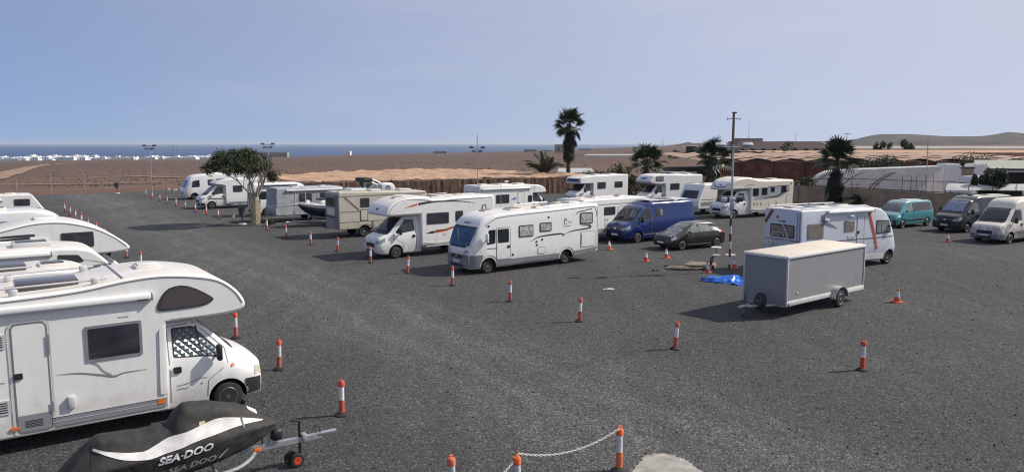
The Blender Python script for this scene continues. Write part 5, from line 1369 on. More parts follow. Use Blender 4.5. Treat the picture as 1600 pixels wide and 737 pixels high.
v.hatch(-.7, 0, .7, .5, .07, 'white_roof', lid='blind_brown'); v.hatch(-2.9, 0, .8, .8, .08, 'white_roof', lid='blind_brown'); v.hatch(-4.3, .2, .5, .5, .08, 'cream_roof', lid='blind_brown')
for y in (-.8, .8): v.rail([(-2.6, y, 3.15), (-4.2, y, 3.2)], .02, 'cream_roof')

# the big integral in the middle
v = V('motorhome', 'long white integral motorhome with blue-shining windscreen and grey bumper, centre of the yard', 'motorhome', (-1.75, 35.63), 217.5)
v.loft('body', INT_ST + [(-4.2, .27, 2.85, 1.12, 1.15, 1.3, 1.12, .11), (-6.6, .40, 2.93, 1.12, 1.15, 1.3, 1.12, .11), (-6.85, .46, 2.93, 1.12, 1.15, 1.3, 1.12, .11), (-6.97, .5, 2.90, 1.08, 1.11, 1.3, 1.08, .12)], 'white_clean', [(0, .33, .43), (-4.78, .33, .43)], w=1.56)
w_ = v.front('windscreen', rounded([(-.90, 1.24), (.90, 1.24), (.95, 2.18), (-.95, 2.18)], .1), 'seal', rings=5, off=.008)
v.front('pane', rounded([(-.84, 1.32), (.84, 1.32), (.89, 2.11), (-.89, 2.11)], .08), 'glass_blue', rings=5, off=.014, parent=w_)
for y0 in (-.6, .1): v.stroke('wiper', [(y0, 1.27), (y0 + .6, 1.33)], .035, 'plastic', 0, 1, off=.04, parent=w_)
v.stroke('sunshade_fold', [(.05, 1.42), (-.30, 1.75), (-.50, 2.0)], [.02, .05, .09], 'glass_curtain', 0, 1, off=.018, parent=w_)
v.front('bumper', rounded([(-.86, .32), (.86, .32), (.86, .92), (-.86, .92)], .06), 'grey', rings=4, off=.03)
v.front('grille', rounded([(-.52, .74), (.52, .74), (.42, .88), (-.42, .88)], .05), 'plastic', rings=2, off=.045)
v.front('badge', rounded([(-.07, .77), (.07, .77), (.07, .85), (-.07, .85)], .02), 'chrome', rings=1, off=.055)
v.front('number_plate', rounded([(-.26, .53), (.26, .53), (.26, .64), (-.26, .64)], .01), 'plate', rings=1, off=.05)
v.front('air_intake', rounded([(-.5, .36), (.5, .36), (.5, .46), (-.5, .46)], .03), 'plastic', rings=2, off=.05)
v.stroke('lettering', [(-.26, 2.33), (.26, 2.33)], .07, 'inkgrey', 0, 1, off=.012)
for sg in (1, -1):
    v.front('headlight', rounded([(sg * .55, .97), (sg * .82, 1.0), (sg * .82, 1.14), (sg * .6, 1.12)], .04), 'lamp', rings=1, off=.02)
    v.front('fog_light', rounded([(sg * .58, .50), (sg * .70, .50), (sg * .70, .60), (sg * .58, .60)], .04), 'lampold', rings=1, off=.045)
    v.side('bumper_corner', rounded([(.42, .30), (.95, .32), (.94, .90), (.30, .90), (.40, .60)], .04), 'grey', sg, off=.022)
    flare(v, 0, sg, 'grey', .47, .14); flare(v, -4.78, sg, 'grey', .47, .14)
    strips(v, sg, 1.15, [(-4.30, -.46)], 'grey', .27, .60, .022); v.side('skirt', rounded([(-6.92, .46), (-5.26, .36), (-5.24, .62), (-6.94, .72)], .03), 'grey', sg, off=.022)
    v.wheel(0, sg * 1.02, .34); v.wheel(-4.78, sg * 1.02, .34)
    v.mirror(.18, 1.68, 1.12, sg, 'white_clean', .44)
sg = 1
d = v.door(-1.22, -.44, .62, 2.10, sg, 'white_clean', 'seam', -1.12, 1.20, .08)
v.window(-1.14, -.50, 1.40, 2.04, sg, 'glass', 'seal', .035, r=.06)
v.side('cab_window', rounded([(.12, 1.36), (-.36, 1.40), (-.38, 2.04), (-.02, 2.02)], .05), 'glass', sg, off=.012)
v.window(-2.62, -1.74, 1.57, 2.13, sg, 'glass_curtain', 'seal', .05); v.window(-3.77, -3.03, 1.74, 2.18, sg, 'glass_curtain', 'seal', .05); v.window(-6.54, -5.67, 1.94, 2.52, sg, 'glass_curtain', 'seal', .06)
a = spline([(-2.48, 1.32), (-2.9, 1.49), (-3.6, 1.55), (-4.46, 1.55), (-4.52, 1.45), (-4.75, 1.56), (-5.2, 1.65), (-6.25, 1.71), (-6.42, 1.78), (-6.3, 1.86), (-5.8, 1.87)], 5)
v.stroke('flash', a, [.02 + .05 * abs(math.sin(math.pi * i / (len(a) - 1) * 2)) for i in range(len(a))], 'ink', 1, sg)
v.stroke('flash', [(-6.2, 1.72), (-6.42, 1.79), (-6.2, 1.86)], .06, 'maroon', 1, sg, off=.012)
v.stroke('flash', spline([(-5.4, 2.46), (-5.55, 2.57), (-6.0, 2.62), (-6.15, 2.66), (-6.5, 2.68)], 4), .04, 'ink', 1, sg)
v.stroke('flash', [(.1, 1.18), (-.4, 1.16), (-.75, 1.15)], .03, 'ink', 1, sg)
v.stroke('emblem', spline([(-4.62, 2.02), (-4.62, 2.22), (-4.70, 2.28), (-4.80, 2.18)], 4), .035, 'ink', 1, sg); v.stroke('emblem', [(-4.58, 2.0), (-4.80, 2.02)], .03, 'inkgrey', 1, sg); v.stroke('emblem', [(-4.86, 2.12), (-4.95, 2.14)], .05, 'inkgrey', 1, sg); v.stroke('emblem', [(-5.02, 2.05), (-5.08, 2.14)], .05, 'inkgrey', 1, sg)
v.stroke('lettering', [(-4.55, 1.90), (-5.0, 1.92)], .03, 'inkgrey', 1, sg)
d = v.side('locker_door', rect(-6.72, -5.72, .77, 1.56, .05), 'white_clean', sg, off=.012); v.stroke('seam', rect(-6.72, -5.72, .77, 1.56, .05), .02, 'seam', 1, sg, off=.016, closed=True, parent=d); v.stroke('handle', [(-5.76, .85), (-5.76, 1.45)], .035, 'inkgrey', 1, sg, off=.022, parent=d)
d = v.side('water_flap', rect(-3.36, -2.92, .68, 1.0, .05), 'white_clean', sg, off=.014, rings=1); v.stroke('seam', rect(-3.36, -2.92, .68, 1.0, .05), .02, 'inkgrey', 1, sg, off=.018, closed=True, parent=d)
for x, z in ((-1.38, .78), (-2.82, 1.28), (-2.84, 1.12), (-3.18, 1.36), (-3.60, 2.42), (-.02, 2.20)): v.side('inlet', rect(x - .05, x + .05, z - .05, z + .05, .04), 'ink', sg, off=.016, rings=1)
v.stroke('edge_trim', spline([(.15, 2.22), (-.25, 2.46), (-.9, 2.60), (-3.8, 2.70), (-6.4, 2.79), (-6.75, 2.66), (-6.84, 2.3)], 5), .03, 'inkgrey', 1, sg)
v.stroke('corner_moulding', [(-6.90, .75), (-6.90, 2.8)], .05, 'lightgrey', 1, sg, off=.02)
v.hatch(-.9, -.3, .62, .5, .06, 'cream_roof', lid='blind_brown'); v.hatch(-2.1, .2, .85, .6, .06, 'cream_roof', lid='blind_brown'); v.hatch(-3.4, .45, .5, .4, .05, 'cream_roof', lid='blind_brown')
v.hatch(-4.6, .1, .9, .8, .10, 'white_roof', lid='glass_tint'); v.hatch(-5.9, .1, .7, .7, .1, 'white_roof', lid='lightgrey')
v.patch('roof_panel', rect(-4.1, -2.6, -.75, -.1, .03), 'cream_roof', 2, 1, off=.04); v.patch('roof_panel', rect(-6.6, -5.0, -.8, -.4, .03), 'cream_roof', 2, 1, off=.04)
v.rail([(-3.0, .9, 2.92), (-5.2, .9, 2.98)], .025, 'white_clean'); v.rail([(-3.0, -.9, 2.92), (-5.2, -.9, 2.98)], .025, 'white_clean')
v.rail([(-1.9, -.5, 2.82), (-1.9, -.5, 4.1)], .012, 'galv', 'aerial')
rear_lights(v, -6.97, 1.08)

# motorhome facing away to the right, behind the alcove
v = V('motorhome', 'white motorhome facing right with long awning and small blue side logo', 'motorhome', (2.03, 62.3), 36)
pf = [(-6.4, .5), (-1.25, .45)] + spline([(-1.25, 2.05), (-.3, 2.05), (.08, 2.1), (.10, 2.25), (-.1, 2.5), (-.6, 2.68), (-1.4, 2.74), (-3, 2.76)], 5) + [(-6.3, 2.78), (-6.4, 2.66)]
v.prism('body', pf, 1.13, .08, 'white', [(-4.2, .33, .42)]); v.loft('cab', CAB_OLD, 'white_clean', [(0, .33, .42)]); cab_fittings(v, 'old')
v.window(-4.85, -3.6, 1.38, 2.05, -1); v.window(-1.75, -.95 - .4, 1.38, 1.9, -1); v.awning(-6.2, -1.5, 2.5, -1, 1.13); d = v.door(-2.75, -2.15, .64, 2.2, -1, 'white', 'seam', -2.67, 1.3)
v.side('logo', rounded([(-3.35, 1.62), (-2.95, 1.60), (-3.0, 1.75), (-3.1, 1.78)], .05), 'blueink', -1, off=.006)
v.stroke('logo', spline([(-3.4, 1.62), (-3.1, 1.72), (-2.9, 1.74)], 3), .06, 'blueink', 1, -1, off=.009)
v.front('window', rounded([(-.8, 1.7), (.8, 1.7), (.8, 2.3), (-.8, 2.3)], .06), 'glass_blue', -1, off=.02); rear_lights(v, -6.4, 1.13)
v.stroke('edge_trim', spline([(-1.1, 2.66), (-1.15, 2.3), (-1.2, 1.2), (-1.2, .6)], 4), .04, 'inkgrey', 1, -1)
v.hatch(-1.9, 0, .7, .7, .09, 'white_roof'); v.hatch(-3.6, 0, .9, .7, .09, 'white_roof'); v.hatch(-5.4, 0, .6, .6, .09, 'white_roof')
m_ = MB(); m_.tube([(-3.0, .1, 2.76), (-3.0, .1, 2.95)], .04, 8).lathe([(.02, 2.93), (.2, 2.96), (.2, 3.0), (.02, 3.06)], 16, c=(-3.0, .1, 0)); m_.build('roof_aerial', 'white_clean', v.root)
for sg in (1, -1): v.wheel(-4.2, sg * 1.0)

# caravan between the integral and the blue van
v = caravan('caravan', 'white caravan with grey lower side wedged between the integral motorhome and the blue van', (3.3, 45.9), 220, 6.2, 1.15, 2.62, .5, slope=.25, wins=((-3.1, -2.1, 1.62, 2.12), (-5.2, -4.2, 1.62, 2.12)), side=1, fz=(1.4, 2.1))
v.stroke('trim', [(-6.0, 2.28), (-.3, 2.28)], .04, 'inkgrey', 1, 1); v.door(-3.95, -3.35, .6, 2.1, 1, 'white', 'seam', -3.87, 1.3)
for z in (1.25, .95): v.side('flap', rect(-2.5, -2.15, z, z + .2, .03), 'lightgrey', 1, off=.016, rings=1)
v.stroke('sill', [(-6.1, .68), (-3.6, .68)], .25, 'skirt', 1, 1); v.stroke('sill', [(-3.1, .68), (-.3, .68)], .25, 'skirt', 1, 1)
v.patch('roof_panel', rect(-2.2, -.9, -.8, .3, .05), 'cream_roof', 2, 1, off=.03)

# two motorhomes at the back by the palms
v = V('motorhome', 'white alcove motorhome parked far back in front of the tall palm, two dark side windows', 'motorhome', (6.3, 74.6), 216)
pf = [(-6.0, .5), (-1.25, .45), (-1.25, 2.1), (.35, 2.1), (.42, 2.25), (.35, 2.62), (.2, 2.70), (-1.0, 2.84), (-2.0, 2.86), (-5.9, 2.9), (-6.0, 2.8)]
v.prism('body', pf, 1.12, .07, 'white', [(-3.9, .33, .42)]); v.loft('cab', CAB_OLD, 'white', [(0, .33, .42)]); cab_fittings(v, 'old', bumper='darkgrey')
v.front('alcove_window', rounded([(-.9, 2.3), (.9, 2.3), (.85, 2.55), (-.85, 2.55)], .06), 'glass', 1, off=.015)
v.window(-2.9, -1.8, 1.55, 2.2); v.window(-5.2, -4.1, 1.6, 2.2); v.hatch(-2.5, 0, .7, .7, .1); v.hatch(-4.6, 0, .7, .7, .1)
for sg in (1, -1): v.wheel(-3.9, sg * .98)
v = V('motorhome', 'white alcove motorhome with small blue nose logo between the fan palms, behind the blue van', 'motorhome', (12.9, 72.5), 208)
pf = alcove_prof(-5.9, .5, -1.3, (.55, 2.5), (-.8, 3.12), (-2.3, 3.06), 3.0, 2.15)
v.prism('body', pf, 1.12, .10, 'white', [(-3.9, .33, .42)]); v.loft('cab', CAB_OLD, 'white', [(0, .33, .42)]); cab_fittings(v, 'old', bumper='darkgrey')
v.front('logo', rounded([(-.5, 2.62), (.4, 2.62), (.5, 2.78), (-.4, 2.78)], .06), 'blueink', 1, off=.01); v.window(-1.05, -.15, 2.45, 2.88, 1, 'glass_pale'); v.window(-3.0, -1.9, 1.6, 2.2); v.window(-5.0, -4.1, 1.6, 2.2)
v.rail([(-2.2, .8, 3.2), (-5.4, .8, 3.18)], .025, 'inkgrey'); v.rail([(-2.2, -.8, 3.2), (-5.4, -.8, 3.18)], .025, 'inkgrey'); v.hatch(-3.4, 0, .9, .7, .1); v.hatch(-4.9, 0, .5, .5, .1)
for sg in (1, -1): v.wheel(-3.9, sg * .98)
v = caravan('caravan', 'white caravan with pale front shell and grey banded side left of the smiling-nose motorhome', (14.9, 64.2), 214, 5.4, 1.12, 2.56, .5, slope=.7, side=1, frontglass='glass_acrylic', fz=(1.4, 2.05), stripes=((.95, .30, 'greyside'), (1.28, .04, 'ink')))
v.window(-3.6, -2.4, 1.5, 2.1)

# cream alcove with grey window band
v = V('motorhome', 'cream alcove motorhome with curved black nose line and grey window band', 'motorhome', (17.4, 61.66), 208)
pf = alcove_prof(-6.5, .45, -1.55, (.72, 2.45), (-.9, 3.27), (-2.5, 3.05), 3.0, 2.30)
v.prism('body', pf, 1.13, .14, 'cream', [(-4.3, .33, .43)]); v.loft('cab', CAB_NEW, 'white_clean', [(0, .33, .42)])
cab_fittings(v, 'new', bumper='white_clean', rim='alloy', bz=.5)
v.front('nose_cap', rounded([(-.95, 2.36), (.95, 2.36), (.9, 3.05), (-.9, 3.05)], .2), 'white_clean', 1, off=.01, rings=4)
v.stroke('nose_line', spline([(-.85, 2.86), (-.7, 2.62), (-.3, 2.52), (.3, 2.52), (.7, 2.62), (.85, 2.86)], 4), .06, 'ink', 0, 1, off=.02); v.front('badge', rounded([(-.12, 2.64), (.12, 2.64), (.1, 2.72), (-.1, 2.72)], .03), 'ink', 1, off=.02, rings=1)
v.side('window_band', rounded([(-1.62, 1.45), (-1.62, 2.38), (-5.9, 2.52), (-6.0, 2.1), (-5.0, 1.62), (-3.0, 1.45)], .05), 'silver', 1, off=.008)
v.stroke('band_edge', [(-3.0, 1.56), (-4.6, 1.66), (-5.35, 2.02), (-5.9, 2.08)], [.05, .12, .14, .05], 'ink', 1, 1, off=.014)
v.stroke('band_edge', [(-3.5, 2.46), (-5.9, 2.54)], .05, 'ink', 1, 1, off=.014)
for x0, x1, z0, z1 in ((-2.45, -1.82, 1.76, 2.38), (-3.42, -2.80, 1.80, 2.40), (-4.25, -3.80, 2.02, 2.42), (-5.6, -5.0, 1.94, 2.50)): v.window(x0, x1, z0, z1, 1, 'glass', 'seal', .05)
v.side('side_flash', rounded([(.5, 2.44), (-1.0, 2.40), (-.9, 2.56), (.3, 2.58)], .04), 'white_clean', 1, off=.01); v.stroke('side_flash', [(-.9, 2.5), (-1.2, 2.66), (-1.9, 2.68)], .04, 'inkgrey', 1, 1)
d = v.side('locker_door', rect(-6.35, -5.65, .7, 1.75, .05), 'cream', 1, off=.012); v.stroke('seam', rect(-6.35, -5.65, .7, 1.75, .05), .02, 'seam', 1, 1, off=.016, closed=True, parent=d)
d = v.side('service_flap', rect(-3.95, -3.6, .95, 1.3, .04), 'warmwhite', 1, off=.012, rings=1)
for x in (-2.0, -2.35, -2.75, -4.5): v.side('inlet', rect(x - .05, x + .05, 1.0, 1.2, .02), 'inkgrey', 1, off=.012, rings=1)
v.stroke('emblem', [(-6.05, 2.66), (-6.2, 2.66)], .12, 'ink', 1, 1); strips(v, 1, 1.13, [(-3.8, -1.6), (-6.45, -4.8)], 'white_clean', .44, .68, .03)
v.hatch(-3.2, 0, .8, .8, .1, 'white_roof'); v.hatch(-5.0, 0, .7, .7, .1, 'white_roof')
for sg in (1, -1): v.wheel(-4.3, sg * 1.0)
rear_lights(v, -6.5, 1.13)

# blue panel van
v = V('van', 'dark blue high-roof panel van with small side window, beside the black hatchback', 'van', (7.07, 46.48), 215)
v.loft('body', VAN_R(2.42), 'bluepaint', [(0, .33, .42), (-3.75, .33, .42)])
cab_fittings(v, 'new', bumper='navy', grille='navy', lamp='lamp', rim='steel')
v.stroke('screen_card', [(.42, 1.55), (.34, 1.95)], .22, 'glass_pale', 0, 1, off=.02); v.stroke('screen_card', [(.68, 1.55), (.6, 1.85)], .12, 'glass_pale', 0, 1, off=.02)
v.front('badge', rounded([(-.08, .84), (.08, .84), (.08, .93), (-.08, .93)], .03), 'chrome', 1, off=.02, rings=1)
f = v.window(-2.15, -1.55, 1.55, 2.02, 1, 'glass', 'seal', .04); v.side('pane', rect(-2.10, -1.9, 1.6, 1.97, .03), 'glass_pale', 1, off=.03, rings=1, parent=f)
v.stroke('panel_crease', [(-1.3, 1.32), (-4.85, 1.32)], .05, 'bluepaint', 1, 1, off=.02); v.stroke('panel_crease', [(-1.3, 2.12), (-4.85, 2.12)], .04, 'bluepaint', 1, 1, off=.02)
v.stroke('side_moulding', [(-.46, .78), (-4.85, .80)], .07, 'navy', 1, 1, off=.03); v.stroke('sill_strip', [(-.46, .50), (-2.2, .50)], .06, 'chrome', 1, 1, off=.03)
v.side('filler_cap', rect(-3.2, -3.05, 2.1, 2.22, .04), 'navy', 1, off=.02, rings=1)
for x in (-1.7, -2.9, -4.1): rbox('solar_panel', (x, 0, 2.51), (1.0, 1.1, .05), .02, 'glass_tint' if x == -2.9 else 'lightgrey', v.root)
v.hatch(-3.5, .55, .35, .35, .12, 'white_clean')
for y in (-.7, .7): v.rail([(-1.2, y, 2.50), (-4.6, y, 2.50)], .025, 'lightgrey')
for sg in (1, -1): v.wheel(-3.75, sg * .97, .33, .22, 'steel')
rear_lights(v, -4.9, .98, (.9, 1.5))

# black hatchback
v = V('car', 'dusty black five-door hatchback in front of the blue van', 'car', (9.19, 43.17), 209)
v.loft('body', [(.86, .34, .56, .48, .52, .46, .46, .04), (.82, .26, .70, .66, .70, .5, .60, .07), (.72, .22, .80, .76, .80, .55, .68, .09), (.45, .20, .90, .82, .86, .62, .74, .10), (.12, .19, .98, .83, .87, .72, .74, .10), (-.05, .19, 1.03, .83, .87, .80, .72, .08),
                 (-.40, .19, 1.23, .83, .87, .86, .66, .08), (-.85, .19, 1.43, .83, .87, .90, .60, .10), (-1.15, .19, 1.49, .83, .87, .92, .59, .12), (-1.9, .19, 1.50, .83, .87, .92, .60, .12), (-2.5, .19, 1.44, .83, .87, .92, .60, .12),
                 (-2.95, .20, 1.25, .82, .86, .92, .62, .10), (-3.2, .22, 1.02, .80, .84, .85, .66, .10), (-3.33, .30, .88, .74, .78, .68, .64, .10), (-3.38, .42, .72, .62, .66, .56, .56, .08)], 'blackpaint', [(0, .30, .36), (-2.61, .30, .36)], w=1.24)
v.front('windscreen', rounded([(-.66, 1.05), (.66, 1.05), (.54, 1.41), (-.54, 1.41)], .08), 'glass_pale', 1, rings=4); v.front('rear_window', rounded([(-.5, 1.08), (.5, 1.08), (.46, 1.36), (-.46, 1.36)], .06), 'glass', -1, rings=3)
v.front('grille', rounded([(-.40, .52), (.40, .52), (.36, .62), (-.36, .62)], .03), 'plastic', 1, rings=2, off=.012); v.front('number_plate', rounded([(-.26, .40), (.26, .40), (.26, .50), (-.26, .50)], .01), 'plate', 1, rings=1, off=.02); v.front('air_intake', rounded([(-.42, .28), (.42, .28), (.42, .38), (-.42, .38)], .03), 'plastic', 1, rings=2, off=.012)
v.patch('bonnet_line', rect(-.02, .02, -.6, .6, .01), 'seal', 2, 1, off=.004, rings=1)
for sg in (1, -1):
    v.patch('headlight', rounded([(.35, sg * .66), (.70, sg * .52), (.72, sg * .64), (.45, sg * .76)], .04), 'lamp', 2, 1, off=.012, rings=2)
    v.side('headlight_side', rounded([(.42, .66), (.74, .56), (.70, .72), (.35, .82)], .03), 'lamp', sg, off=.008, rings=2)
    for nm, pl in (('front_door', [(-.42, .98), (-1.22, .98), (-1.22, 1.40), (-.92, 1.37), (-.5, 1.12)]), ('rear_door', [(-1.32, .98), (-2.2, 1.0), (-2.32, 1.10), (-2.05, 1.38), (-1.32, 1.41)])):
        xs = [p[0] for p in pl]
        d = v.stroke(nm, [(max(xs) + .05, .90), (max(xs) + .03, .34), (min(xs) - .02, .34), (min(xs) - .03, .95)], .012, 'arch', 1, sg, off=.004)
        v.side('window', rounded(pl, .04), 'glass_pale', sg, off=.006, rings=2, parent=d)
        v.side('handle', rect(min(xs) + .05, min(xs) + .22, .84, .88, .015), 'blackpaint', sg, off=.02, rings=1, parent=d)
    v.stroke('side_moulding', [(-.4, .62), (-2.2, .64)], .05, 'plastic', 1, sg, off=.012); v.stroke('sill_strip', [(-.40, .31), (-2.2, .31)], .035, 'chrome', 1, sg, off=.012)
    v.side('tail_light', rounded([(-2.98, .88), (-3.22, .86), (-3.12, 1.04), (-2.92, 1.18)], .03), 'redlamp', sg, off=.01, rings=2)
    rbox('mirror', (-.45, sg * .93, 1.02), (.12, .18, .13), .05, 'blackpaint', v.root)
    v.wheel(0, sg * .85, .31, .2, 'alloy'); v.wheel(-2.61, sg * .85, .31, .2, 'alloy')

# older integral seen from its tail
v = V('motorhome', 'older white integral motorhome with red band and rear bike rack, behind the box trailer', 'motorhome', (18.34, 38.51), 28)
v.loft('body', [(.66, .40, .80, .70, .74, .6, .66, .06), (.60, .30, 1.20, .88, .92, .8, .84, .10), (.45, .28, 1.50, .98, 1.02, 1.0, .95, .12), (.22, .27, 1.90, 1.04, 1.08, 1.2, 1.0, .12), (-.05, .27, 2.30, 1.07, 1.11, 1.3, 1.04, .14), (-.35, .27, 2.62, 1.09, 1.12, 1.3, 1.06, .16),
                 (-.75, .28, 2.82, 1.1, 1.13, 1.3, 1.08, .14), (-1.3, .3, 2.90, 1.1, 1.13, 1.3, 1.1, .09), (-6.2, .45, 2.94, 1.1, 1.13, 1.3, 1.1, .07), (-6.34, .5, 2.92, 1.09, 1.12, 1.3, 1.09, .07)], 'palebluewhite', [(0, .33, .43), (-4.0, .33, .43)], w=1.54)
v.front('windscreen', rounded([(-.9, 1.4), (.9, 1.4), (.92, 2.25), (-.92, 2.25)], .1), 'glass', 1, rings=4)
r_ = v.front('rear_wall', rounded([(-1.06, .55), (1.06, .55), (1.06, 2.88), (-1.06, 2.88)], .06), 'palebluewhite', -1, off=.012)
f = v.front('window', rounded([(-.72, 1.62), (.72, 1.62), (.72, 2.22), (-.72, 2.22)], .06), 'seal', -1, off=.03); v.front('pane', rounded([(-.67, 1.67), (.67, 1.67), (.67, 2.17), (-.67, 2.17)], .05), 'blind_brown', -1, off=.036, parent=f)
v.stroke('red_band', [(1.06, 2.25), (.62, 2.87)], .16, 'maroon', 0, -1, off=.026); v.stroke('brake_light', [(-.2, 2.38), (.25, 2.38)], .05, 'ink', 0, -1, off=.03); v.front('logo', rounded([(.22, 2.48), (.40, 2.48), (.36, 2.64), (.26, 2.64)], .04), 'red', -1, off=.02, rings=1)
v.stroke('trim', [(-1.05, 1.5), (1.05, 1.5)], .03, 'ink', 0, -1, off=.024)
for y in (-.88, -1.02): v.stroke('trim', [(y, .7), (y, 2.8)], .04, 'inkgrey', 0, -1, off=.03)
rk = MB()
for y in (-.45, .45): rk.tube([(-6.36, y, 1.25), (-6.75, y, 1.2), (-6.75, y, 1.4), (-6.42, y, 1.9), (-6.36, y, 1.9)], .02, 6)
rk.tube([(-6.75, -.8, 1.2), (-6.75, .8, 1.2)], .025, 6).tube([(-6.62, -.8, 1.22), (-6.62, .8, 1.22)], .025, 6)
rk.tube(spline([(-6.6, -.35, 1.25), (-6.6, -.33, 1.72), (-6.6, -.1, 1.86), (-6.6, .3, 1.8), (-6.6, .36, 1.3)], 4), .018, 6).tube(spline([(-6.6, -.05, 1.3), (-6.6, 0, 1.7), (-6.6, .22, 1.75), (-6.6, .26, 1.3)], 4), .018, 6)
rk.build('bike_rack', 'galv', v.root)
v.rail([(-6.40, .05, 2.42), (-6.50, -.35, 1.9), (-6.62, -.75, 1.25)], .022, 'lightgrey', 'support_bar')
v.window(-5.95, -4.9, 1.60, 2.30, -1, 'blind_brown', 'inkgrey', .06, r=.03); v.window(-3.45, -2.75, 1.82, 2.32, -1, 'blind_brown', 'inkgrey', .05, r=.03)
v.side('cab_window', rounded([(-1.15, 1.58), (-1.15, 2.28), (-.12, 2.22), (.05, 1.62)], .06), 'seal', -1, off=.014); v.side('pane', rounded([(-1.10, 1.64), (-1.10, 2.22), (-.78, 2.2), (-.78, 1.64)], .04), 'glass_pale', -1, off=.02, rings=2); v.side('pane', rounded([(-.72, 1.64), (-.72, 2.2), (-.17, 2.16), (-.02, 1.68)], .04), 'glass_pale', -1, off=.02, rings=2)
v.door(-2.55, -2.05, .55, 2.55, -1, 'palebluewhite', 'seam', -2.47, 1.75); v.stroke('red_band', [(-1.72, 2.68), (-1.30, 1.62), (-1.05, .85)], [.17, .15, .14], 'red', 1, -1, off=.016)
v.stroke('waist_trim', [(-6.2, 1.40), (.30, 1.42)], .035, 'ink', 1, -1, off=.014); v.awning(-4.7, -1.45, 2.78, -1, 1.12)
v.stroke('grey_flash', [(-4.95, 2.7), (-4.9, 2.35), (-4.5, 2.22), (-3.95, 2.02)], [.28, .2, .14, .02], 'inkgrey', 1, -1, off=.014); rbox('outside_lamp', (-4.75, -1.18, 2.45), (.3, .1, .1), .04, 'white_clean', v.root); rbox('outside_lamp', (-3.05, -1.18, 2.56), (.28, .1, .09), .04, 'white_clean', v.root)
v.side('vent_grille', rect(-3.2, -2.7, 1.5, 1.62, .02), 'lightgrey', -1, off=.016, rings=1); v.side('flash', rounded([(-2.3, .98), (-1.75, 1.02), (-2.1, 1.12)], .02), 'ink', -1, off=.018, rings=1)
strips(v, -1, 1.13, [(-3.5, -.5)], 'white_clean', .36, .62, .022); v.stroke('step_rail', rounded([(-1.35, .45), (-1.35, 1.05), (-1.0, 1.05), (-1.0, .45)], .1), .03, 'lightgrey', 1, -1, off=.05)
flare(v, 0, -1, 'white_clean', .46, .08); v.mirror(.05, 2.05, 1.08, -1, 'plastic', .42); v.mirror(.05, 2.05, 1.08, 1, 'plastic', .42)
for sg in (1, -1): v.wheel(0, sg * 1.0, .34, .22, 'steel'); v.wheel(-4.0, sg * 1.0, .34, .22, 'steel')
v.hatch(-2.6, .1, .8, .8, .1, 'white_roof', lid='glass_tint'); v.hatch(-4.4, -.2, .9, .7, .1, 'white_roof', lid='glass_tint'); v.hatch(-5.6, .2, .5, .5, .08, 'cream_roof')
for y in (-.95, .95): v.rail([(-6.2, y, 3.02), (-5.4, y, 3.04), (-1.8, y, 3.02), (-1.4, y, 2.9)], .025, 'white_clean')
for x in (-5.9, -4.9, -3.6): v.rail([(x, -.95, 3.03), (x, .95, 3.03)], .02, 'lightgrey')
rear_lights(v, -6.34, 1.1, (.62, 1.0))

# box trailer
v = V('box_trailer', 'grey enclosed box trailer with cream dusty roof and white lower rail, beside the blue tarpaulin', 'trailer', (11.63, 28.46), 38)
TL = 5.34
bx = -TL * 0.62
v.prism('body', [(-3.45, .42), (1.75, .42), (1.75, 2.12), (-3.45, 2.12)], .86, .03, 'greyside', ())
for sg in (1, -1):
    rbox('lower_rail', (-.85, sg * .87, .50), (5.26, .06, .17), .015, 'white_clean', v.root); rbox('upper_rail', (-.85, sg * .87, 2.11), (5.28, .07, .10), .02, 'white_clean', v.root)
    for x in (-3.45, 1.75): rbox('corner_post', (x, sg * .86, 1.27), (.07, .07, 1.66), .02, 'lightgrey', v.root)
for x in (-3.47, 1.77): rbox('end_rail', (x, 0, 2.11), (.06, 1.68, .10), .02, 'white_clean', v.root)
rbox('roof', (-.85, 0, 2.15), (5.16, 1.68, .04), .015, 'cream_roof', v.root); rbox('floor_frame', (-.85, 0, .40), (5.2, 1.5, .08), .02, 'galv', v.root)
for x in (-.55, 1.25): v.stroke('roof_seam', [(x, -.8), (x, .8)], .02, 'lightgrey', 2, 1, off=.06)
for sg in (1, -1):
    v.wheel(-.2, sg * 1.06, .32, .19, 'steel')
    m_ = MB(); n = 14; vv = []; ff = []
    for k in range(n + 1):
        a = math.pi * k / n
        for y in (.86, 1.10):
            for rr in (.40, .375): vv.append((-.2 + rr * 1.18 * math.cos(a), sg * y, .36 + rr * math.sin(a) * 1.05))
    for k in range(n):
        for p, q in ((0, 2), (2, 3), (3, 1), (1, 0)): ff.append((4 * k + p, 4 * k + q, 4 * k + 4 + q, 4 * k + 4 + p))
    m_.add(vv, ff).build('mudguard', 'galv', v.root)
    v.side('marker', rect(1.15, 1.30, .93, .96, .01), 'red', sg, off=.012, rings=1); v.side('marker', rect(-2.85, -2.72, .80, .85, .02), 'lightgrey', sg, off=.02, rings=1); v.side('reflector', rect(-3.42, -3.34, .44, .52, .01), 'plastic', sg, off=.05, rings=1)
m_ = MB(); m_.tube([(-3.3, .5, .40), (-4.55, .04, .44)], .045, 6).tube([(-3.3, -.5, .40), (-4.55, -.04, .44)], .045, 6).tube([(-4.4, 0, .45), (-4.95, 0, .46)], .05, 6); m_.build('drawbar', 'galv', v.root)
m_ = MB(); m_.tube([(-4.3, .2, .12), (-4.3, .2, .9)], .035, 8).lathe([(.001, -.05), (.12, -.05), (.12, .05), (.001, .05)], 14, c=(-4.3, .2, .12), axis='y'); m_.build('jockey_wheel', 'darkgrey', v.root)
t, q = wheel_meshes(.30, .18, 'steel')
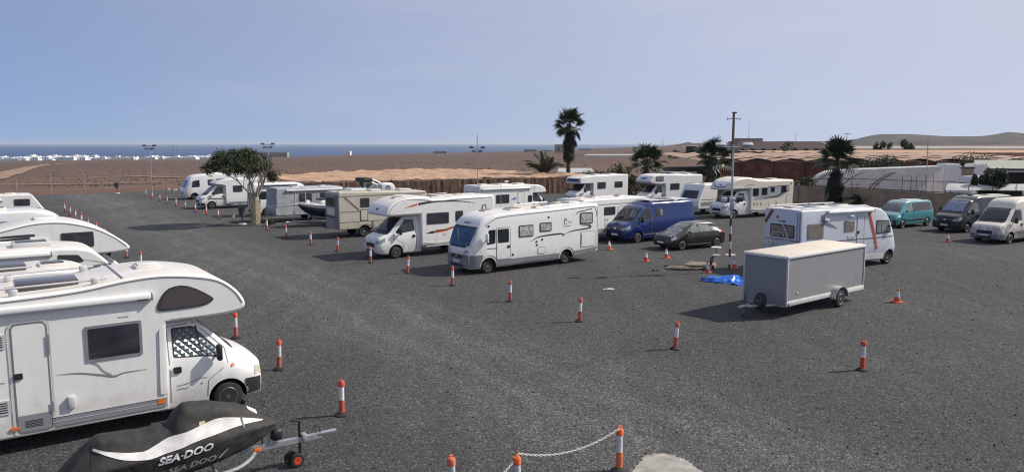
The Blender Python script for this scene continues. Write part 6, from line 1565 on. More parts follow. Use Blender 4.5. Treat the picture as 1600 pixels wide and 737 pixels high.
m_ = bpy.data.objects.new('spare_wheel', t); C.objects.link(m_); m_.parent = v.root; m_.location = (-4.02, -.22, .58); m_.rotation_euler = (R(12), 0, R(62)); rr_ = bpy.data.objects.new('rim', q); C.objects.link(rr_); rr_.parent = m_

# turquoise people carrier
v = V('minivan', 'turquoise people carrier with pale roof by the dark boundary wall', 'van', (27.3, 54.42), 211)
tl = [(.86, .38, .66, .60, .64, .5, .56, .05), (.80, .28, .86, .78, .82, .6, .70, .08), (.55, .24, 1.02, .88, .92, .75, .78, .10), (.25, .22, 1.12, .90, .94, .85, .80, .10), (.0, .22, 1.36, .90, .94, .98, .77, .10), (-.35, .22, 1.66, .90, .94, 1.05, .73, .10), (-.62, .22, 1.83, .90, .94, 1.05, .72, .12),
      (-1.0, .22, 1.90, .90, .94, 1.05, .74, .14), (-3.2, .24, 1.90, .90, .94, 1.05, .74, .14), (-3.62, .26, 1.84, .89, .93, 1.05, .73, .14), (-3.78, .32, 1.55, .86, .90, 1.0, .72, .12), (-3.85, .4, 1.05, .82, .86, .8, .72, .1)]
v.loft('body', tl, 'teal', [(0, .31, .38), (-3.0, .31, .38)], w=1.32)
v.patch('roof', rounded([(-.85, -.66), (-3.5, -.66), (-3.5, .66), (-.85, .66)], .1), 'tealpale', 2, 1, off=.006)
v.front('windscreen', rounded([(-.72, 1.18), (.72, 1.18), (.62, 1.78), (-.62, 1.78)], .08), 'glass_pale', 1, rings=4); v.front('grille', rounded([(-.4, .62), (.4, .62), (.36, .76), (-.36, .76)], .03), 'plastic', 1, rings=2); v.front('number_plate', rounded([(-.26, .42), (.26, .42), (.26, .52), (-.26, .52)], .01), 'plate', 1, rings=1, off=.02)
for sg in (1, -1):
    v.side('window', rounded([(-.35, 1.18), (-1.15, 1.18), (-1.15, 1.74), (-.78, 1.72)], .05), 'glass_pale', sg, off=.008); v.side('window', rounded([(-1.25, 1.18), (-3.55, 1.20), (-3.5, 1.72), (-1.25, 1.76)], .05), 'glass_tint', sg, off=.008)
    v.stroke('door', [(-1.2, .35), (-1.2, 1.8)], .015, 'arch', 1, sg, off=.006); v.stroke('side_moulding', [(-.4, .55), (-2.6, .58)], .06, 'plastic', 1, sg, off=.012); v.stroke('stripe', [(-.4, .62), (-2.6, .66)], .03, 'tealpale', 1, sg, off=.012)
    v.front('headlight', rounded([(sg * .5, .72), (sg * .74, .74), (sg * .72, .90), (sg * .5, .86)], .03), 'lamp', 1, rings=1); rbox('mirror', (-.22, sg * 1.02, 1.22), (.1, .18, .2), .05, 'teal', v.root)
    v.wheel(0, sg * .92, .31, .2, 'alloy'); v.wheel(-3.0, sg * .92, .31, .2, 'alloy')
v.hatch(-1.5, 0, .6, .5, .05, 'lightgrey'); v.hatch(-3.2, 0, .3, 1.0, .08, 'plastic')

# dark green van
v = V('van', 'dark green van with pale green roof and silver windscreen blind', 'van', (30.3, 51.8), 206)
v.loft('body', VAN_R(2.40), 'greenpaint', [(0, .33, .42), (-3.75, .33, .42)]); cab_fittings(v, 'new', bumper='plastic', grille='plastic', wsglass='sunscreen', sideglass='glass_pale')
v.patch('roof', rounded([(-1.0, -.76), (-4.8, -.76), (-4.8, .76), (-1.0, .76)], .1), 'palegreen', 2, 1, off=.008, rings=4); v.hatch(-1.6, 0, .3, .3, .1, 'darkgrey'); v.hatch(-2.9, .1, .4, .4, .06, 'darkgrey')
v.side('window', rounded([(-1.35, 1.40), (-2.5, 1.40), (-2.5, 2.0), (-1.35, 2.0)], .06), 'glass', 1, off=.01)
for sg in (1, -1): v.wheel(-3.75, sg * .97)
# cream-white van at the right edge
v = V('van', 'dusty off-white panel van with grey bumper at the right edge of the photo', 'van', (29.45, 46.1), 209)
v.loft('body', VAN_R(2.62), 'warmwhite', [(0, .33, .42), (-3.75, .33, .42)]); cab_fittings(v, 'new', bumper='grey', grille='plastic', lamp='lampold', bz=.58)
v.patch('roof', rounded([(-1.2, -.78), (-4.8, -.78), (-4.8, .78), (-1.2, .78)], .1), 'cream_roof', 2, 1, off=.006, rings=4)
v.stroke('grille_frame', [(-.52, .56), (-.46, .82), (.46, .82), (.52, .56)], .07, 'lightgrey', 0, 1, off=.035); v.stroke('side_moulding', [(-.46, .7), (-4.85, .72)], .1, 'grey', 1, 1, off=.03)
for sg in (1, -1): v.wheel(-3.75, sg * .97)
# ---------------------------------------------------------------- boats
def hull(st, m2):
    """stations (x, keel z, chine z, gunwale z, chine half, gunwale half)"""
    vv = []; ff = []; fm = []
    for x, zk, zc, zg, wc, wg in st:
        h = [(0, zk), (wc * .5, zk + (zc - zk) * .45), (wc, zc), (wc + (wg - wc) * .55, zc + (zg - zc) * .5), (wg, zg), (wg * .97, zg + .04), (wg * .85, zg + .03), (0, zg + .06)]
        vv += [(x, y, z) for y, z in h] + [(x, -y, z) for y, z in reversed(h[1:-1])]
    n = 14
    for i in range(len(st) - 1):
        for k in range(n):
            ff.append((i * n + k, i * n + (k + 1) % n, (i + 1) * n + (k + 1) % n, (i + 1) * n + k))
            kk = k if k < 7 else 13 - k
            fm.append(0 if kk <= 1 else (1 if kk == 2 else 2))
    ff.append(tuple(range(n))); ff.append(tuple(reversed(range((len(st) - 1) * n, len(st) * n)))); fm += [0, 0]
    return vv, ff, fm
def boat(label, loc, hd, L=5.5, lift=.55, hm=('navy', 'darkgrey', 'white_clean')):
    v = V('motor_boat', label, 'boat', loc, hd)
    st = [(0, 1.25, 1.3, 1.36, .02, .05), (-.25, .95, 1.12, 1.33, .16, .34), (-.7, .62, .95, 1.28, .42, .66), (-1.4, .38, .78, 1.22, .68, .92), (-2.6, .22, .68, 1.16, .82, 1.04), (-L, .22, .62, 1.12, .84, 1.0)]
    st = [(x, a + lift - .25, b_ + lift - .25, c_ + lift - .25, d, e) for x, a, b_, c_, d, e in st]
    st = sorted(st, key=lambda q: q[0]); xs = [q[0] for q in st]; F = [mono(xs, [q[k] for q in st]) for k in range(1, 6)]
    X = [xs[0] + (xs[-1] - xs[0]) * (1 - (1 - i / 22)**1.6) for i in range(23)]
    vv, ff, fm = hull([(x, *[g_(x) for g_ in F]) for x in X], hm)
    o = mk('hull', vv, ff, list(hm), v.root, 35, fm); v._reg(o, ())
    t = MB(); t.tube([(.9, 0, .42), (-.4, 0, .42), (-L + .3, .0, .40)], .05, 6)
    for sg in (1, -1): t.tube([(-.8, 0, .42), (-1.8, sg * .7, .40), (-L + .4, sg * .7, .40)], .04, 6)
    t.tube([(-L * .62, -.95, .34), (-L * .62, .95, .34)], .045, 6); t.tube([(.3, 0, .42), (.3, 0, 1.2)], .035, 6)
    t.build('boat_trailer', 'galv', v.root)
    for sg in (1, -1): v.wheel(-L * .62, sg * 1.08, .3, .17, 'steel')
    return v
v = boat('small boat with navy hull and white deck on a trailer before the covered caravan', (-15.4, 54.4), 216, 5.4, .60)
g_ = 1.48
v.patch('deck_cover', rounded([(-.9, -.45), (-3.6, -.85), (-3.6, .85), (-.9, .45)], .2), 'white_clean', 2, 1, off=.06, rings=5)
rbox('cuddy', (-2.3, 0, 1.72), (1.6, 1.3, .36), .15, 'white_clean', v.root, 3); rbox('screen', (-1.75, 0, 1.95), (.4, 1.0, .2), .08, 'glass', v.root)
MB().tube([(.35, 0, 1.62), (-.3, 0, 1.66), (-.9, .25, 1.72)], .03, 6).build('bow_rail', 'white_clean', v.root); rbox('anchor_roller', (-.15, 0, 1.68), (.9, .16, .06), .02, 'white_clean', v.root); rbox('winch', (-.75, 0, 1.8), (.3, .2, .25), .06, 'white_clean', v.root)
v = boat('white sport boat with raked arch and dark hood showing above the beige camper roof', (-13.6, 57.6), 214, 5.8, 1.25, ('white_clean', 'white_clean', 'white_clean'))
rbox('cabin', (-2.2, 0, 2.35), (2.2, 1.5, .5), .2, 'white_clean', v.root, 3)
mk('windscreen', [(-2.2, -.85, 2.35), (-2.2, .85, 2.35), (-3.0, .8, 2.95), (-3.0, -.8, 2.95), (-4.2, -.9, 2.4), (-4.2, .9, 2.4)], [(0, 1, 2, 3), (0, 3, 4), (1, 5, 2)], 'glass_pale', v.root, 0)
m_ = MB()
for sg in (1, -1): m_.tube([(-4.9, sg * .95, 2.2), (-4.0, sg * .9, 2.75), (-2.9, sg * .8, 3.25)], .05, 6)
m_.tube([(-2.9, -.8, 3.25), (-2.9, .8, 3.25)], .05, 6); m_.build('arch', 'white_clean', v.root)
rbox('folded_hood', (-2.55, 0, 3.2), (.9, 1.6, .34), .14, 'cover_black', v.root, 3); MB().tube([(-2.3, .3, 2.6), (-2.2, .3, 3.1)], .07, 6).build('hood_strut', 'cover_black', v.root)
v = boat('white wheelhouse boat behind the orange-flashed alcove roof', (-6.6, 57.6), 28, 5.6, .95, ('white_clean', 'white_clean', 'white_clean'))
v.loft('wheelhouse', [(-3.55, 1.75, 3.05, .55, .62, 2.2, .56, .1), (-3.3, 1.75, 3.12, .60, .66, 2.2, .58, .12), (-2.75, 1.75, 3.08, .62, .68, 2.2, .56, .12), (-2.45, 1.75, 2.6, .62, .68, 2.1, .58, .1), (-2.25, 1.75, 2.32, .62, .68, 2.0, .58, .1), (-1.3, 1.75, 2.18, .55, .6, 1.95, .48, .12), (-1.0, 1.75, 2.0, .4, .45, 1.85, .36, .08)], 'white_clean', ())
v.side('window', rounded([(-3.35, 2.4), (-2.85, 2.4), (-2.95, 2.95), (-3.3, 2.95)], .06), 'glass_pale', -1, off=.012); v.side('porthole', rect(-2.0, -1.75, 1.98, 2.1, .06), 'ink', -1, off=.012, rings=1); v.front('rear_window', rounded([(-.42, 2.2), (.42, 2.2), (.4, 2.95), (-.4, 2.95)], .05), 'glass_pale', -1, off=.012)

# ---------------------------------------------------------------- covered jet ski on its trailer
v = V('jet_ski', 'jet ski under a lettered black and white cover on its trailer, near left', 'jet ski', (-4.05, 13.63), 33)
st = [(-.36, .93, .02, .90, .04, .86, .03), (-.50, 1.05, .06, .95, .16, .80, .10), (-.75, 1.24, .12, .97, .32, .70, .22), (-1.08, 1.41, .17, .97, .44, .62, .32), (-1.45, 1.50, .20, .95, .52, .56, .38), (-1.90, 1.56, .22, .92, .56, .50, .42), (-2.04, 1.46, .22, .90, .57, .48, .43), (-2.18, 1.27, .22, .89, .57, .46, .43),
      (-2.50, 1.24, .21, .88, .57, .46, .43), (-2.90, 1.27, .20, .86, .57, .46, .43), (-3.18, 1.28, .18, .84, .56, .46, .42), (-3.34, 1.20, .17, .80, .54, .46, .40), (-3.52, 1.04, .20, .74, .52, .46, .38), (-3.72, .84, .25, .66, .48, .44, .36), (-3.84, .70, .25, .58, .42, .44, .34)]
st = sorted(st); xs = [q[0] for q in st]; F = [mono(xs, [q[k] for q in st]) for k in range(1, 7)]
X = [xs[0] + (xs[-1] - xs[0]) * i / 130 for i in range(131)]
vv = []; ff = []
for x in X:
    zt, wt, zg, wg, zb_, wb = [g_(x) for g_ in F]
    pts = spline([(0, zb_), (wb, zb_), (wb + (wg - wb) * .7, zb_ + (zg - zb_) * .55), (wg, zg), (wg * .88 + wt * .1, zg + (zt - zg) * .22), (wt + (wg - wt) * .38, zg + (zt - zg) * .50), (wt + (wg - wt) * .10, zg + (zt - zg) * .84), (wt * .72, zt - .01), (0, zt + .015)], 4)
    pts = [(max(0, y), z) for y, z in pts]
    w_ = lambda y, z: .020 * mnoise.noise((x * 3.0 + z * 2, y * 4, z * 4)) + .011 * mnoise.noise((x * 8 - z * 6, y * 7, z * 7)) + .006 * mnoise.noise((x * 20 + z * 12, y * 12, z * 16))
    ring = [(x, y + w_(y, z), z + w_(y + 5, z)) for y, z in pts] + [(x, -y + w_(-y, z), z + w_(-y + 5, z)) for y, z in reversed(pts[1:-1])]
    n = len(ring); vv += ring
for i in range(len(X) - 1):
    for k in range(n): ff.append((i * n + k, i * n + (k + 1) % n, (i + 1) * n + (k + 1) % n, (i + 1) * n + k))
ff.append(tuple(range(n))); ff.append(tuple(reversed(range((len(X) - 1) * n, len(X) * n)))); 
o = mk('cover', vv, ff, 'cover_black', v.root, 50); v._reg(o, ())
m_ = bmesh.new(); m_.from_mesh(o.data); bmesh.ops.recalc_face_normals(m_, faces=m_.faces); m_.to_mesh(o.data); m_.free()
# white band on both flanks
for sg in (-1, 1):
    up = spline([(-3.30, 1.16), (-3.05, 1.08), (-2.60, 1.02), (-2.22, 1.14), (-1.75, 1.24), (-1.40, 1.30), (-1.0, 1.22), (-.62, 1.09)], 5); lo = spline([(-3.32, 1.13), (-3.0, 1.00), (-2.57, .93), (-2.24, .965), (-1.86, 1.04), (-1.5, 1.09), (-1.02, 1.12), (-.62, 1.075)], 5)
    rows = 5; P = []
    for j in range(rows + 1): P += [(a[0] + (b_[0] - a[0]) * j / rows, a[1] + (b_[1] - a[1]) * j / rows) for a, b_ in zip(up, lo)]
    Q = v._map(P, 1, sg, .020); k = len(up)
    mk('white_band', Q, [(j * k + i, j * k + i + 1, (j + 1) * k + i + 1, (j + 1) * k + i) for j in range(rows) for i in range(k - 1)], 'cover_white', v.root, 60)
def lettering(v, text, x0, z0, x1, z1, hgt, m, sg, shear=.25, name='lettering', off=.012):
    cu = bpy.data.curves.new('t', 'FONT'); cu.body = text; cu.size = 1.0; cu.shear = shear; cu.offset = .034; cu.resolution_u = 3; cu.space_character = 1.02
    ob = bpy.data.objects.new('t', cu); C.objects.link(ob); dg = bpy.context.evaluated_depsgraph_get()
    me = bpy.data.meshes.new_from_object(ob.evaluated_get(dg)); bpy.data.objects.remove(ob)
    bm = bmesh.new(); bm.from_mesh(me); bmesh.ops.triangulate(bm, faces=bm.faces)
    co = [q.co.copy() for q in bm.verts]; w_ = max(c_.x for c_ in co); h_ = max(c_.y for c_ in co)
    P = []
    for c_ in co:
        t = c_.x / w_; P.append((x0 + (x1 - x0) * t, z0 + (z1 - z0) * t + c_.y / h_ * hgt))
    Q = v._map(P, 1, sg, off); fc = [tuple(q.index for q in f_.verts) for f_ in bm.faces]; bm.free()
    return mk(name, Q, fc, m, v.root, 0)
lettering(v, 'SEA\u00b7DOO', -2.42, .785, -1.55, .87, .125, 'letter_white', -1, off=.022)
lettering(v, 'SEA\u00b7DOO', -2.28, .60, -1.50, .655, .095, 'letter_grey', -1, off=.022)
v.stroke('seam', spline([(-3.6, .80), (-3.0, .86), (-2.0, .905), (-1.2, .945), (-.6, .95)], 5), .012, 'plastic', 1, -1, off=.006); v.stroke('seam', [(-3.34, 1.17), (-3.38, .9), (-3.42, .55)], .012, 'plastic', 1, -1, off=.006); v.stroke('hem', spline([(-3.7, .5), (-2.5, .50), (-1.6, .56), (-.9, .68)], 5), .02, 'plastic', 1, -1, off=.008)
v.stroke('strap', [(-1.02, 1.25), (-1.0, 1.08), (-.92, .95)], .035, 'plastic', 1, -1, off=.016); v.stroke('green_flash', [(-1.46, .67), (-1.30, .80)], .02, 'palegreen', 1, -1, off=.016); v.patch('reflector', rect(-.86, -.70, -.10, .02, .02), 'letter_white', 2, 1, off=.012, rings=1); v.patch('yellow_tab', rect(-1.72, -1.62, -.36, -.30, .02), 'boards', 2, 1, off=.012, rings=1)
v.patch('green_patch', rect(-2.60, -2.40, .54, .60, .02), 'palegreen', 1, -1, off=.012, rings=1)
t = MB(); t.box((-.25, 0, .50), (1.5, .09, .09)); t.build('drawbar', 'galv', v.root); t = MB()
t.tube(spline([(-.75, -.06, .46), (-.95, -.35, .44), (-1.3, -.52, .40), (-2.2, -.58, .38), (-3.4, -.58, .38)], 4), .035, 8); t.tube(spline([(-.75, .06, .46), (-.95, .35, .44), (-1.3, .52, .40), (-2.2, .58, .38), (-3.4, .58, .38)], 4), .035, 8)
for x in (-1.5, -2.6): t.tube([(x, -.55, .39), (x, .55, .39)], .03, 6)
t.build('frame', 'galv', v.root)
for sg in (1, -1): v.wheel(-2.5, sg * .86, .26, .16, 'steel')
rbox('coupling', (.60, 0, .52), (.38, .09, .09), .02, 'chrome', v.root); rbox('clamp', (.16, 0, .52), (.10, .16, .16), .02, 'galv', v.root); MB().tube([(.48, 0, .56), (.46, .02, .66), (.36, .05, .68)], .014, 6).build('coupling_handle', 'plastic', v.root)
m_ = MB(); m_.tube([(.08, .0, .2), (.08, 0, .86)], .026, 8); m_.tube([(.08, 0, .86), (.0, .0, .87), (-.06, .06, .87)], .015, 6); m_.build('jockey_tube', 'plastic', v.root)
t_, q_ = wheel_meshes(.13, .09, 'steel'); h = bpy.data.objects.new('jockey_wheel', t_); C.objects.link(h); h.parent = v.root; h.location = (0, -.06, .13); h.rotation_euler = (0, 0, math.pi)
MB().lathe([(.078, .046), (.05, .05), (.03, .035), (.001, .04)], 18, axis='y').build('hub', 'red', h)
h2 = bpy.data.objects.new('jockey_wheel', t_); C.objects.link(h2); h2.parent = v.root; h2.location = (-.06, .10, .13)
rbox('winch', (-.35, 0, .70), (.22, .22, .24), .08, 'plastic', v.root, 3); MB().tube([(-.52, 0, .5), (-.42, 0, .85), (-.36, 0, .9)], .03, 6).build('winch_post', 'galv', v.root); MB().tube([(-.32, .1, .72), (-.14, .14, .82)], .012, 6).build('winch_crank', 'plastic', v.root); rbox('side_marker', (-.72, -.09, .50), (.14, .05, .08), .02, 'amber', v.root)
MB().tube([(-.62, -.02, .5), (-.58, -.02, .92)], .012, 6).build('bow_strap', 'plastic', v.root)

# ---------------------------------------------------------------- plants
def leaf_cloud(n, fn, size, seed, flat=.5):
    r = random.Random(seed); mb_v = []; mb_f = []
    for _ in range(n):
        p = fn(r)
        if p is None: continue
        a = Vector((r.gauss(0, 1), r.gauss(0, 1), r.gauss(0, 1))).normalized(); b_ = a.cross(Vector((r.gauss(0, 1), r.gauss(0, 1), r.gauss(0, 1)))).normalized(); s = size * r.uniform(.6, 1.4); p = Vector(p); k = len(mb_v)
        mb_v += [p - a * s * .5, p + b_ * s * .28, p + a * s * .5, p - b_ * s * .28]; mb_f.append((k, k + 1, k + 2, k + 3))
    return mb_v, mb_f
e = empty('tree', (-18.9, 55.7, 0)); tag(e, 'umbrella-shaped tree with pale bare limbs and boarded yellowish trunk beside the aisle', 'tree')
tr = MB(); rr = random.Random(3)
tr.tube([(0, 0, 0), (.02, 0, 1.0), (.05, 0, 2.1), (.06, 0, 2.5)], [.30, .25, .22, .20], 12)
ends = []
def limb(p, d, L_, r0, lev):
    pts = [Vector(p)]; dd = Vector(d).normalized()
    n = 5
    for i in range(n):
        dd = (dd + Vector((rr.uniform(-.22, .22), rr.uniform(-.22, .22), .10 if lev < 2 else .02))).normalized(); pts.append(pts[-1] + dd * L_ / n)
    tr.tube(pts, [r0 * (1 - .5 * i / n) for i in range(n + 1)], 7)
    if lev < 3:
        for k in range(3 if lev < 2 else 3):
            a = rr.uniform(0, 6.28); sp_ = .55; q = pts[-1] if k < 2 else pts[3]; limb(q, dd + Vector((sp_ * math.cos(a), sp_ * math.sin(a), rr.uniform(-.1, .25))), L_ * .66, r0 * .5, lev + 1)
    else: ends.append(pts[-1])
for k in range(8):
    a = k * 6.283 / 8 + rr.uniform(-.3, .3); limb((.06 + .15 * math.cos(a), .15 * math.sin(a), 2.15), (math.cos(a) * .75 - .20, math.sin(a) * .75, .95), 1.55, .085, 1)
tr.build('trunk', 'limbs', e)
for k in range(13):
    a = 2 * math.pi * k / 13; rbox('board', (.35 * math.cos(a), .35 * math.sin(a), .98 + .12 * math.sin(k * 5)), (.165 + .025 * math.sin(k * 7), .03, 1.9 + .25 * math.sin(k * 3)), .01, 'boards' if k % 4 else 'bark', e, 1, Matrix.Rotation(a + math.pi / 2, 3, 'Z') @ Matrix.Rotation(R(4), 3, 'X'))
clumps = []
for _ in range(170):
    a = rr.uniform(0, 6.283); q = math.sqrt(rr.random()); x = -1.0 + 2.55 * q * math.cos(a); y = 2.3 * q * math.sin(a); top = 4.45 + 1.05 * (1 - q**2.2) ; z = rr.uniform(max(3.75, top - .75), top) - (.35 * max(0, q - .7) / .3)
    if x > .7: z -= .40
    if y < .2 and z < 4.25: z = 4.25 + .4 * rr.random() - .3 * max(0, q - .75) / .25
    clumps.append((x, y, z, rr.uniform(.26, .50)))
def crown(r):
    c_ = clumps[int(r.random() * len(clumps))]; g2 = Vector((r.gauss(0, 1), r.gauss(0, 1), r.gauss(0, .75))).normalized() * c_[3] * r.random()**.45; return (c_[0] + g2.x, c_[1] + g2.y, c_[2] + g2.z)
vv, ff = leaf_cloud(22000, crown, .12, 4); mk('crown', vv, ff, 'leaf', e, 0)
def crown2(r):
    p = crown(r); return p if p[2] < 4.6 or p[0] > .9 else None
vv, ff = leaf_cloud(5000, crown2, .12, 8); mk('dry_leaves', vv, ff, 'leaf_dry', e, 0)

def frond_mesh(kind, m, seed):
    r = random.Random(seed); mb = MB()
    if kind == 'fan':       # stalk and a split fan blade
        mb.tube([(0, 0, 0), (.45, 0, .08), (.9, 0, .05)], .018, 4); n = 15
        for k in range(n):
            a = R(-100 + 200 * k / (n - 1)); L_ = .95 * (1 - .15 * abs(math.sin(a))) * r.uniform(.85, 1.05); dx, dy = math.cos(a), math.sin(a); px_, py_ = -dy, dx; w_ = .055; dr = -.25 * L_ * r.uniform(.5, 1.2)
            mb.add([(.9, 0, .05), (.9 + dx * L_ * .55 + px_ * w_, dy * L_ * .55 + py_ * w_, .05 + dr * .1), (.9 + dx * L_, dy * L_, .05 + dr), (.9 + dx * L_ * .55 - px_ * w_, dy * L_ * .55 - py_ * w_, .05 + dr * .1 + .04)], [(0, 1, 2, 3)])
    else:                   # feather frond
        pts = [(t * 2.2, 0, .9 * t - 1.35 * t * t) for t in [i / 8 for i in range(9)]]; mb.tube(pts, [.03 * (1 - i / 9) + .004 for i in range(9)], 4)
        for i in range(26):
            t = .12 + .88 * i / 26; x, z = t * 2.2, .9 * t - 1.35 * t * t; L_ = .55 * (1 - .6 * abs(t - .45)); 
            for sg in (1, -1): mb.add([(x, 0, z), (x + .16, sg * L_ * .5, z + .03), (x + .30, sg * L_, z - .18 * r.random() - .05), (x + .08, sg * L_ * .5, z)], [(0, 1, 2, 3)])
    o = mb.build('frond', m, None, 0); C.objects.unlink(o); return o.data
FR = {('fan', m_): [frond_mesh('fan', m_, s_) for s_ in (1, 2, 3)] for m_ in ('palmleaf', 'palmdead', 'palmdark')}
FR[('feather', 'palmleaf')] = [frond_mesh('feather', 'palmleaf', s_) for s_ in (1, 2)]; FR[('feather', 'leaf_grey')] = [frond_mesh('feather', 'leaf_grey', s_) for s_ in (1, 2)]
def palm(label, x, y, zt, trunk_r, n=40, size=1.0, kind='fan', skirt=0, skirt_m='palmdead', skirt_len=1.5, lean=(0, 0), bias=(0, 0), seed=0, m='palmleaf', name='palm_tree', el=(-35, 80), z0=0.0, tilt=0):
    r = random.Random(seed); e = empty(name, (x, y, z0)); tag(e, label, 'palm tree')
    if zt > .6:
        pts = [(lean[0] * t * t, lean[1] * t * t, zt * t) for t in [i / 10 for i in range(11)]]
        mb = MB(); mb.tube(pts, [trunk_r * (1.25 if i == 0 else 1 + .06 * (i % 2)) for i in range(11)], 12); mb.build('trunk', 'palmbark', e)
    else: MB().lathe([(trunk_r, 0), (trunk_r * .8, zt)], 10).build('trunk', 'palmbark', e)
    for k in range(n):
        o = bpy.data.objects.new('frond', FR[(kind, m)][k % len(FR[(kind, m)])]); C.objects.link(o); o.parent = e
        a = r.uniform(0, 6.283); ev = R(el[0] + (el[1] - el[0]) * (r.random()**.8)); s = size * r.uniform(.8, 1.15)
        o.location = (lean[0], lean[1], zt + r.uniform(-.25, .15)); o.rotation_euler = (r.uniform(-.5, .5), -ev + tilt * math.cos(a), a); o.scale = (s, s, s)
    for k in range(skirt):
        o = bpy.data.objects.new('dead_frond', FR[('fan', skirt_m)][k % 3]); C.objects.link(o); o.parent = e
        a = r.uniform(0, 6.283); zz = zt - .2 - skirt_len * r.random()**.8; s = size * r.uniform(.55, .85); f_ = (zt - zz) / max(zt, .1)
        o.location = (lean[0] * (1 - f_), lean[1] * (1 - f_), zz); o.rotation_euler = (r.uniform(-.3, .3), R(r.uniform(52, 82)), a); o.scale = (s, s, s)
    return e
palm('tall wind-swept fan palm with shaggy dead skirt, on the skyline', 7.35, 99.5, 8.4, .27, 60, 1.35, skirt=90, skirt_m='palmdark', skirt_len=3.2, lean=(.1, 0), seed=2, m='palmleaf', el=(-55, 75))
palm('squat fan palm with brown skirt left of the fan palm pair', 15.9, 90, 3.6, .32, 50, 1.35, skirt=50, skirt_len=1.4, seed=4, el=(-40, 80))
palm('bushy fan palm with long hanging brown fronds right of the white alcove roof', 23.2, 88, 4.4, .5, 56, 1.4, skirt=95, skirt_m='palmdead', skirt_len=3.6, seed=6, el=(-45, 80))
palm('dark fan palm with black hanging skirt in front of the white polytunnel', 30.9, 72.5, 4.45, .3, 56, 1.25, skirt=55, skirt_m='palmdark', skirt_len=3.0, seed=8, el=(-35, 85))
palm('low feathery palm at the foot of the boundary wall', 32.6, 70.6, .35, .15, 16, .85, 'feather', seed=9, m='leaf_grey', el=(5, 60))
palm('low feathery palm behind the left end of the brown shade house wall', 4.5, 104, 2.0, .2, 20, 1.3, 'feather', seed=10, m='leaf_grey', el=(5, 75))
palm('small lone fan palm on the rise behind the long roof', PX(1225, 230), 230, 4.4, .3, 26, 1.5, skirt=16, skirt_m='palmdark', skirt_len=2, seed=12)
palm('far bushy palm on the plain between the fan palms', PX(1052, 300), 300, 1.5, .4, 24, 2.0, skirt=14, seed=14, z0=-1.0)
def shrub(label, x, y, rx, rz, n=1500, m='leaf', size=.16, z=0.0, seed=1, name='shrub', trunk=True):
    e = empty(name, (x, y, z)); tag(e, label, name); r0 = random.Random(seed)
    cl = [(r0.gauss(0, rx * .42), r0.gauss(0, rx * .3), rz * r0.uniform(.25, .85), rx * r0.uniform(.2, .42)) for _ in range(16)]
    def fn(r): c_ = cl[int(r.random() * 16)]; g2 = Vector((r.gauss(0, 1), r.gauss(0, 1), r.gauss(0, 1))).normalized() * c_[3] * r.random()**.4; return (c_[0] + g2.x, c_[1] + g2.y, max(.03, c_[2] + g2.z * rz / rx * .8))
    vv, ff = leaf_cloud(n, fn, size, seed); mk('crown', vv, ff, m, e, 0); mb = MB()
    for k in range(4): mb.tube([(0, 0, -.1), (cl[k][0] * .6, cl[k][1] * .6, cl[k][2])], [.06, .02], 5)
    mb.build('trunk', 'bark', e)
shrub('dark rounded tree behind the boundary wall before the blue shed', 44.3, 70, 1.15, 3.8, 13000, 'leaf', .2, seed=2, name='tree')
shrub('dark shrub at the right edge behind the wall', 49.5, 71, 1.1, 3.0, 4000, 'leaf', .16, seed=3)
shrub('grey-green agave-like clump behind the tan cloth roof', PX(757, 128), 128, 2.2, 1.9, 1800, 'leaf_grey', .3, ground_z(PX(757, 128), 128), 4)
shrub('leafy green shrub behind the back alcove motorhome', PX(966, 98), 98, 2.0, 3.3, 2600, 'leaf', .2, 0, 5); shrub('long green hedge end behind the back alcove motorhome', PX(935, 101), 101, 2.4, 2.5, 2200, 'leaf', .2, 0, 6)
shrub('pale green shrub between the two back motorhomes', PX(985, 84), 84, 1.5, 2.6, 1800, 'leaf_grey', .2, 0, 7); shrub('dark green clump low between fan palm and bushy palm', PX(1058, 92), 92, 2.2, 2.7, 2200, 'leaf', .22, 0, 8)
shrub('dark shrub below the bushy fan palm behind the cream motorhome', PX(1122, 84), 84, 2.2, 2.6, 2600, 'leaf', .2, 0, 9); shrub('green vine heap on the shade house roof edge', PX(1372, 108), 108, 4.5, 4.0, 3000, 'leaf_grey', .25, .3, 10); shrub('green bush by the polytunnel right of the cream motorhome', PX(1255, 84), 84, 1.6, 2.4, 1600, 'leaf', .2, 0, 14)
shrub('left dark round tree on the sandy greenhouse plain', PX(1368, 292), 292, 2.6, 4.6, 2600, 'leaf', .45, 1.8, 11, 'tree'); shrub('right dark round tree on the sandy greenhouse plain', PX(1407, 292), 292, 2.6, 6.0, 3000, 'leaf', .45, 1.8, 12, 'tree'); shrub('red-brown dry bush by the boundary wall between turquoise and green vans', 34.2, 61.8, .8, .7, 500, 'leaf_dry', .12, 0, 13)
shrub('tuft of weeds at the tree foot', -17.9, 55.6, .5, .5, 300, 'leaf', .12, 0, 15); shrub('long green vine strip on the far shade house roof', PX(1500, 112.5), 110.5, 4.5, 4.2, 2600, 'leaf', .25, .2, 16)
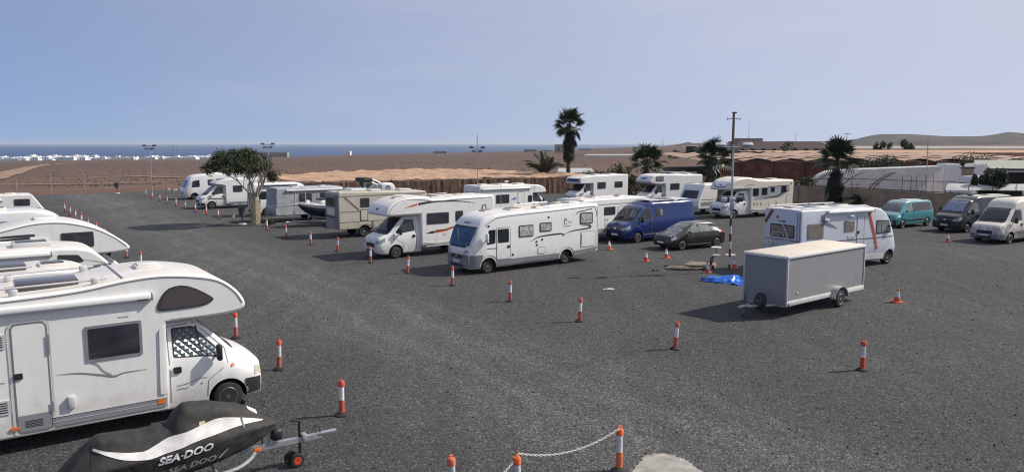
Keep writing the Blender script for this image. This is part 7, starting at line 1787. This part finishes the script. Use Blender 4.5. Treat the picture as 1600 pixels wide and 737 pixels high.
# loose stones on the gravel near the camera
vv = []; ff = []; r = random.Random(21)
for _ in range(5000):
    y = 11.5 + 26 * r.random()**1.3; x = y * r.uniform(-.70, .70); s = r.uniform(.012, .030) * (1.6 if r.random() < .06 else 1); k = len(vv); a0 = r.random() * 6
    for i in range(4): a = a0 + 1.571 * i; vv.append((x + s * math.cos(a) * r.uniform(.7, 1.2), y + s * math.sin(a) * r.uniform(.7, 1.2), .003))
    vv.append((x + r.uniform(-.3, .3) * s, y + r.uniform(-.3, .3) * s, .003 + s * r.uniform(.5, 1.1))); ff += [(k + i, k + (i + 1) % 4, k + 4) for i in range(4)]
tag(mk('gravel_stones', vv, ff, 'stone', None, 0), 'loose dark stones on the gravel yard', 'gravel', kind='stuff')
# low scrub dotted over the field
vv = []; ff = []; r = random.Random(11)
for _ in range(5200):
    D = 112 + 700 * r.random()**1.7; x = D * r.uniform(-.75, .62); s = r.uniform(.12, .42) * (1 + D / 900)
    if x > 20 and D < 230: continue
    z = ground_z(x, D); k = len(vv)
    for i in range(5): a = 6.283 * i / 5; vv.append((x + s * math.cos(a) * r.uniform(.6, 1.2), D + s * math.sin(a), z - .1))
    vv.append((x, D, z + s * r.uniform(.35, .8))); ff += [(k + i, k + (i + 1) % 5, k + 5) for i in range(5)]
tag(mk('field_scrub', vv, ff, 'scrub', None, 0), 'low dry scrub scattered over the brown field', 'scrub', kind='stuff')
# other people's caravans beyond the wall, far right
for x, y, hd_, lb_ in ((46.0, 77.5, 195, 'small white caravan beyond the wall left of the dark tree'), (54.5, 79.5, 205, 'white caravan beyond the wall right of the dark tree'), (57.5, 76.5, 205, 'white caravan beyond the wall at the right edge of the photo')):
    caravan('caravan', lb_, (x, y), hd_, 4.6, 1.05, 2.65, .45, slope=.4, wins=((-2.2, -1.3, 1.4, 1.95), (-3.6, -2.8, 1.4, 1.95)), side=1)
# ---------------------------------------------------------------- sea haze
m = bpy.data.materials.new('haze'); m.use_nodes = True; t = m.node_tree; t.nodes.clear()
pv = t.nodes.new('ShaderNodeVolumePrincipled'); pv.inputs['Color'].default_value = (.80, .88, 1.0, 1); pv.inputs['Density'].default_value = HAZE; pv.inputs['Anisotropy'].default_value = .2
om = t.nodes.new('ShaderNodeOutputMaterial'); t.links.new(pv.outputs[0], om.inputs['Volume']); MATS['haze'] = m
hz = MB().box((0, 0, 1.0), (124000, 124000, 90)).build('haze', 'haze', None, 0); tag(hz, kind='stuff')
for o in list(bpy.data.objects):
    if o.users_collection == () and o.type == 'MESH': bpy.data.objects.remove(o)
